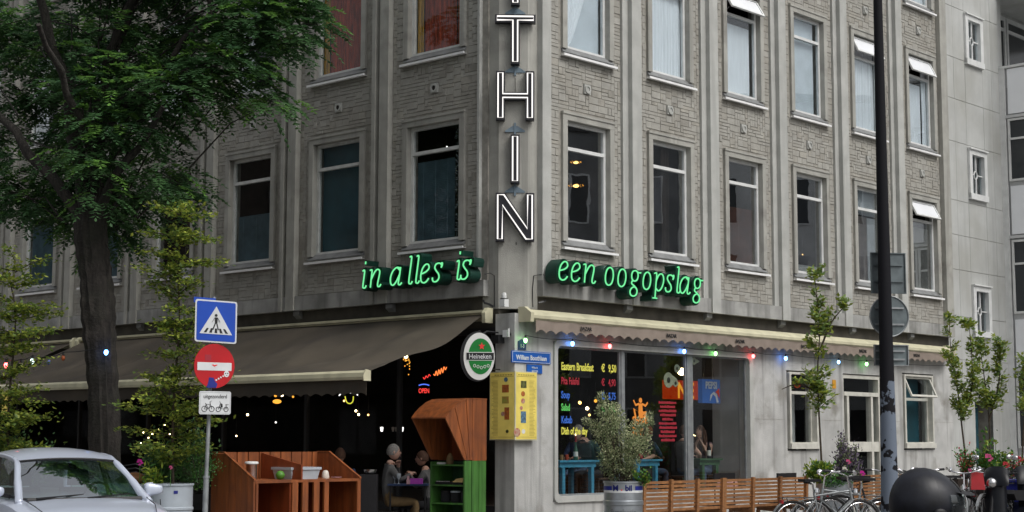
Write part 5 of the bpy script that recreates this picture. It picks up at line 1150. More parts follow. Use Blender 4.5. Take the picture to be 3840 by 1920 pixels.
tree.location = (-5.773, 23.0, -.232); tree.scale = (1.15,)*3      # stands 23 m down the street
def sapling(label, x, y, z0, stem, branches, leafm, kind, ll, lw, group=None, name='young_tree', dens=1):
    """stem: list of points; branches: (point, tip, leaves)"""
    t = thing(name, label, 'tree' if 'tree' in name else 'shrub', (x, y, z0)); q = MB(); 
    for s in stem: sm = smooth(s[0], 4); q.tube(sm, [s[1]+(s[2]-s[1])*k/(len(sm)-1) for k in range(len(sm))], 8)
    cr = Crown()
    for a, b, n, spread in branches:
        a = np.array(a, float); b = np.array(b, float); n = int(n*dens); u = rng.uniform(0, 1, n)**.8
        q.tube([Vector(a), Vector((a+b)/2)+Vector((0, 0, .02)), Vector(b)], [.008, .006, .003], 5)
        P = a+(b-a)*u[:, None]+rng.normal(0, 1, (n, 3))*np.array(spread)
        D = unit((b-a)*.6/np.linalg.norm(b-a)+rng.normal(0, .6, (n, 3))*np.array([1, 1, .5])+np.array([0, 0, -.15])); S = unit(np.cross(D, np.array([0, 0, 1.])+rng.normal(0, .4, (n, 3))))
        mi = (rng.random(n) < .5).astype(int); V, F = leafcards(P, D, S, ll*rng.uniform(.7, 1.2, n), lw*rng.uniform(.7, 1.2, n), .15); cr.add((V, F), mi)
    q.build('trunk', 'twig', t, smooth=60); cr.build('crown', leafm, t, (x, y, z0)); return t
# hornbeams with level layered sprays
def hornbeam(label, x, y, ztop, zlow, wfun, n_l, seed, lm=('leafh', 'leafh2')):
    random.seed(seed); br = []; stem = [((x, y, .85), (x-.02, y, 2.0), (x+.03, y, 3.2), (x-.08, y, ztop-.2))]
    for k in range(n_l):
        z = zlow+(ztop-zlow)*k/(n_l-1); w_ = wfun((z-zlow)/(ztop-zlow))
        for j in range(4):
            a = random.uniform(0, 6.28); l = w_*random.uniform(.45, 1.05); a = (j*math.pi/2+random.uniform(-.6, .6))
            z_ = z+random.uniform(-.11, .11); p0 = (x, y, z_-.07); p1 = (x+l*math.cos(a), y+l*.6*math.sin(a), z_+random.uniform(-.08, .16)); br.append((p0, p1, 82*w_/.45, (.08, .08, .028)))
    return sapling(label, x, y, 0, [(stem[0], .022, .007)], br, list(lm), 'h', .07, .046)
hornbeam('young hornbeam with yellow green layered sprays growing from the dull drum planter', -4.50, 21.5, 4.55, 1.35, lambda u: .82*(1-.25*u)*(.75+.25*math.sin(u*9)), 15, 3)
hornbeam('young hornbeam with layered sprays at the left edge of the picture', -6.95, 22.3, 3.95, 1.05, lambda u: .95*(1-.30*u)*(.8+.2*math.sin(u*11)), 13, 5)
# pear saplings, right
def pear(label, stems, x, y, seed, dens=1, ll=.095, lw=.055):
    random.seed(seed); br = []
    for s, z0, z1, w_ in stems:
        for k in range(int((z1-z0)*13)):
            z = random.uniform(z0, z1)
            P = smooth(s, 8); j = min(range(len(P)), key=lambda i: abs(P[i].z-z)); p = P[j]; a = random.uniform(0, 6.28); l = w_*random.uniform(.4, 1.1)*(1.1-.55*(z-z0)/(z1-z0))
            br.append((tuple(p), (p.x+l*math.cos(a), p.y+l*math.sin(a), p.z+l*.8), 40, (.035, .035, .045)))
    return sapling(label, x, y, 0, [(s, .02, .005) for s, *_ in stems], br, ['leafp', 'leafh2'], 'p', ll, lw, dens=dens)
px_, py_ = 5.10, 26.3
pear('slender pear sapling rising in front of the small ground floor window', [(((5.06, py_, .85), (5.03, py_, 1.7), (5.01, py_, 2.6), (5.06, py_, 3.4), (4.99, py_, 4.25)), 1.95, 4.3, .24), (((5.06, py_, 3.0), (5.25, py_, 3.45), (5.50, py_, 3.75)), 3.2, 3.78, .16), (((5.0, py_, 2.3), (4.7, py_, 2.45), (4.42, py_, 2.36)), 2.28, 2.6, .12)], px_, py_, 11)
pear('pear sapling with a bare lower stem left of the tower doorway', [(((8.2, 29, .8), (8.12, 29, 1.6), (8.05, 29, 2.4), (7.95, 29, 3.1), (7.93, 29, 3.75)), 1.9, 3.8, .20), (((8.12, 29, 1.9), (8.32, 29, 2.6), (8.29, 29, 3.6)), 2.2, 3.68, .18)], 8.2, 29, 12)
pear('pear sapling standing right of the tower doorway', [(((8.62, 29.2, .8), (8.66, 29.2, 1.7), (8.62, 29.2, 2.4), (8.52, 29.2, 3.35)), 1.9, 3.4, .2), (((8.66, 29.2, 1.9), (8.86, 29.2, 2.6), (8.90, 29.2, 3.3)), 2.1, 3.35, .16)], 8.62, 29.2, 13)
pear('pear sapling at the right edge of the picture in front of the wing', [(((9.15, 29.0, .8), (9.2, 29.0, 1.6), (9.28, 29.0, 2.3), (9.3, 29.0, 2.95)), 1.9, 2.95, .28)], 9.2, 29, 14)
def bush(label, c, size, n, lm, ll, lw, name='shrub', seed=1, up=0, lobes=10, droopy=0, parent_t=None):
    random.seed(seed); t = thing(name, label, 'shrub', (c[0], c[1], c[2])); cr = Crown(); q = MB()
    for k in range(lobes):
        a = random.uniform(0, 6.28); u = random.random(); e = np.array((c[0]+size[0]*math.cos(a)*math.sqrt(random.random())*.8, c[1]+size[1]*math.sin(a)*.7, c[2]+size[2]*(.15+.85*u*(1-.3*random.random()))))
        q.tube([Vector(c), Vector(e)*.5+Vector(c)*.5+Vector((0, 0, .05)), Vector(e)], [.010, .007, .003], 5)
        m = n//lobes; v = rng.uniform(.25, 1.05, m)
        P = np.array(c)+(e-np.array(c))*v[:, None]+rng.normal(0, 1, (m, 3))*np.array([size[0], size[1], size[2]*.6])*.15
        D = unit(rng.normal(0, .7, (m, 3))+np.array([0, 0, up])+(e-np.array(c))*.8); S = unit(np.cross(D, rng.normal(size=(m, 3))))
        V, F = leafcards(P, D, S, ll*rng.uniform(.7, 1.3, m), lw*rng.uniform(.7, 1.3, m), .12); cr.add((V, F), rng.choice(len(lm), m, p=[.7, .3] if len(lm) == 2 else None))
    q.build('stems', 'twig', t); o = cr.build('foliage', lm, t, c); return t
bp = thing('variegated_bush', 'tall pale green and cream bush growing from the silver oil drum planter', 'shrub', (dx, dy, .85))
cr = Crown(); q = MB(); random.seed(21)
lob = [((1.34, 2.14), .09), ((1.36, 1.98), .11), ((1.50, 1.95), .12), ((1.25, 1.72), .10), ((1.12, 1.80), .07), ((1.45, 1.78), .15), ((1.62, 1.70), .15), ((1.88, 1.72), .12), ((2.02, 1.80), .09), ((2.06, 1.90), .055), ((1.95, 1.62), .13), ((1.75, 1.55), .16), ((1.35, 1.58), .16), ((1.55, 1.45), .18), ((1.80, 1.38), .17), ((1.95, 1.45), .12), ((1.42, 1.32), .15), ((1.62, 1.25), .18), ((1.75, 1.15), .15), ((1.45, 1.12), .14), ((1.60, 1.04), .15), ((1.52, 2.02), .06), ((1.60, 1.87), .09)]
for (x, z), r in lob:
    c = np.array((x, dy+random.uniform(-.15, .15), z)); q.tube([(dx+random.uniform(-.06, .06), dy, .85), ((x+dx)/2, dy, (z+.9)/2), tuple(c)], [.010, .007, .003], 5)
    n = int(330*(r/.14)**2); d = unit(rng.normal(size=(n, 3))); P = c+d*(r*rng.uniform(.1, 1.1, n)**.55)[:, None]*np.array([1, 1, 1.15])
    D = unit(d*.6+rng.normal(0, .5, (n, 3))+np.array([0, 0, .5])); S = unit(np.cross(D, rng.normal(size=(n, 3)))); cr.add(leafcards(P, D, S, .036*rng.uniform(.7, 1.3, n), .02*rng.uniform(.7, 1.3, n), .1), (rng.random(n) < np.where(d[:, 2] > 0, .5, .15)).astype(int))
q.build('stems', 'twig', bp); cr.build('foliage', ['leafo', 'leafo2'], bp, (dx, dy, .85))
bush('fresh green leafy plant at the foot of the pale bush', (1.92, 23.75, .90), (.17, .15, .2), 260, ['leafg', 'leafy'], .05, .03, seed=2)
bush('lime green plant with broad leaves in the dull drum planter', (-4.72, 21.4, .92), (.25, .15, .28), 260, ['leafy', 'leafg'], .085, .028, seed=3, up=.5)
bush('dark green feathery plant in the dull drum planter behind the sign post', (-4.22, 21.7, .92), (.36, .25, .55), 1500, ['leafg', 'leaf'], .035, .014, seed=4, lobes=16)
bush('dark shrub with fairy lights below the hornbeam sprays', (-4.75, 21.9, .95), (.42, .3, .75), 1300, ['leaf', 'leafg'], .055, .03, seed=41, lobes=16)
bush('dark shrub behind the dull drum planter near the sign post', (-4.35, 22.1, .95), (.40, .3, .95), 1300, ['leaf', 'leafh'], .055, .03, seed=42, lobes=16)
bush('yellow green shrub in the grey drum planter beside the bench', (4.95, 26.1, .88), (.30, .2, .36), 1300, ['leafy', 'leafg'], .065, .034, seed=5, up=.4, lobes=14)
bush('soft green fern like plant spilling over the grey drum planter', (5.25, 26.05, .80), (.28, .15, .26), 1400, ['leafg', 'leaf'], .05, .018, seed=6, lobes=14)
bush('dusky purple flowering shrub in front of the house door', (5.50, 26.5, .88), (.26, .18, .80), 4200, ['purple', 'leafo'], .045, .024, seed=7, up=.8, lobes=18)
bush('dark green shrub at the left of the tower planter', (8.1, 28.8, .85), (.25, .2, .65), 800, ['leafg', 'red'], .05, .03, seed=8, lobes=14)
bush('big green leafy plant with yellow flowers in the tower planter', (8.55, 28.8, .85), (.42, .25, .8), 1500, ['leafg', 'leafy'], .075, .04, seed=9, lobes=18)
bush('red flowering plant at the right end of the tower planter', (9.05, 28.8, .85), (.3, .2, .5), 900, ['leafg', 'red'], .05, .03, seed=10, lobes=14)
bush('dark hedge like shrub under the left hornbeam', (-6.9, 22.4, .85), (.6, .35, .9), 1700, ['leaf', 'leafh'], .06, .035, seed=14, lobes=20)
def flower(label, x, y, z, r, m, k=1):
    t = thing('flower', label, 'flower', (x, y, z)); q = MB(); q.tube([(x, y, z-.25), (x, y, z)], .004, 4); q.build('stem', 'leafg', t)
    q = MB()
    for j in range(7*k):
        a = j*2.4; rr_ = r*(.4+.6*(j % 3)/2)
        c = Vector((x+rr_*math.cos(a)*.7, y+rr_*.4*math.sin(a), z+rr_*math.sin(a)*.8)); q.hexa([c+Vector(v)*r*.35 for v in ((-1, -.3, -.7), (1, -.3, -.4), (.9, .3, -.5), (-.8, .4, -.6), (-.7, -.5, .6), (.9, -.4, .8), (.7, .4, .7), (-.9, .3, .6))])
    q.build('petals', m, t)
for lb, x, y, z, r, m in (('magenta flower above the dull drum planter left of the sign post', -4.90, 21.3, 1.24, .05, 'magenta'), ('small pale pink flower in the dull drum planter', -4.47, 21.2, 1.17, .03, 'pink'), ('pink flower in the planter beside the benches', 5.42, 26.0, 1.20, .045, 'pink'), ('magenta flower beside the bicycle handlebars', 5.62, 25.9, 1.02, .05, 'magenta'), ('pink bag of petals on the bicycle basket', 6.05, 25.6, 1.02, .05, 'magenta'), ('crimson flower head left in the tower planter', 8.42, 28.5, 1.25, .08, 'pink'), ('dark red flower in the middle of the tower planter', 8.72, 28.5, 1.12, .07, 'red'), ('scarlet flower at the right of the tower planter', 8.95, 28.5, 1.22, .07, 'red'), ('small pink blooms near the bicycle handlebar', 8.08, 28.5, 1.02, .04, 'pink'), ('white petalled flower beside the bench planter', 5.36, 26.0, 1.08, .05, 'ivory'), ('yellow bloom topping the tower planter', 8.55, 28.5, 1.52, .05, 'leafy')): flower(lb, x, y, z, r, m)
t = thing('fairy_lights', 'tiny warm fairy lights scattered through the dark shrub', 'fairy lights', (-4.7, 21.6, 1.3)); q = MB()
for x, z in ((-4.9, 1.62), (-4.83, 1.55), (-4.78, 1.60), (-4.7, 1.66), (-4.93, 1.48), (-4.62, 1.72), (-4.86, 1.35), (-4.55, 1.60)): q.ball((x, 21.45, z), .008, 6, 4)
q.build('bulb', 'warmhot', t); q = MB(); q.tube([(-4.95, 21.5, 1.4), (-4.85, 21.5, 1.6), (-4.7, 21.5, 1.62), (-4.5, 21.5, 1.6)], .003, 4); q.build('cable', 'black', t)

# ------------------------------------------------------------ bicycles (own coordinates: x forward, z up, rear hub at 0)
def bicycle(name, label, loc, rz, fcol='black', low=False, basket=False, whitebar=False, group='bicycles parked in front of the benches'):
    t = thing(name, label, 'bicycle', loc, group, False, rz); r = .335; wb = 1.10
    for x in (0, wb):
        q = MB(); n = 36; q.tube([(x+r*math.cos(k*2*math.pi/n), 0, r+.015+r*math.sin(k*2*math.pi/n)) for k in range(n)], .019, 8, closed=True)
        w_ = sub(q.build('wheel', 'rubber', t, smooth=True), t)
        q = MB(); rr_ = r-.025; q.tube([(x+rr_*math.cos(k*2*math.pi/n), 0, r+.015+rr_*math.sin(k*2*math.pi/n)) for k in range(n)], .010, 6, closed=True); q.build('rim', 'chrome', w_)
        q = MB()
        for k in range(28): a = k*2*math.pi/28; q.bar((x+.02*math.cos(a+1.2), (.03 if k % 2 else -.03), r+.015+.02*math.sin(a+1.2)), (x+rr_*math.cos(a), 0, r+.015+rr_*math.sin(a)), .0028)
        q.tube([(x, -.05, r+.015), (x, .05, r+.015)], .02, 10); q.build('spokes', 'steel', w_)
        q = MB(); rf = r+.035; P = [(x+rf*math.cos(a), 0, r+.015+rf*math.sin(a)) for a in [R((20 if x else 5)+k*(150 if x else 170)/16) for k in range(17)]]
        for a, b in zip(P, P[1:]): q.bar(a, b, .045, .006)
        q.build('mudguard', 'signwhite' if x and whitebar else fcol, t)
    bb = (.46, 0, .30); seat = (.34, 0, .80); head = (.93, 0, .86); headb = (.97, 0, .68); rh = (0, 0, r+.015); fh = (wb, 0, r+.015)
    q = MB(); q.tube([bb, seat], .016, 8); q.tube([bb, headb], .018, 8)
    q.tube([(.355, 0, .76), (head[0]+.005, 0, .83)] if not low else [(.40, 0, .52), (head[0]+.01, 0, .78)], .015, 8); q.tube([head, headb], .021, 8)
    for s in (-1, 1): q.tube([(.46, s*.03, .30), (0, s*.055, r+.015)], .010, 6); q.tube([(.36, s*.02, .72), (0, s*.055, r+.015)], .009, 6); q.tube([(.975, s*.03, .66), (1.0, s*.045, .6), (wb, s*.05, r+.015)], .011, 6)
    q.build('frame', fcol, t, smooth=60)
    q = MB(); q.tube([seat, (.32, 0, .93)], .013, 8); q.build('seat_post', 'chrome', t)
    q = MB(); q.prism([(.14, .09), (.18, .10), (.30, .05), (.44, .018), (.47, 0), (.44, -.018), (.30, -.05), (.18, -.10), (.14, -.09)], .955, .995, 'z'); q.tube([(.22, -.07, .95), (.30, 0, .93), (.22, .07, .95)], .012, 6); q.build('saddle', 'plastic', t, smooth=40)
    q = MB(); q.tube([head, (.90, 0, 1.02)], .013, 8); P = smooth([(.70, -.28, 1.10), (.86, -.26, 1.09), (.93, -.14, 1.05), (.90, 0, 1.03), (.93, .14, 1.05), (.86, .26, 1.09), (.70, .28, 1.10)], 5); q.tube(P, .011, 8); q.build('handlebar', 'chrome', t, smooth=60)
    for s in (-1, 1): q = MB(); q.tube([(.70, s*.28, 1.10), (.80, s*.27, 1.095)], .018, 8); q.build('grip', 'plastic', t)
    q = MB(); q.tube([(.90, -.2, 1.07), (.86, -.21, 1.10)], .03, 10); q.build('bell', 'chrome', t)
    q = MB(); 
    for s in (-.06, .06): q.tube([(.30, s, .74), (-.18, s, .74)], .007, 6); q.tube([(-.14, s, .74), (0, s, r+.015)], .006, 6)
    for k in range(5): q.tube([(.25-.1*k, -.06, .74), (.25-.1*k, .06, .74)], .006, 6)
    q.build('rack', 'black', t)
    q = MB(); q.lathe([(.03, 0), (.045, .02), (.04, .06), (.01, .08)], (1.03, 0, .78), 12); q.build('headlamp', 'chrome', t)
    q = MB(); q.box(-.20, -.17, -.03, .03, .66, .71); q.build('rear_lamp', 'redpl', t)
    q = MB(); n = 16; q.tube([(.46+.09*math.cos(k*2*math.pi/n), .045, .30+.09*math.sin(k*2*math.pi/n)) for k in range(n)], .006, 5, closed=True); q.bar((.46, .05, .30), (.56, .05, .18), .02); q.bar((.46, -.05, .30), (.36, -.05, .42), .02); q.box(.52, .60, .05, .12, .17, .19); q.box(.32, .40, -.12, -.05, .41, .43); q.build('crank', 'steel', t)
    q = MB(); q.box(.02, .46, .05, .065, .27, .42); q.build('chain_guard', fcol, t)
    if basket:
        q = MB()
        for k in range(5): z = .86+.05*k; w2 = .15+.012*k; q.tube([(1.0-.02, -w2, z), (1.30, -w2, z), (1.30, w2, z), (.98, w2, z)], .006, 5, closed=True)
        for k in range(9): y = -.15+.0375*k; q.tube([(1.28, y, .86), (1.31, y*1.3, 1.08)], .004, 4); q.tube([(.99, y, .86), (.98, y*1.3, 1.08)], .004, 4)
        q.box(.98, 1.30, -.15, .15, .85, .862); q.build('basket', 'black', t)
    return t
bA = bicycle('bicycle', 'grey roadster bicycle with a black saddle and chrome handlebar in front of the second bench', (3.92, 22.55, 0), R(22), 'pole')
bB = bicycle('bicycle', 'black bicycle with a wire basket behind the first one, left of the mast', (4.72, 24.0, 0), R(12), 'black', True, True)
bC = bicycle('bicycle', 'silver bicycle seen almost head on, just right of the rider helmet', (7.35, 25.9, 0), R(-112), 'pole', False, False, True, 'bicycles parked by the stair tower')
bD = dup(bA, (7.95, 26.0, 0), R(-125), 'grey bicycle in the tangle right of the silver head on bicycle'); bD['group'] = 'bicycles parked by the stair tower'
bE = dup(bB, (5.05, 24.9, 0), R(-8), 'black basket bicycle standing furthest back beside the grey drum planter'); bF = dup(bA, (5.35, 23.4, 0), R(196), 'grey bicycle facing left between the two others left of the mast')
bG = dup(bC, (7.05, 25.2, 0), R(-150), 'silver bicycle turned towards the rider helmet'); bH = dup(bB, (7.5, 26.9, 0), R(-75), 'black basket bicycle behind the red bag')
for b_ in (bG, bH): b_['group'] = 'bicycles parked by the stair tower'
q = MB(); q.hexa([(7.10, 25.0, .78), (7.32, 25.0, .78), (7.34, 25.15, .78), (7.12, 25.15, .78), (7.12, 25.02, 1.05), (7.30, 25.02, 1.03), (7.30, 25.12, 1.04), (7.13, 25.12, 1.05)]); tag(q.build('red_bag', 'redpl'), 'bright red bag hung on the parked bicycles at the right', 'bag')
q = MB(); q.hexa([(4.98, 24.35, .98), (5.25, 24.3, .98), (5.28, 24.6, .98), (5.0, 24.65, .98), (5.0, 24.38, 1.08), (5.23, 24.33, 1.06), (5.2, 24.56, 1.09), (5.03, 24.6, 1.07)]); q.tube([(5.25, 24.3, 1.08), (5.75, 24.4, .93)], .012, 6)
# ------------------------------------------------------------ mopeds
def moped(label, loc, rz, mirror_m='steel'):
    t = thing('moped', label, 'moped', loc, None, False, rz); r = .21
    for x in (0, 1.22):
        q = MB(); n = 24; q.tube([(x+.17*math.cos(k*2*math.pi/n), 0, .21+.17*math.sin(k*2*math.pi/n)) for k in range(n)], .05, 10, closed=True); w_ = sub(q.build('wheel', 'rubber', t, smooth=True), t)
        q = MB(); q.lathe([(.13, -.02), (.13, .02)], (0, 0, 0), 20); q.v = [Vector((x+v.x, v.z, .21+v.y)) for v in q.v]; q.build('rim', 'steel', w_)
    q = MB(); q.grid(lambda u, v: (1.02+.14*math.cos(v*math.pi-math.pi/2)*1.0-.12*u, .22*(1-.25*u)*math.sin(v*math.pi-math.pi/2), .30+.62*u), 8, 12); q.prism([(-.25, .55), (.2, .42), (.62, .40), (.62, .30), (1.0, .28), (1.0, .22), (.3, .22), (-.1, .35)], -.15, .15); q.build('body', 'blacksh', t, smooth=40)
    q = MB(); q.prism([(-.25, .66), (-.2, .74), (.40, .76), (.50, .70), (.40, .60), (-.1, .58)], -.13, .13); q.build('seat', 'plastic', t)
    q = MB(); q.tube([(1.18, 0, .3), (.96, 0, .98)], .03, 10); q.tube([(.86, -.33, 1.03), (.95, 0, 1.0), (.86, .33, 1.03)], .015, 8); q.build('handlebar', 'plastic', t)
    q = MB(); q.grid(lambda u, v: (1.02+.05*math.cos((v-.5)*3)-.14*u*u-.04*u, .25*(1-.15*u*u)*math.sin((v-.5)*2.8), .84+.30*u*math.cos((v-.5)*1.7)), 8, 10); q.build('windscreen', 'blacksh', t, smooth=True)
    q = MB(); q.ball((1.08, 0, .88), .085, 12, 8); q.build('headlight', 'steel', t, smooth=True)
    for s in (-1, 1):
        q = MB(); q.tube([(.90, s*.26, 1.03), (.92, s*.30, 1.22)], .007, 6); o = sub(q.build('mirror', 'plastic', t), t); q = MB(); q.ball((.92, s*.31, 1.27), .06, 12, 8, .4, 1, .7); q.build('mirror_glass', mirror_m, o, smooth=True)
    return t
moped('black moped with dark windscreen and oval mirror at the right edge', (8.10, 25.9, 0), R(-128), 'steel')
m2 = moped('black and chrome moped crowded behind the right hand bicycles', (8.0, 27.0, 0), R(-70))

# ------------------------------------------------------------ silver car, lower left
car = thing('silver_car', 'silver hatchback facing right in the lower left corner, sky mirrored in its windscreen', 'car', (-4.97, 17.73, 0), None, False, R(-60.5))
def interp(xs, ys, x):
    return float(np.interp(x, xs, ys))
bx = [-2.0, -1.9, -1.5, -.9, 0, .7, .98, 1.2, 1.6, 1.9, 2.02, 2.06]
bz = [.78, .90, .94, .93, .925, .92, .915, .895, .82, .72, .60, .50]
bw = [1.10*v for v in (.70, .80, .835, .845, .845, .845, .835, .825, .79, .74, .66, .62)]
def body(u, v):   # u along the car, v round the section from left sill over to right sill
    x = -2.0+4.06*u; w_ = interp(bx, bw, x); h = interp(bx, bz, x)
    sec = [(-1.0, .22), (-1.03, .40), (-1.02, .58), (-.985, h-.14), (-.93, h-.045), (-.80, h-.004), (-.4, h+.022), (0, h+.03), (.4, h+.022), (.80, h-.004), (.93, h-.045), (.985, h-.14), (1.02, .58), (1.03, .40), (1.0, .22)]
    t = v*(len(sec)-1); i = min(int(t), len(sec)-2); f_ = t-i; y = sec[i][0]+(sec[i+1][0]-sec[i][0])*f_; z = sec[i][1]+(sec[i+1][1]-sec[i][1])*f_
    z = max(z, .22); return (x, y*w_, z)
q = MB(); q.grid(body, 44, 42)
for u in (0, 1):
    ids = [q.P(body(u, k/42)) for k in range(43)]; c = q.P((body(u, .5)[0]+(.03 if u else -.03), 0, .45))
    for a, b in zip(ids, ids[1:]): q.face(*((a, b, c) if u else (b, a, c)))
q.build('body', 'silver', car, smooth=40)
# greenhouse
def ws(u, v, off=0): # windscreen
    s = 2*v-1; y = s*((.70)+(.565-.70)*u); bulge = .10*(1-s*s); x = 1.0+(.33-1.0)*u+bulge*(1-.4*u); z = .925+(1.295-.925)*u+.03*(1-s*s)*u+.02*math.sin(u*math.pi); return (x+off, y, z+off)
def roof_pt(u, v):
    s = 2*v-1; rows = [(-1.45, .55, 1.30, .05), (-.9, .585, 1.36, .06), (-.4, .60, 1.378, .062), (.02, .588, 1.355, .055), (.33, .565, 1.295, .03)]
    t = u*4; i = min(int(t), 3); f_ = t-i
    def cr(k):
        p = [rows[max(0, min(4, i+j))][k] for j in (-1, 0, 1, 2)]
        return .5*(2*p[1]+(p[2]-p[0])*f_+(2*p[0]-5*p[1]+4*p[2]-p[3])*f_*f_+(-p[0]+3*p[1]-3*p[2]+p[3])*f_**3)
    return (cr(0)+.06*(1-s*s)*max(0, u-.5)*2, s*cr(1), cr(2)+cr(3)*(1-abs(s)**2.4))
q = MB(); q.grid(roof_pt, 24, 20); q.grid(lambda u, v: tuple(np.array(roof_pt(u, v))-np.array((0, 0, .03))), 16, 18); q.build('roof', 'silver', car, smooth=50)
A0 = lambda s: [(1.02, s*.70, .90), (.63, s*.635, 1.14), (.33, s*.565, 1.29)]
for s in (-1, 1):
    q = MB(); q.tube(smooth([(1.10, s*.735, .88), (.99, s*.712, .935), (.66, s*.648, 1.118), (.33, s*.578, 1.283), (.02, s*.592, 1.338), (-.4, s*.603, 1.358), (-.9, s*.588, 1.342), (-1.45, s*.555, 1.28), (-1.72, s*.60, 1.1), (-1.88, s*.66, .92)], 5), [.05]*5+[.046]*5+[.040]*5+[.032]*5+[.026]*5+[.024]*5+[.026]*5+[.034]*5+[.045]*5+[.05], 10); q.build('roof_pillar', 'silver', car, smooth=True)
    q = MB(); q.bar((-.25, s*.70, .93), (-.35, s*.59, 1.36), .07, .03); q.bar((-1.15, s*.70, .93), (-1.22, s*.58, 1.34), .05, .03); q.build('door_pillar', 'plastic', car)
    q = MB(); q.hexa([(.93, s*.722, .945), (-.22, s*.735, .945), (-.22, s*.725, .945), (.93, s*.712, .945), (.22, s*.592, 1.345), (-.32, s*.605, 1.355), (-.32, s*.595, 1.355), (.22, s*.582, 1.345)]); q.build('side_window', 'carglass', car)
    q = MB(); q.hexa([(-.28, s*.735, .945), (-1.14, s*.73, .945), (-1.14, s*.72, .945), (-.28, s*.725, .945), (-.37, s*.605, 1.355), (-1.2, s*.59, 1.335), (-1.2, s*.58, 1.335), (-.37, s*.595, 1.355)]); q.build('side_window', 'carglass', car)
    q = MB(); q.prism([(-.235, .93), (.98, .93), (.99, .955), (-.235, .955)], s*.738, s*.752); q.build('window_trim', 'plastic', car)
    q = MB(); SE = lambda a, e: math.copysign(abs(a)**e, a); q.grid(lambda u, v: (.70+.065*SE(math.sin(math.pi*v), .6)*SE(math.cos(2*math.pi*u), .6), s*.92+.115*SE(math.sin(math.pi*v), .6)*SE(math.sin(2*math.pi*u), .6), .995+(.066-.012*s*SE(math.sin(2*math.pi*u), .6)*s)*SE(-math.cos(math.pi*v), .6)), 24, 14); mm = sub(q.build('mirror', 'silver', car, smooth=True), car); q = MB(); q.bar((.73, s*.74, .94), (.71, s*.86, .97), .05, .04); q.build('mirror_arm', 'plastic', mm)
q = MB(); q.grid(ws, 10, 16); q.build('windscreen', 'screen', car, smooth=True)
q = MB()
for P in ([ws(0, k/16, .003) for k in range(17)], [ws(1, k/16, .003) for k in range(17)], [ws(k/8, 0, .004) for k in range(9)], [ws(k/8, 1, .004) for k in range(9)]): q.tube(P, .011, 6)
q.tube([(1.10, k*.1-.65, .915) for k in range(14)], .028, 6); q.build('windscreen_seal', 'plastic', car)
for y0, y1 in ((-.55, .02), (.02, .55)): q = MB(); q.bar((1.125, y0, .935), (1.03, y1-.02, .965), .014, .012); q.bar((1.14, y0, .93), (1.1, y0+.25, .95), .02, .012); q.build('wiper', 'plastic', car)
q = MB(); q.grid(lambda u, v: (-1.86+.42*u, (2*v-1)*(.62-.1*u), .93+.40*u+.02*(1-(2*v-1)**2)), 6, 10); q.build('rear_window', 'carglass', car, smooth=True)
q = MB(); q.box(.28, .98, -.62, .62, .78, .90); q.build('dashboard', 'plastic', car)
q = MB(); n = 20; q.tube([(.45+.06*math.cos(k*2*math.pi/n)*.5, -.34*-1+.17*math.sin(k*2*math.pi/n), .90+.17*math.cos(k*2*math.pi/n)) for k in range(n)], .014, 8, closed=True); q.build('steering_wheel', 'plastic', car)
for y in (-.35, .35): q = MB(); q.prism([(-.35, .4), (.1, .4), (.1, .52), (-.22, .52), (-.30, 1.0), (-.42, 1.0), (-.45, .5)], y-.22, y+.22); q.prism([(-.30, 1.02), (-.36, 1.2), (-.42, 1.2), (-.42, 1.02)], y-.12, y+.12); q.build('seat', 'seat', car)
q = MB(); q.box(.20, .225, -.12, .12, 1.20, 1.275); q.bar((.22, 0, 1.27), (.24, 0, 1.35), .02); q.build('rear_view_mirror', 'plastic', car)
MB().box(.195, .199, -.11, .11, 1.205, 1.27).build('rear_view_mirror_glass', 'steel', car)
q = MB(); q.hexa([(.80, .45, .93), (.92, .45, .93), (.92, .58, .93), (.80, .58, .93), (.82, .46, .936), (.92, .46, .936), (.9, .57, .936), (.82, .57, .936)]); q.build('parking_disc', 'white', car)
for s in (-1, 1):
    for x in (-1.25, 1.32):
        q = MB(); n = 28; q.tube([(x+.25*math.cos(k*2*math.pi/n), s*.76, .31+.25*math.sin(k*2*math.pi/n)) for k in range(n)], .065, 10, closed=True); w_ = sub(q.build('wheel', 'rubber', car, smooth=True), car)
        q = MB(); q.lathe([(.19, -.05), (.19, .05)], (0, 0, 0), 20); q.v = [Vector((x+v.x, s*.77+v.z, .31+v.y)) for v in q.v]; q.build('rim', 'steel', w_)
    q = MB(); q.hexa([(1.90, s*.45, .58), (1.80, s*.72, .58), (1.70, s*.70, .62), (1.86, s*.42, .60), (1.86, s*.44, .70), (1.74, s*.72, .74), (1.66, s*.70, .74), (1.82, s*.42, .71)]); q.build('headlight', 'steel', car)
    q = MB(); q.box(-2.03, -1.9, s*.55, s*.74, .66, .86); q.build('tail_light', 'redpl', car)
q = MB(); q.box(2.0, 2.08, -.60, .60, .30, .46); q.build('bumper', 'plastic', car)

for s in (-1, 1):
    q = MB(); q.tube([(1.12, s*.70, .930), (1.5, s*.67, .872), (1.85, s*.58, .76)], .005, 5); q.build('bonnet_gap', 'plastic', car)
    q = MB(); q.tube([(.95, s*.925, .90), (.92, s*.955, .6), (.90, s*.94, .3)], .005, 5); q.build('door_gap', 'plastic', car)
car.scale = (1.05, .91, 1.0)
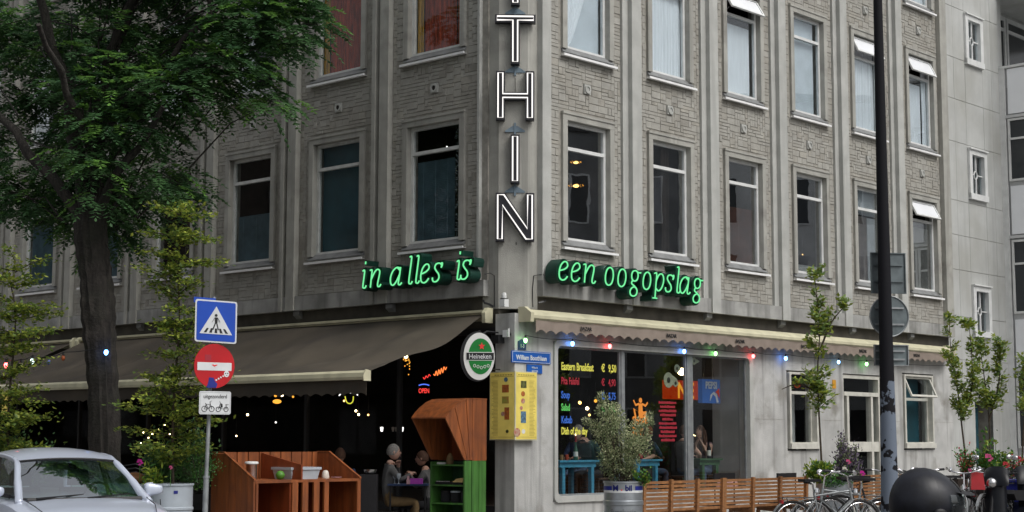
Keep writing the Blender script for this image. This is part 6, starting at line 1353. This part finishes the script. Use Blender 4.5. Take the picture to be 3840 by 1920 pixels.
# ------------------------------------------------------------ people
def skinmesh(joints, edges, levels=2):
    me = bpy.data.meshes.new('s'); names = list(joints); me.from_pydata([joints[n][0] for n in names], [(names.index(a), names.index(b)) for a, b in edges], [])
    ob = bpy.data.objects.new('s', me); C.objects.link(ob); ob.modifiers.new('k', 'SKIN'); sv = me.skin_vertices[0].data
    for k, n in enumerate(names):
        r = joints[n][1]; sv[k].radius = r if isinstance(r, tuple) else (r, r)
    sv[0].use_root = True; s = ob.modifiers.new('d', 'SUBSURF'); s.levels = levels; s.render_levels = levels
    dg = bpy.context.evaluated_depsgraph_get(); out = bpy.data.meshes.new_from_object(ob.evaluated_get(dg)); bpy.data.objects.remove(ob); return out
def person(label, loc, rz, arms, top, pants, skin='skin', hair='hairb', hairlong=False, lean=0, head_turn=0, sleeves='long', scale=1, female=False, head_down=0, stand=False, glasses=False, extra=None, group=None):
    t = thing('person', label, 'person', loc, group, False, rz); t.scale = (scale,)*3
    ly = lambda z: lean*(z-.5)
    sw = .165 if female else .19
    J = {'pelvis': ((0, 0, .53), (.155, .115)), 'spine': ((0, ly(.72), .72), (.13 if female else .15, .10)), 'chest': ((0, ly(.93), .93), (.15 if female else .18, .115)), 'neck0': ((0, ly(1.06), 1.05), (.085, .07)), 'neck': ((0, ly(1.12)+.01, 1.125), .050)}
    E_ = [('pelvis', 'spine'), ('spine', 'chest'), ('chest', 'neck0'), ('neck0', 'neck')]
    seg = {}
    for s, k in ((-1, 'l'), (1, 'r')):
        el, wr = arms[k]
        J['sh'+k] = ((s*sw, ly(1.0), 1.0), .062); J['el'+k] = (el, .044); J['wr'+k] = (wr, .027); d = (Vector(wr)-Vector(el)).normalized(); pa = Vector(wr)+d*.07; J['pa'+k] = (tuple(pa), (.036, .018))
        E_ += [('chest', 'sh'+k), ('sh'+k, 'el'+k), ('el'+k, 'wr'+k), ('wr'+k, 'pa'+k)]
        J['hip'+k] = ((s*.09, .06, .50), .085); J['kn'+k] = ((s*.12, .46, .50), .062); J['an'+k] = ((s*.12, .42, .09), .042); J['toe'+k] = ((s*.13, .60, .045), (.045, .03))
        E_ += [('pelvis', 'hip'+k), ('hip'+k, 'kn'+k), ('kn'+k, 'an'+k), ('an'+k, 'toe'+k)]
    me = skinmesh(J, E_, 2)
    bm = bmesh.new(); bm.from_mesh(me); bm.verts.ensure_lookup_table()
    mats = [skin, top, pants, 'plastic']
    segs = [(a, b, m) for a, b, m in [('pelvis', 'spine', 1), ('spine', 'chest', 1), ('chest', 'neck0', 1), ('neck0', 'neck', 0)]]
    for k in 'lr': segs += [('chest', 'sh'+k, 1), ('sh'+k, 'el'+k, 1 if sleeves != 'none' else 0), ('el'+k, 'wr'+k, 1 if sleeves == 'long' else 0), ('wr'+k, 'pa'+k, 0), ('pelvis', 'hip'+k, 2), ('hip'+k, 'kn'+k, 2), ('kn'+k, 'an'+k, 2), ('an'+k, 'toe'+k, 3)]
    for f in bm.faces:
        c = f.calc_center_median(); best = 1e9
        for a, b, m in segs:
            A = Vector(J[a][0]); B = Vector(J[b][0]); d = B-A; u = max(0, min(1, (c-A).dot(d)/max(1e-9, d.length_squared))); dd = (c-(A+d*u)).length
            if dd < best: best = dd; f.material_index = m
        f.smooth = True
    # head, face, fingers joined into the same body mesh
    hc = Vector((0, ly(1.24)+.035+head_down*.05, 1.235-head_down*.02)); cr_, sr_ = math.cos(head_turn), math.sin(head_turn)
    q = MB()
    def hd(u, v):
        th = math.pi*v; ph = 2*math.pi*u; x = .074*math.sin(th)*math.cos(ph); y = .094*math.sin(th)*math.sin(ph); z = .115*math.cos(th)
        if z < 0: x *= 1-.22*(-z/.115)**1.3; y = y*(1-.10*(-z/.115)) + .012*(-z/.115)
        if y > 0:
            y += .024*math.exp(-((x/.013)**2+((z+.018)/.022)**2)) - .010*math.exp(-(((abs(x)-.03)/.014)**2+((z-.012)/.012)**2)) + .006*math.exp(-((x/.022)**2+((z+.058)/.007)**2)) + .008*math.exp(-((x/.02)**2+((z+.095)/.015)**2))
        p = Vector((x*cr_-y*sr_, x*sr_+y*cr_, z-head_down*max(0, y)*.4)); return hc+p
    q.grid(hd, 28, 22); q.cur = 0
    for s in (-1, 1):
        e = Vector((s*.075, -.005, -.005)); q.ball(hc+Vector((e.x*cr_-e.y*sr_, e.x*sr_+e.y*cr_, e.z)), .022, 8, 6, .5, .8, 1.2)
    for k in 'lr':
        wr = Vector(arms[k][1]); el = Vector(arms[k][0]); d = (wr-el).normalized(); side = d.cross(Vector((0, 0, 1))); side = side.normalized() if side.length > .1 else Vector((1, 0, 0)); up = side.cross(d)
        for j in range(4):
            b = wr+d*.075+side*(j-1.5)*.019; L_ = (.062, .072, .068, .052)[j]; q.tube([b-d*.02, b+d*L_*.5, b+d*L_*.85-up*.02, b+d*L_*.9-up*.04], [.009, .0085, .0075, .006], 6)
        b = wr+d*.03+side*(.03 if k == 'l' else -.03); sd_ = side*(.03 if k == 'l' else -.03); q.tube([b-sd_*.5, b+sd_*.8+d*.02, b+sd_*1.0+d*.05], [.011, .010, .007], 6)
    q.cur = 4
    for s in (-1, 1):
        e = Vector((s*.03, .088, .012)); q.ball(hc+Vector((e.x*cr_-e.y*sr_, e.x*sr_+e.y*cr_, e.z)), .008, 6, 4)
    q.cur = 5; e = Vector((0, .098, -.058)); q.ball(hc+Vector((e.x*cr_-e.y*sr_, e.x*sr_+e.y*cr_, e.z)), .015, 8, 4, 1.3, .5, .35)
    tmp = bpy.data.meshes.new('h'); tmp.from_pydata(q.v, [], q.f); tmp.polygons.foreach_set('material_index', q.mi); tmp.polygons.foreach_set('use_smooth', [True]*len(q.f)); bm.from_mesh(tmp)
    me.materials.clear()
    for m in (skin, top, pants, 'plastic', 'ink', 'flesh'): me.materials.append(M[m])
    bm.to_mesh(me); bm.free()
    me.name = 'body'; b = bpy.data.objects.new('body', me); C.objects.link(b); b.parent = t
    if hair:
        q = MB()
        def hr(u, v):
            th = math.pi*v*(.62); ph = 2*math.pi*u; front = max(0, math.sin(ph)); lim = 1-.42*front; th *= lim if not hairlong else (1-.38*front)
            wob_ = 1+.05*math.sin(ph*9+th*7)*(1.6 if hairlong else 1); x = .082*math.sin(th)*math.cos(ph)*wob_; y = (.100*math.sin(th)*math.sin(ph)-.006)*wob_; z = .124*math.cos(th)
            return hc+Vector((x*cr_-y*sr_, x*sr_+y*cr_, z))
        q.grid(hr, 32, 12)
        if hairlong:
            for k in range(46):
                a = math.pi+ (k/45)*math.pi*1.25-.4; x = .078*math.cos(a); y = .088*math.sin(a)-.01
                P = [hc+Vector(((x*(1+.5*j/5)+.012*math.sin(j*2+k))*cr_-(y*(1+.3*j/5))*sr_, (x*(1+.5*j/5)+.012*math.sin(j*2+k))*sr_+(y*(1+.3*j/5))*cr_, .03-.055*j)) for j in range(6)]
                q.tube(P, [.016, .02, .02, .018, .014, .006], 5)
        q.build('hair', hair, t, smooth=True)
    if glasses:
        q = MB()
        for s in (-1, 1): q.tube([hc+Vector(((s*.031+.021*math.cos(a))*cr_-.104*sr_, (s*.031+.021*math.cos(a))*sr_+.104*cr_, .012+.016*math.sin(a))) for a in [j*math.pi/5 for j in range(10)]], .002, 4, closed=True)
        q.build('glasses', 'plastic', t)
    if extra: extra(t, hc)
    return t
def lt(f, s, n, z): p = f(s, n, z); return (p.x, p.y, p.z)
def AR(l, r): return {'l': l, 'r': r}
rest = AR(((-.24, .10, .80), (-.16, .33, .76)), ((.24, .10, .80), (.16, .33, .76)))
# terrace under the left awning
person('grey haired man with glasses at the terrace table, one hand raised to his chin', (-1.98, 25.35, .04), R(-78), AR(((-.22, .22, .80), (-.04, .20, 1.02)), ((.22, .20, .82), (.05, .36, .90))), 'greycl', 'khaki', 'skin2', 'hairg', glasses=True, lean=.12, scale=1.05)
person('person in a dim grey top facing the grey haired man across the purple table', (-1.28, 25.65, .0), R(82), AR(((-.22, .2, .78), (-.08, .30, .95)), ((.22, .2, .78), (.08, .32, .93))), 'greycl', 'darkcl', 'skin', 'hairb', lean=.15)
person('person in a dark blue shirt seen from behind above the orange counter', (-2.66, 25.2, .02), R(15), rest, 'bluecl', 'darkcl', 'skin', 'hairb', lean=.1, scale=1.02)
for lb, p in (('dark terrace chair under the grey haired man', (-1.98, 25.35)), ('dark terrace chair under the person in the dim grey top', (-1.28, 25.65)), ('dark terrace chair under the person in blue', (-2.66, 25.2))):
    t = thing('terrace_chair', lb, 'chair', (p[0], p[1], 0), 'chairs on the terrace'); q = MB(); q.box(p[0]-.22, p[0]+.22, p[1]-.22, p[1]+.22, .40, .43); q.build('seat', 'black', t)
    for sx in (-.2, .2):
        for sy in (-.2, .2): q = MB(); q.tube([(p[0]+sx, p[1]+sy, 0), (p[0]+sx, p[1]+sy, .40)], .014, 6); q.build('leg', 'black', t)
t = thing('terrace_table', 'dark blue terrace table between the two seated people', 'table', (-1.62, 25.3, 0)); q = MB(); q.box(-1.92, -1.30, 25.05, 25.6, .82, .845); q.build('tabletop', 'bluecl', t)
for x in (-1.88, -1.34):
    for y in (25.1, 25.55): q = MB(); q.tube([(x, y, 0), (x, y, .82)], .016, 6); q.build('leg', 'black', t)
tag(MB().box(-1.58, -1.38, 25.1, 25.22, .846, .93).build('napkin_box', 'purplebox'), 'small glowing purple box on the terrace table', 'box')
def bottle(label, x, y, z, prof, m, name='bottle', cat='bottle'):
    q = MB(); q.lathe(prof, (x, y, z), 14); return tag(q.build(name, m, smooth=50), label, cat)
bottle('pale pink candle standing in front of the purple box', -1.60, 25.04, .846, [(.03, 0), (.03, .06), (.02, .08), (.02, .12), (.008, .125)], 'flesh', 'candle', 'candle')
bottle('wine glass on the terrace table before the grey haired man', -1.75, 25.1, .846, [(.03, 0), (.006, .01), (.006, .07), (.03, .10), (.034, .14), (.03, .16)], 'tub', 'wine_glass', 'glass')
bottle('second wine glass beside the first on the terrace table', -1.82, 25.2, .846, [(.03, 0), (.006, .01), (.006, .07), (.03, .10), (.034, .14), (.03, .16)], 'tub', 'wine_glass', 'glass')
t = thing('ashtray_stand', 'black upright bin with a steel bowl on top right of the orange counter', 'bin', (-2.1, 24.0, 0)); MB().box(-2.24, -1.99, 23.9, 24.15, 0, 1.02).build('body', 'plastic', t); q = MB(); q.lathe([(.05, 1.021), (.09, 1.05), (.10, 1.09), (.08, 1.09)], (-2.1, 24.0, 0), 16); q.build('bowl', 'steel', t, smooth=40)
# shop interior, right: floor .45
FLZ = .45
def table(label, s0, s1, n0, n1, m, group):
    t = thing('cafe_table', label, 'table', FR((s0+s1)/2, (n0+n1)/2, FLZ), group); MB(FR).box(s0, s1, n0, n1, 1.165, 1.195).build('tabletop', m, t); MB(FR).box(s0+.04, s1-.04, n0+.04, n1-.04, 1.08, 1.164).build('apron', m, t)
    for a in (s0+.1, s1-.17):
        for b in (n0+.03, n1-.10): MB(FR).box(a, a+.07, b, b+.07, FLZ, 1.08).build('leg', m, t)
table('blue wooden table with a candle bottle behind the left shop pane', .62, 1.63, -.95, -.38, 'bluetab', 'painted tables behind the shop window')
table('blue wooden table behind the pale bush', 2.6, 3.38, -.95, -.38, 'bluetab', 'painted tables behind the shop window')
table('dark green table of the woman behind the right shop pane', 4.50, 5.20, -.95, -.38, 'greentab', 'painted tables behind the shop window')
aR = math.atan2(FR.a.y, FR.a.x)      # facade direction
def sit(label, s, n, rz, *a, **k): return person(label, lt(FR, s, n, FLZ), aR+rz, *a, **k)
tablearms = AR(((-.22, .18, .82), (-.10, .36, .78)), ((.22, .18, .82), (.10, .36, .78)))
sit('dim man with glasses and dark clothes at the left end of the blue table', 1.05, -1.35, R(180), tablearms, 'darkcl', 'darkcl', 'skin', 'hairb', glasses=True)
sit('man in a teal sweater leaning over the blue table behind the left shop pane', 2.05, -.78, R(90), AR(((-.22, .12, .76), (-.15, .30, .62)), ((.24, .14, .80), (.10, .38, .78))), 'tealsh', 'darkcl', 'skin2', 'hairg', lean=.55, head_down=1)
sit('person in a blue jacket hidden behind the pale bush', 2.55, -1.55, R(100), tablearms, 'bluecl', 'jeans', 'skin', 'hairb', lean=.1)
sit('bald man with a bare forearm right of the pale bush', 3.70, -1.0, R(95), AR(((-.24, .1, .80), (-.20, .34, .74)), ((.24, .22, .84), (.10, .32, 1.0))), 'darkcl', 'darkcl', 'skin2', 'hairg', lean=.2, sleeves='short')
sit('orange haired person in a dark blue top with their back to the mullion', 4.30, -1.5, R(-95), tablearms, 'bluecl', 'jeans', 'skin', 'hairo', hairlong=False, lean=.1)
def cig(t, hc): q = MB(); q.tube([hc+Vector((.0, .16, -.08)), hc+Vector((.02, .22, -.05))], .006, 6); q.build('lighter', 'flame', t)
sit('woman with long curly brown hair in a sleeveless top, hands raised to her face', 5.45, -.95, R(92), AR(((-.20, .20, .80), (-.04, .20, 1.06)), ((.20, .20, .80), (.04, .22, 1.04))), 'tank', 'jeans', 'skin2', 'hairb', hairlong=True, lean=.18, sleeves='none', female=True, extra=cig)
sit('person with a bare arm beside the thick window mullion, facing the woman', 4.42, -.70, R(-90), AR(((-.22, .2, .82), (-.12, .38, .80)), ((.22, .2, .82), (.10, .36, .80))), 'greycl', 'jeans', 'skin2', 'hairb', sleeves='none', female=True)
for s, n, lb in ((1.05, -1.35, 'dark cafe chair of the man with glasses'), (2.05, -.78, 'dark cafe chair of the man in teal'), (2.55, -1.55, 'dark cafe chair behind the bush'), (3.7, -1.0, 'dark cafe chair of the bald man'), (4.30, -1.5, 'dark cafe chair of the orange haired person'), (5.45, -.95, 'dark cafe chair of the curly haired woman'), (4.42, -.7, 'dark cafe chair next to the mullion')):
    t = thing('cafe_chair', lb, 'chair', FR(s, n, FLZ), 'dark chairs inside the cafe'); MB(FR).box(s-.2, s+.2, n-.2, n+.2, .86, .89).build('seat', 'darkbrown', t)
    for a in (-.18, .15):
        for b in (-.18, .15): MB(FR).box(s+a, s+a+.03, n+b, n+b+.03, FLZ, .86).build('leg', 'darkbrown', t)
q = MB(FR); q.prism([(5.75, .72), (6.02, .72), (6.05, 1.05), (5.98, 1.25), (5.85, 1.30), (5.74, 1.22), (5.70, 1.0)], -1.12, -.95); tag(q.build('coat', 'darkcl'), 'dark coat hung over the back of the woman\'s chair', 'coat')
p = FR(1.28, -.6, 1.195); bt = thing('candle_bottle', 'clear bottle holding a lit red candle on the left blue table', 'bottle', p); q = MB(); q.lathe([(.038, 0), (.04, .02), (.04, .17), (.018, .22), (.015, .30)], tuple(p), 16); q.build('bottle', 'glassgreen', bt, smooth=50); q = MB(); q.lathe([(.041, .06), (.041, .14)], tuple(p), 16); q.build('label', 'label', bt, smooth=50)
q = MB(); q.lathe([(.012, .30), (.012, .40)], tuple(p), 8); q.build('candle', 'redpl', bt); q = MB(); q.ball((p.x, p.y, p.z+.43), .012, 8, 6, 1, 1, 2.0); q.build('flame', 'flame', bt)
p = FR(5.0, -.55, 1.195); bt = thing('wine_bottle', 'dark bottle with a pale label on the green table', 'bottle', p); q = MB(); q.lathe([(.038, 0), (.04, .02), (.04, .19), (.015, .25), (.015, .31)], tuple(p), 16); q.build('bottle', 'blacksh', bt, smooth=50); q = MB(); q.lathe([(.041, .05), (.041, .15)], tuple(p), 16); q.build('label', 'label', bt, smooth=50)
p = FR(2.95, -.55, 1.195); bottle('small red round candle jar on the blue table behind the bush', p.x, p.y, p.z, [(.02, 0), (.045, .02), (.05, .05), (.035, .08), (.02, .10)], 'redpl', 'candle_jar', 'jar')
for k, s in enumerate((.75, .92, 1.05)): p = FR(s, -.6, 1.195); bottle(('amber glass at the left end of the left blue table', 'amber glass in the middle of the left blue table', 'dark red drink glass beside the candle bottle')[k], p.x, p.y, p.z, [(.028, 0), (.034, .09), (.032, .092)], ('bread', 'khaki', 'redcur')[k], 'drink_glass', 'glass')
q = MB(FR); q.prism([(4.86, .67), (5.35, .67), (5.30, .78), (5.18, .84), (5.0, .83), (4.90, .76)], -.30, -.14); tag(q.build('folded_cloth', 'flesh'), 'pinkish folded cloth lying on the sill inside the right shop pane', 'cloth')
# signs inside
ps = thing('soda_sign', 'blue square PEPSI sign hanging behind the right shop pane', 'sign', FR(5.17, -.62, 2.43)); MB(FR).box(4.89, 5.45, -.70, -.60, 2.21, 2.65).build('box', 'pepblue', ps)
text('PEPSI', FR, 5.17, -.597, 2.48, .18, 'signwhite', ps, xs=.92, align='CENTER', bold=.006)
q = MB(FR); q.prism([(5.40, 2.23), (5.34, 2.22), (5.30, 2.33), (5.22, 2.38), (5.12, 2.24), (5.14, 2.36), (5.24, 2.42), (5.34, 2.38)], -.6, -.597); q.build('white_swoosh', 'signwhite', ps); q = MB(FR); q.prism([(5.30, 2.42), (5.42, 2.49), (5.43, 2.30), (5.36, 2.38)], -.6, -.596); q.build('red_swoosh', 'redlight', ps)
q = MB(FR); q.tube([(5.0, -.65, 2.65), (5.15, -.65, 3.5)], .004, 4); q.tube([(5.34, -.65, 2.65), (5.15, -.65, 3.5)], .004, 4); q.build('cord', 'black', ps)
rs = thing('red_light_sign', 'glowing red and yellow lettered light box at the back of the shop', 'sign', FR(5.6, -1.5, 2.5)); MB(FR).box(5.02, 6.15, -1.62, -1.52, 2.30, 2.66).build('box', 'redlight', rs); text('NE', FR, 5.35, -1.517, 2.33, .42, 'yellight', rs, xs=1.0, bold=.01)
q = MB(FR); q.ball((5.55, -1.55, 2.83), .07, 12, 8, 1.6, 1, 1); tag(q.build('wall_lamp', 'warmhot', smooth=True), 'bright warm wall lamp above the red light box', 'lamp')
for s, z, r, rin, lb, tail in ((3.22, 2.57, .135, .05, 'large grey green eye shaped disc hung inside the middle shop pane', .26), (3.47, 2.78, .075, .03, 'small grey green eye disc high in the middle shop pane', .10), (3.42, 2.52, .065, .03, 'small eye disc beside the large one', .09), (3.98, 2.93, .065, .025, 'small yellow green eye disc at the top of the right shop pane', .16)):
    t = thing('eye_disc', lb, 'decoration', FR(s, -.12, z), 'eye shaped discs hung in the shop window'); q = MB(FR); n = 26; P = []
    for k in range(n): a = 2*math.pi*k/n; x = r*math.cos(a); P.append((s+(x if x < r*.80 else x+(tail-r)*((x/r-.80)/.2)), z+r*math.sin(a)))
    q.prism(P, -.125, -.115); q.build('disc', 'eye', t); q = MB(FR); q.disc((s, z), rin, -.115, -.112, 16); q.build('pupil', 'ink', t)
def lamp(label, s, n, z, f, m='amber', r=.05, sz=1, cord=True, name='pendant_lamp', top=None):
    p = f(s, n, z); t = thing(name, label, 'lamp', p, 'lamps glowing inside the building'); q = MB(); q.ball(tuple(p), r, 12, 8, 1, 1, sz); q.build('shade', m, t, smooth=True)
    q = MB(); q.tube([(p.x, p.y, p.z+r*sz), (p.x, p.y, top if top else p.z+.35)], .004, 4); q.build('cord', 'black', t)
lamp('upper ring of the amber hanging lamp behind the window right of the corner', 1.66, -.9, 6.31, FR, 'warm', .045, .5); lamp('lower ring of the amber hanging lamp behind the window right of the corner', 1.66, -.9, 5.90, FR, 'warm', .055, .5, top=6.3)
q = MB(FR)
for k in range(14):
    a = 2*math.pi*k/14
    for z, r in ((5.90, .13), (6.31, .09)): q.ball((1.66+r*math.cos(a), -.9+r*math.sin(a), z+.01*(k % 2)), .008, 5, 3)
tag(q.build('chandelier_beads', 'amber'), 'ring of tiny amber beads round the hanging lamp', 'chandelier')
for s, n, z, f, m, r, lb in ((1.48, -.6, 5.36, FL, 'warm', .02, 'small amber light left of the blinds in the window left of the corner'), (1.25, -.6, 6.47, FL, 'lampw', .012, 'tiny white light high in the window left of the corner'), (.55, -.6, 5.5, FL, 'warm', .014, 'tiny amber light at the right of the window left of the corner'), (3.4, -.8, 5.25, FR, 'lampw', .014, 'tiny white light low in the second window right of the corner'), (5.9, -.6, 5.2, FR, 'warm', .018, 'small amber light behind the rust blinds'), (8.35, -.8, 5.75, FR, 'lampw', .018, 'small white light in the fourth window right of the corner'), (8.7, -.8, 5.3, FR, 'warm', .012, 'tiny amber light low in the fourth window right of the corner'), (8.75, -.6, 5.65, FL, 'warm', .016, 'tiny amber light in the window behind the hornbeam'), (13.0, -.6, 6.2, FL, 'warm', .02, 'small amber light in the far left window'), (5.6, -.6, 6.4, FL, 'lampw', .012, 'tiny white light in the third window left of the corner')): lamp(lb, s, n, z, f, m, r)
for s, z, m, r, lb in ((3.05, 2.20, 'warm', .03, 'left amber globe behind the painted menu pane'), (3.26, 2.10, 'warmhot', .03, 'brightest amber globe behind the painted menu pane'), (3.50, 2.24, 'amber', .03, 'right amber globe behind the painted menu pane'), (3.32, 1.98, 'warm', .022, 'lowest amber globe behind the painted menu pane')): lamp(lb, s, -2.0, z, FR, m, r)
# inside the left cafe
def il(px, py, Y): return at(px, py, Y)
for px, py, Y, m, r, sz, lb in ((700, 1012, 31, 'amber', .085, .5, 'wide amber shaded lamp deep inside the left cafe'), (712, 996, 31.4, 'warmhot', .03, 1, 'bright bulb just above the wide amber lamp'), (696, 997, 31.4, 'amber', .03, 1, 'dim amber bulb beside the bright one'), (627, 1045, 31.5, 'warmhot', .022, 1, 'small bright lamp by the cafe pillar'), (698, 1064, 31, 'lampw', .018, 1, 'small white spot low in the left cafe'), (600, 1098, 31, 'warmhot', .014, 1, 'tiny warm light near the sign post'), (868, 1010, 29.5, 'warm', .018, 1, 'tiny warm light left of the neon face'), (898, 1035, 29.5, 'warmhot', .02, 1, 'upper one of three small lights under the neon face'), (905, 1044, 29.5, 'warmhot', .02, 1, 'middle one of three small lights under the neon face'), (929, 1045, 29.5, 'warm', .018, 1, 'right one of three small lights under the neon face'), (1010, 903, 29.3, 'warmhot', .035, .9, 'left bulb of the bright crystal lamp under the awning edge'), (1022, 899, 29.3, 'warmhot', .035, .9, 'right bulb of the bright crystal lamp under the awning edge'), (1066, 1101, 28, 'warmhot', .017, 1, 'small warm light beside the orange hood'), (740, 1000, 31, 'amber', .022, 1, 'dim amber bulb right of the wide lamp')): lamp(lb, *il(px, py, Y), ID, m, r, sz)
t = thing('crystal_lamp', 'golden crystal drops of the lamp hanging under the awning edge', 'lamp', il(1017, 915, 29.3)); q = MB(); random.seed(5)
for _ in range(26): c = il(1017+random.uniform(-16, 16), 905+abs(random.gauss(0, 14)), 29.3); q.ball(c, .012, 5, 3)
q.build('crystals', 'amber', t)
c0 = il(983, 1082, 28.5)
for k, dx_ in enumerate((-.14, .06, .12, .22)):
    q = MB(); q.lathe([(.018, 0), (.028, .07), (.02, .08)], (c0[0]+dx_, c0[1], c0[2]-.03), 10); tag(q.build('hanging_cup', 'lampw' if k in (0, 3) else 'ivory', smooth=50), ('leftmost', 'second', 'third', 'rightmost')[k]+' of four white cups hanging inside the left cafe', 'cup')  # outer cups take lamp emission, a glow added to plain white cups
t = thing('open_sign', 'small red neon OPEN sign with a blue arc above it inside the cafe', 'neon sign', il(1068, 980, 27.5)); a = il(1068, 985, 27.5)
FI = Frame((a[0], a[1], 0), (1, 0, 0), (0, -1, 0)); FI.flip = True
text('OPEN', FI, 0, .01, a[2]-.035, .115, 'redneon', t, align='CENTER', xs=.62, bold=.001); q = MB(FI); q.tube([(-.09+.018*k, .01, a[2]+.095+.02*math.sin(math.pi*k/10)) for k in range(11)], .009, 5); q.build('neon_tube', 'blueneon', t)
t = thing('neon_script', 'orange red neon scribble glowing above the OPEN sign', 'neon sign', il(1095, 945, 27.5)); a = il(1095, 945, 27.5); FI2 = Frame((a[0], a[1], 0), (1, .0, 0), (0, -1, 0)); FI2.flip = True
q = MB(FI2); q.tube(smooth([(-.02+.022*k, .01, a[2]+.012*k+.045*(-1)**k*(1 if 1 < k < 9 else .4)) for k in range(11)], 4), .008, 5); q.build('neon_tube', 'orneon', t); q = MB(FI2); q.tube(smooth([(-.20+.025*k, .01, a[2]-.06+.012*k+.022*(-1)**k) for k in range(6)], 4), .006, 5); q.build('neon_tube', 'redneon', t)
t = thing('blue_strip_light', 'short blue glowing strip under the awning edge', 'light', il(1098, 866, 27)); a = il(1096, 866, 27); q = MB(); q.tube([(a[0]-.10, a[1], a[2]-.02), (a[0], a[1], a[2]+.0), (a[0]+.12, a[1]+.05, a[2]+.05)], [.006, .016, .003], 8); q.build('neon_tube', 'blueneon', t)
t = thing('neon_sign', 'neon face with a yellow smile and white dashed hat line in the left cafe', 'neon sign', il(885, 1000, 29)); a = il(883, 1000, 28.8); FI3 = Frame((a[0], a[1], 0), (1, 0, 0), (0, -1, 0)); FI3.flip = True
q = MB(FI3); z = a[2]; q.tube(smooth([(-.09, .01, z+.01), (-.06, .01, z-.09), (.0, .01, z-.12), (.05, .01, z-.08), (.06, .01, z+.01)], 5), .011, 6); q.build('neon_tube', 'yelneon', t)
q = MB(FI3)
for x0, z0, x1, z1 in ((-.20, .02, -.16, .06), (-.14, .07, -.08, .07), (.0, .07, .07, .07), (.10, .06, .14, .03), (.15, .10, .15, .15), (.15, .20, .15, .28)): q.tube([(x0, .01, z+z0), (x1, .01, z+z1)], .010, 5)
q.build('neon_tube', 'lampw', t)
t = thing('yellow_notice', 'narrow yellow notice seen through the leaves at the far left', 'notice', il(18, 1015, 24)); a = il(19, 1020, 24); MB().box(a[0]-.045, a[0]+.045, a[1], a[1]+.02, a[2]-.19, a[2]+.19).build('board', 'menuy', t)

# ------------------------------------------------------------ rider with helmet, close to the camera at the right
rd = person('rider in a glossy black helmet and dark jacket at the lower right', (1.375, 5.80, .085), R(-78), AR(((-.25, .20, .84), (-.28, .46, .82)), ((.25, .20, .84), (.28, .46, .82))), 'darkcl', 'darkcl', 'skin', None, lean=.12, scale=1.0)
hc = Vector((0, .115, 1.215))
def hel(u, v, g=0):
    th = math.pi*v; ph = 2*math.pi*u; sy, cy = math.sin(ph), math.cos(ph)
    y = (.140+g)*math.sin(th)**.8*sy*(1 if sy > 0 else .93); x = (.115+g)*math.sin(th)**.85*cy; z = (.119+g)*math.cos(th)
    if z > 0: z *= 1-.26*max(0, y/.14)**1.2; z += .010*math.exp(-((x/.03)**2))
    else: z *= .95
    return (hc.x+x, hc.y+y, hc.z+.02+z)
q = MB(); q.grid(lambda u, v: hel(u, v*.74), 40, 22); q.tube([hel(k/40, .74) for k in range(40)], .010, 8, closed=True); q.build('helmet', 'helmetm', rd, smooth=50)
q = MB(); q.grid(lambda u, v: hel(.25+(u-.5)*.40, .40+.24*v, .006), 14, 6); q.build('visor', 'carglass', rd, smooth=True)
q = MB(); q.grid(lambda u, v: tuple(Vector(hel(.25+(u-.5)*.30, .36, .004))+Vector((0, .055*v*math.sin(math.pi*(.2+.6*u)), -.012*v))), 12, 4); q.build('peak', 'plastic', rd, smooth=True)
for s_ in (-1, 1):
    q = MB(); p_ = hel(0 if s_ > 0 else .5, .58, .004); q.ball(p_, .022, 10, 6, .35, 1.2, .8); q.build('visor_hinge', 'plastic', rd, smooth=True)
    q = MB(); q.tube([hel(.25+s_*.06, .20+.05*k, .001) for k in range(4)], .006, 6); q.build('air_vent', 'plastic', rd)
m3 = moped('black moped under the rider in the glossy helmet', (1.2, 5.66, 0), R(12))
m3.location = lt(Frame((1.375, 5.80, 0), (math.cos(R(12)), math.sin(R(12)), 0), (0, 0, 0)), -.15, 0, 0)
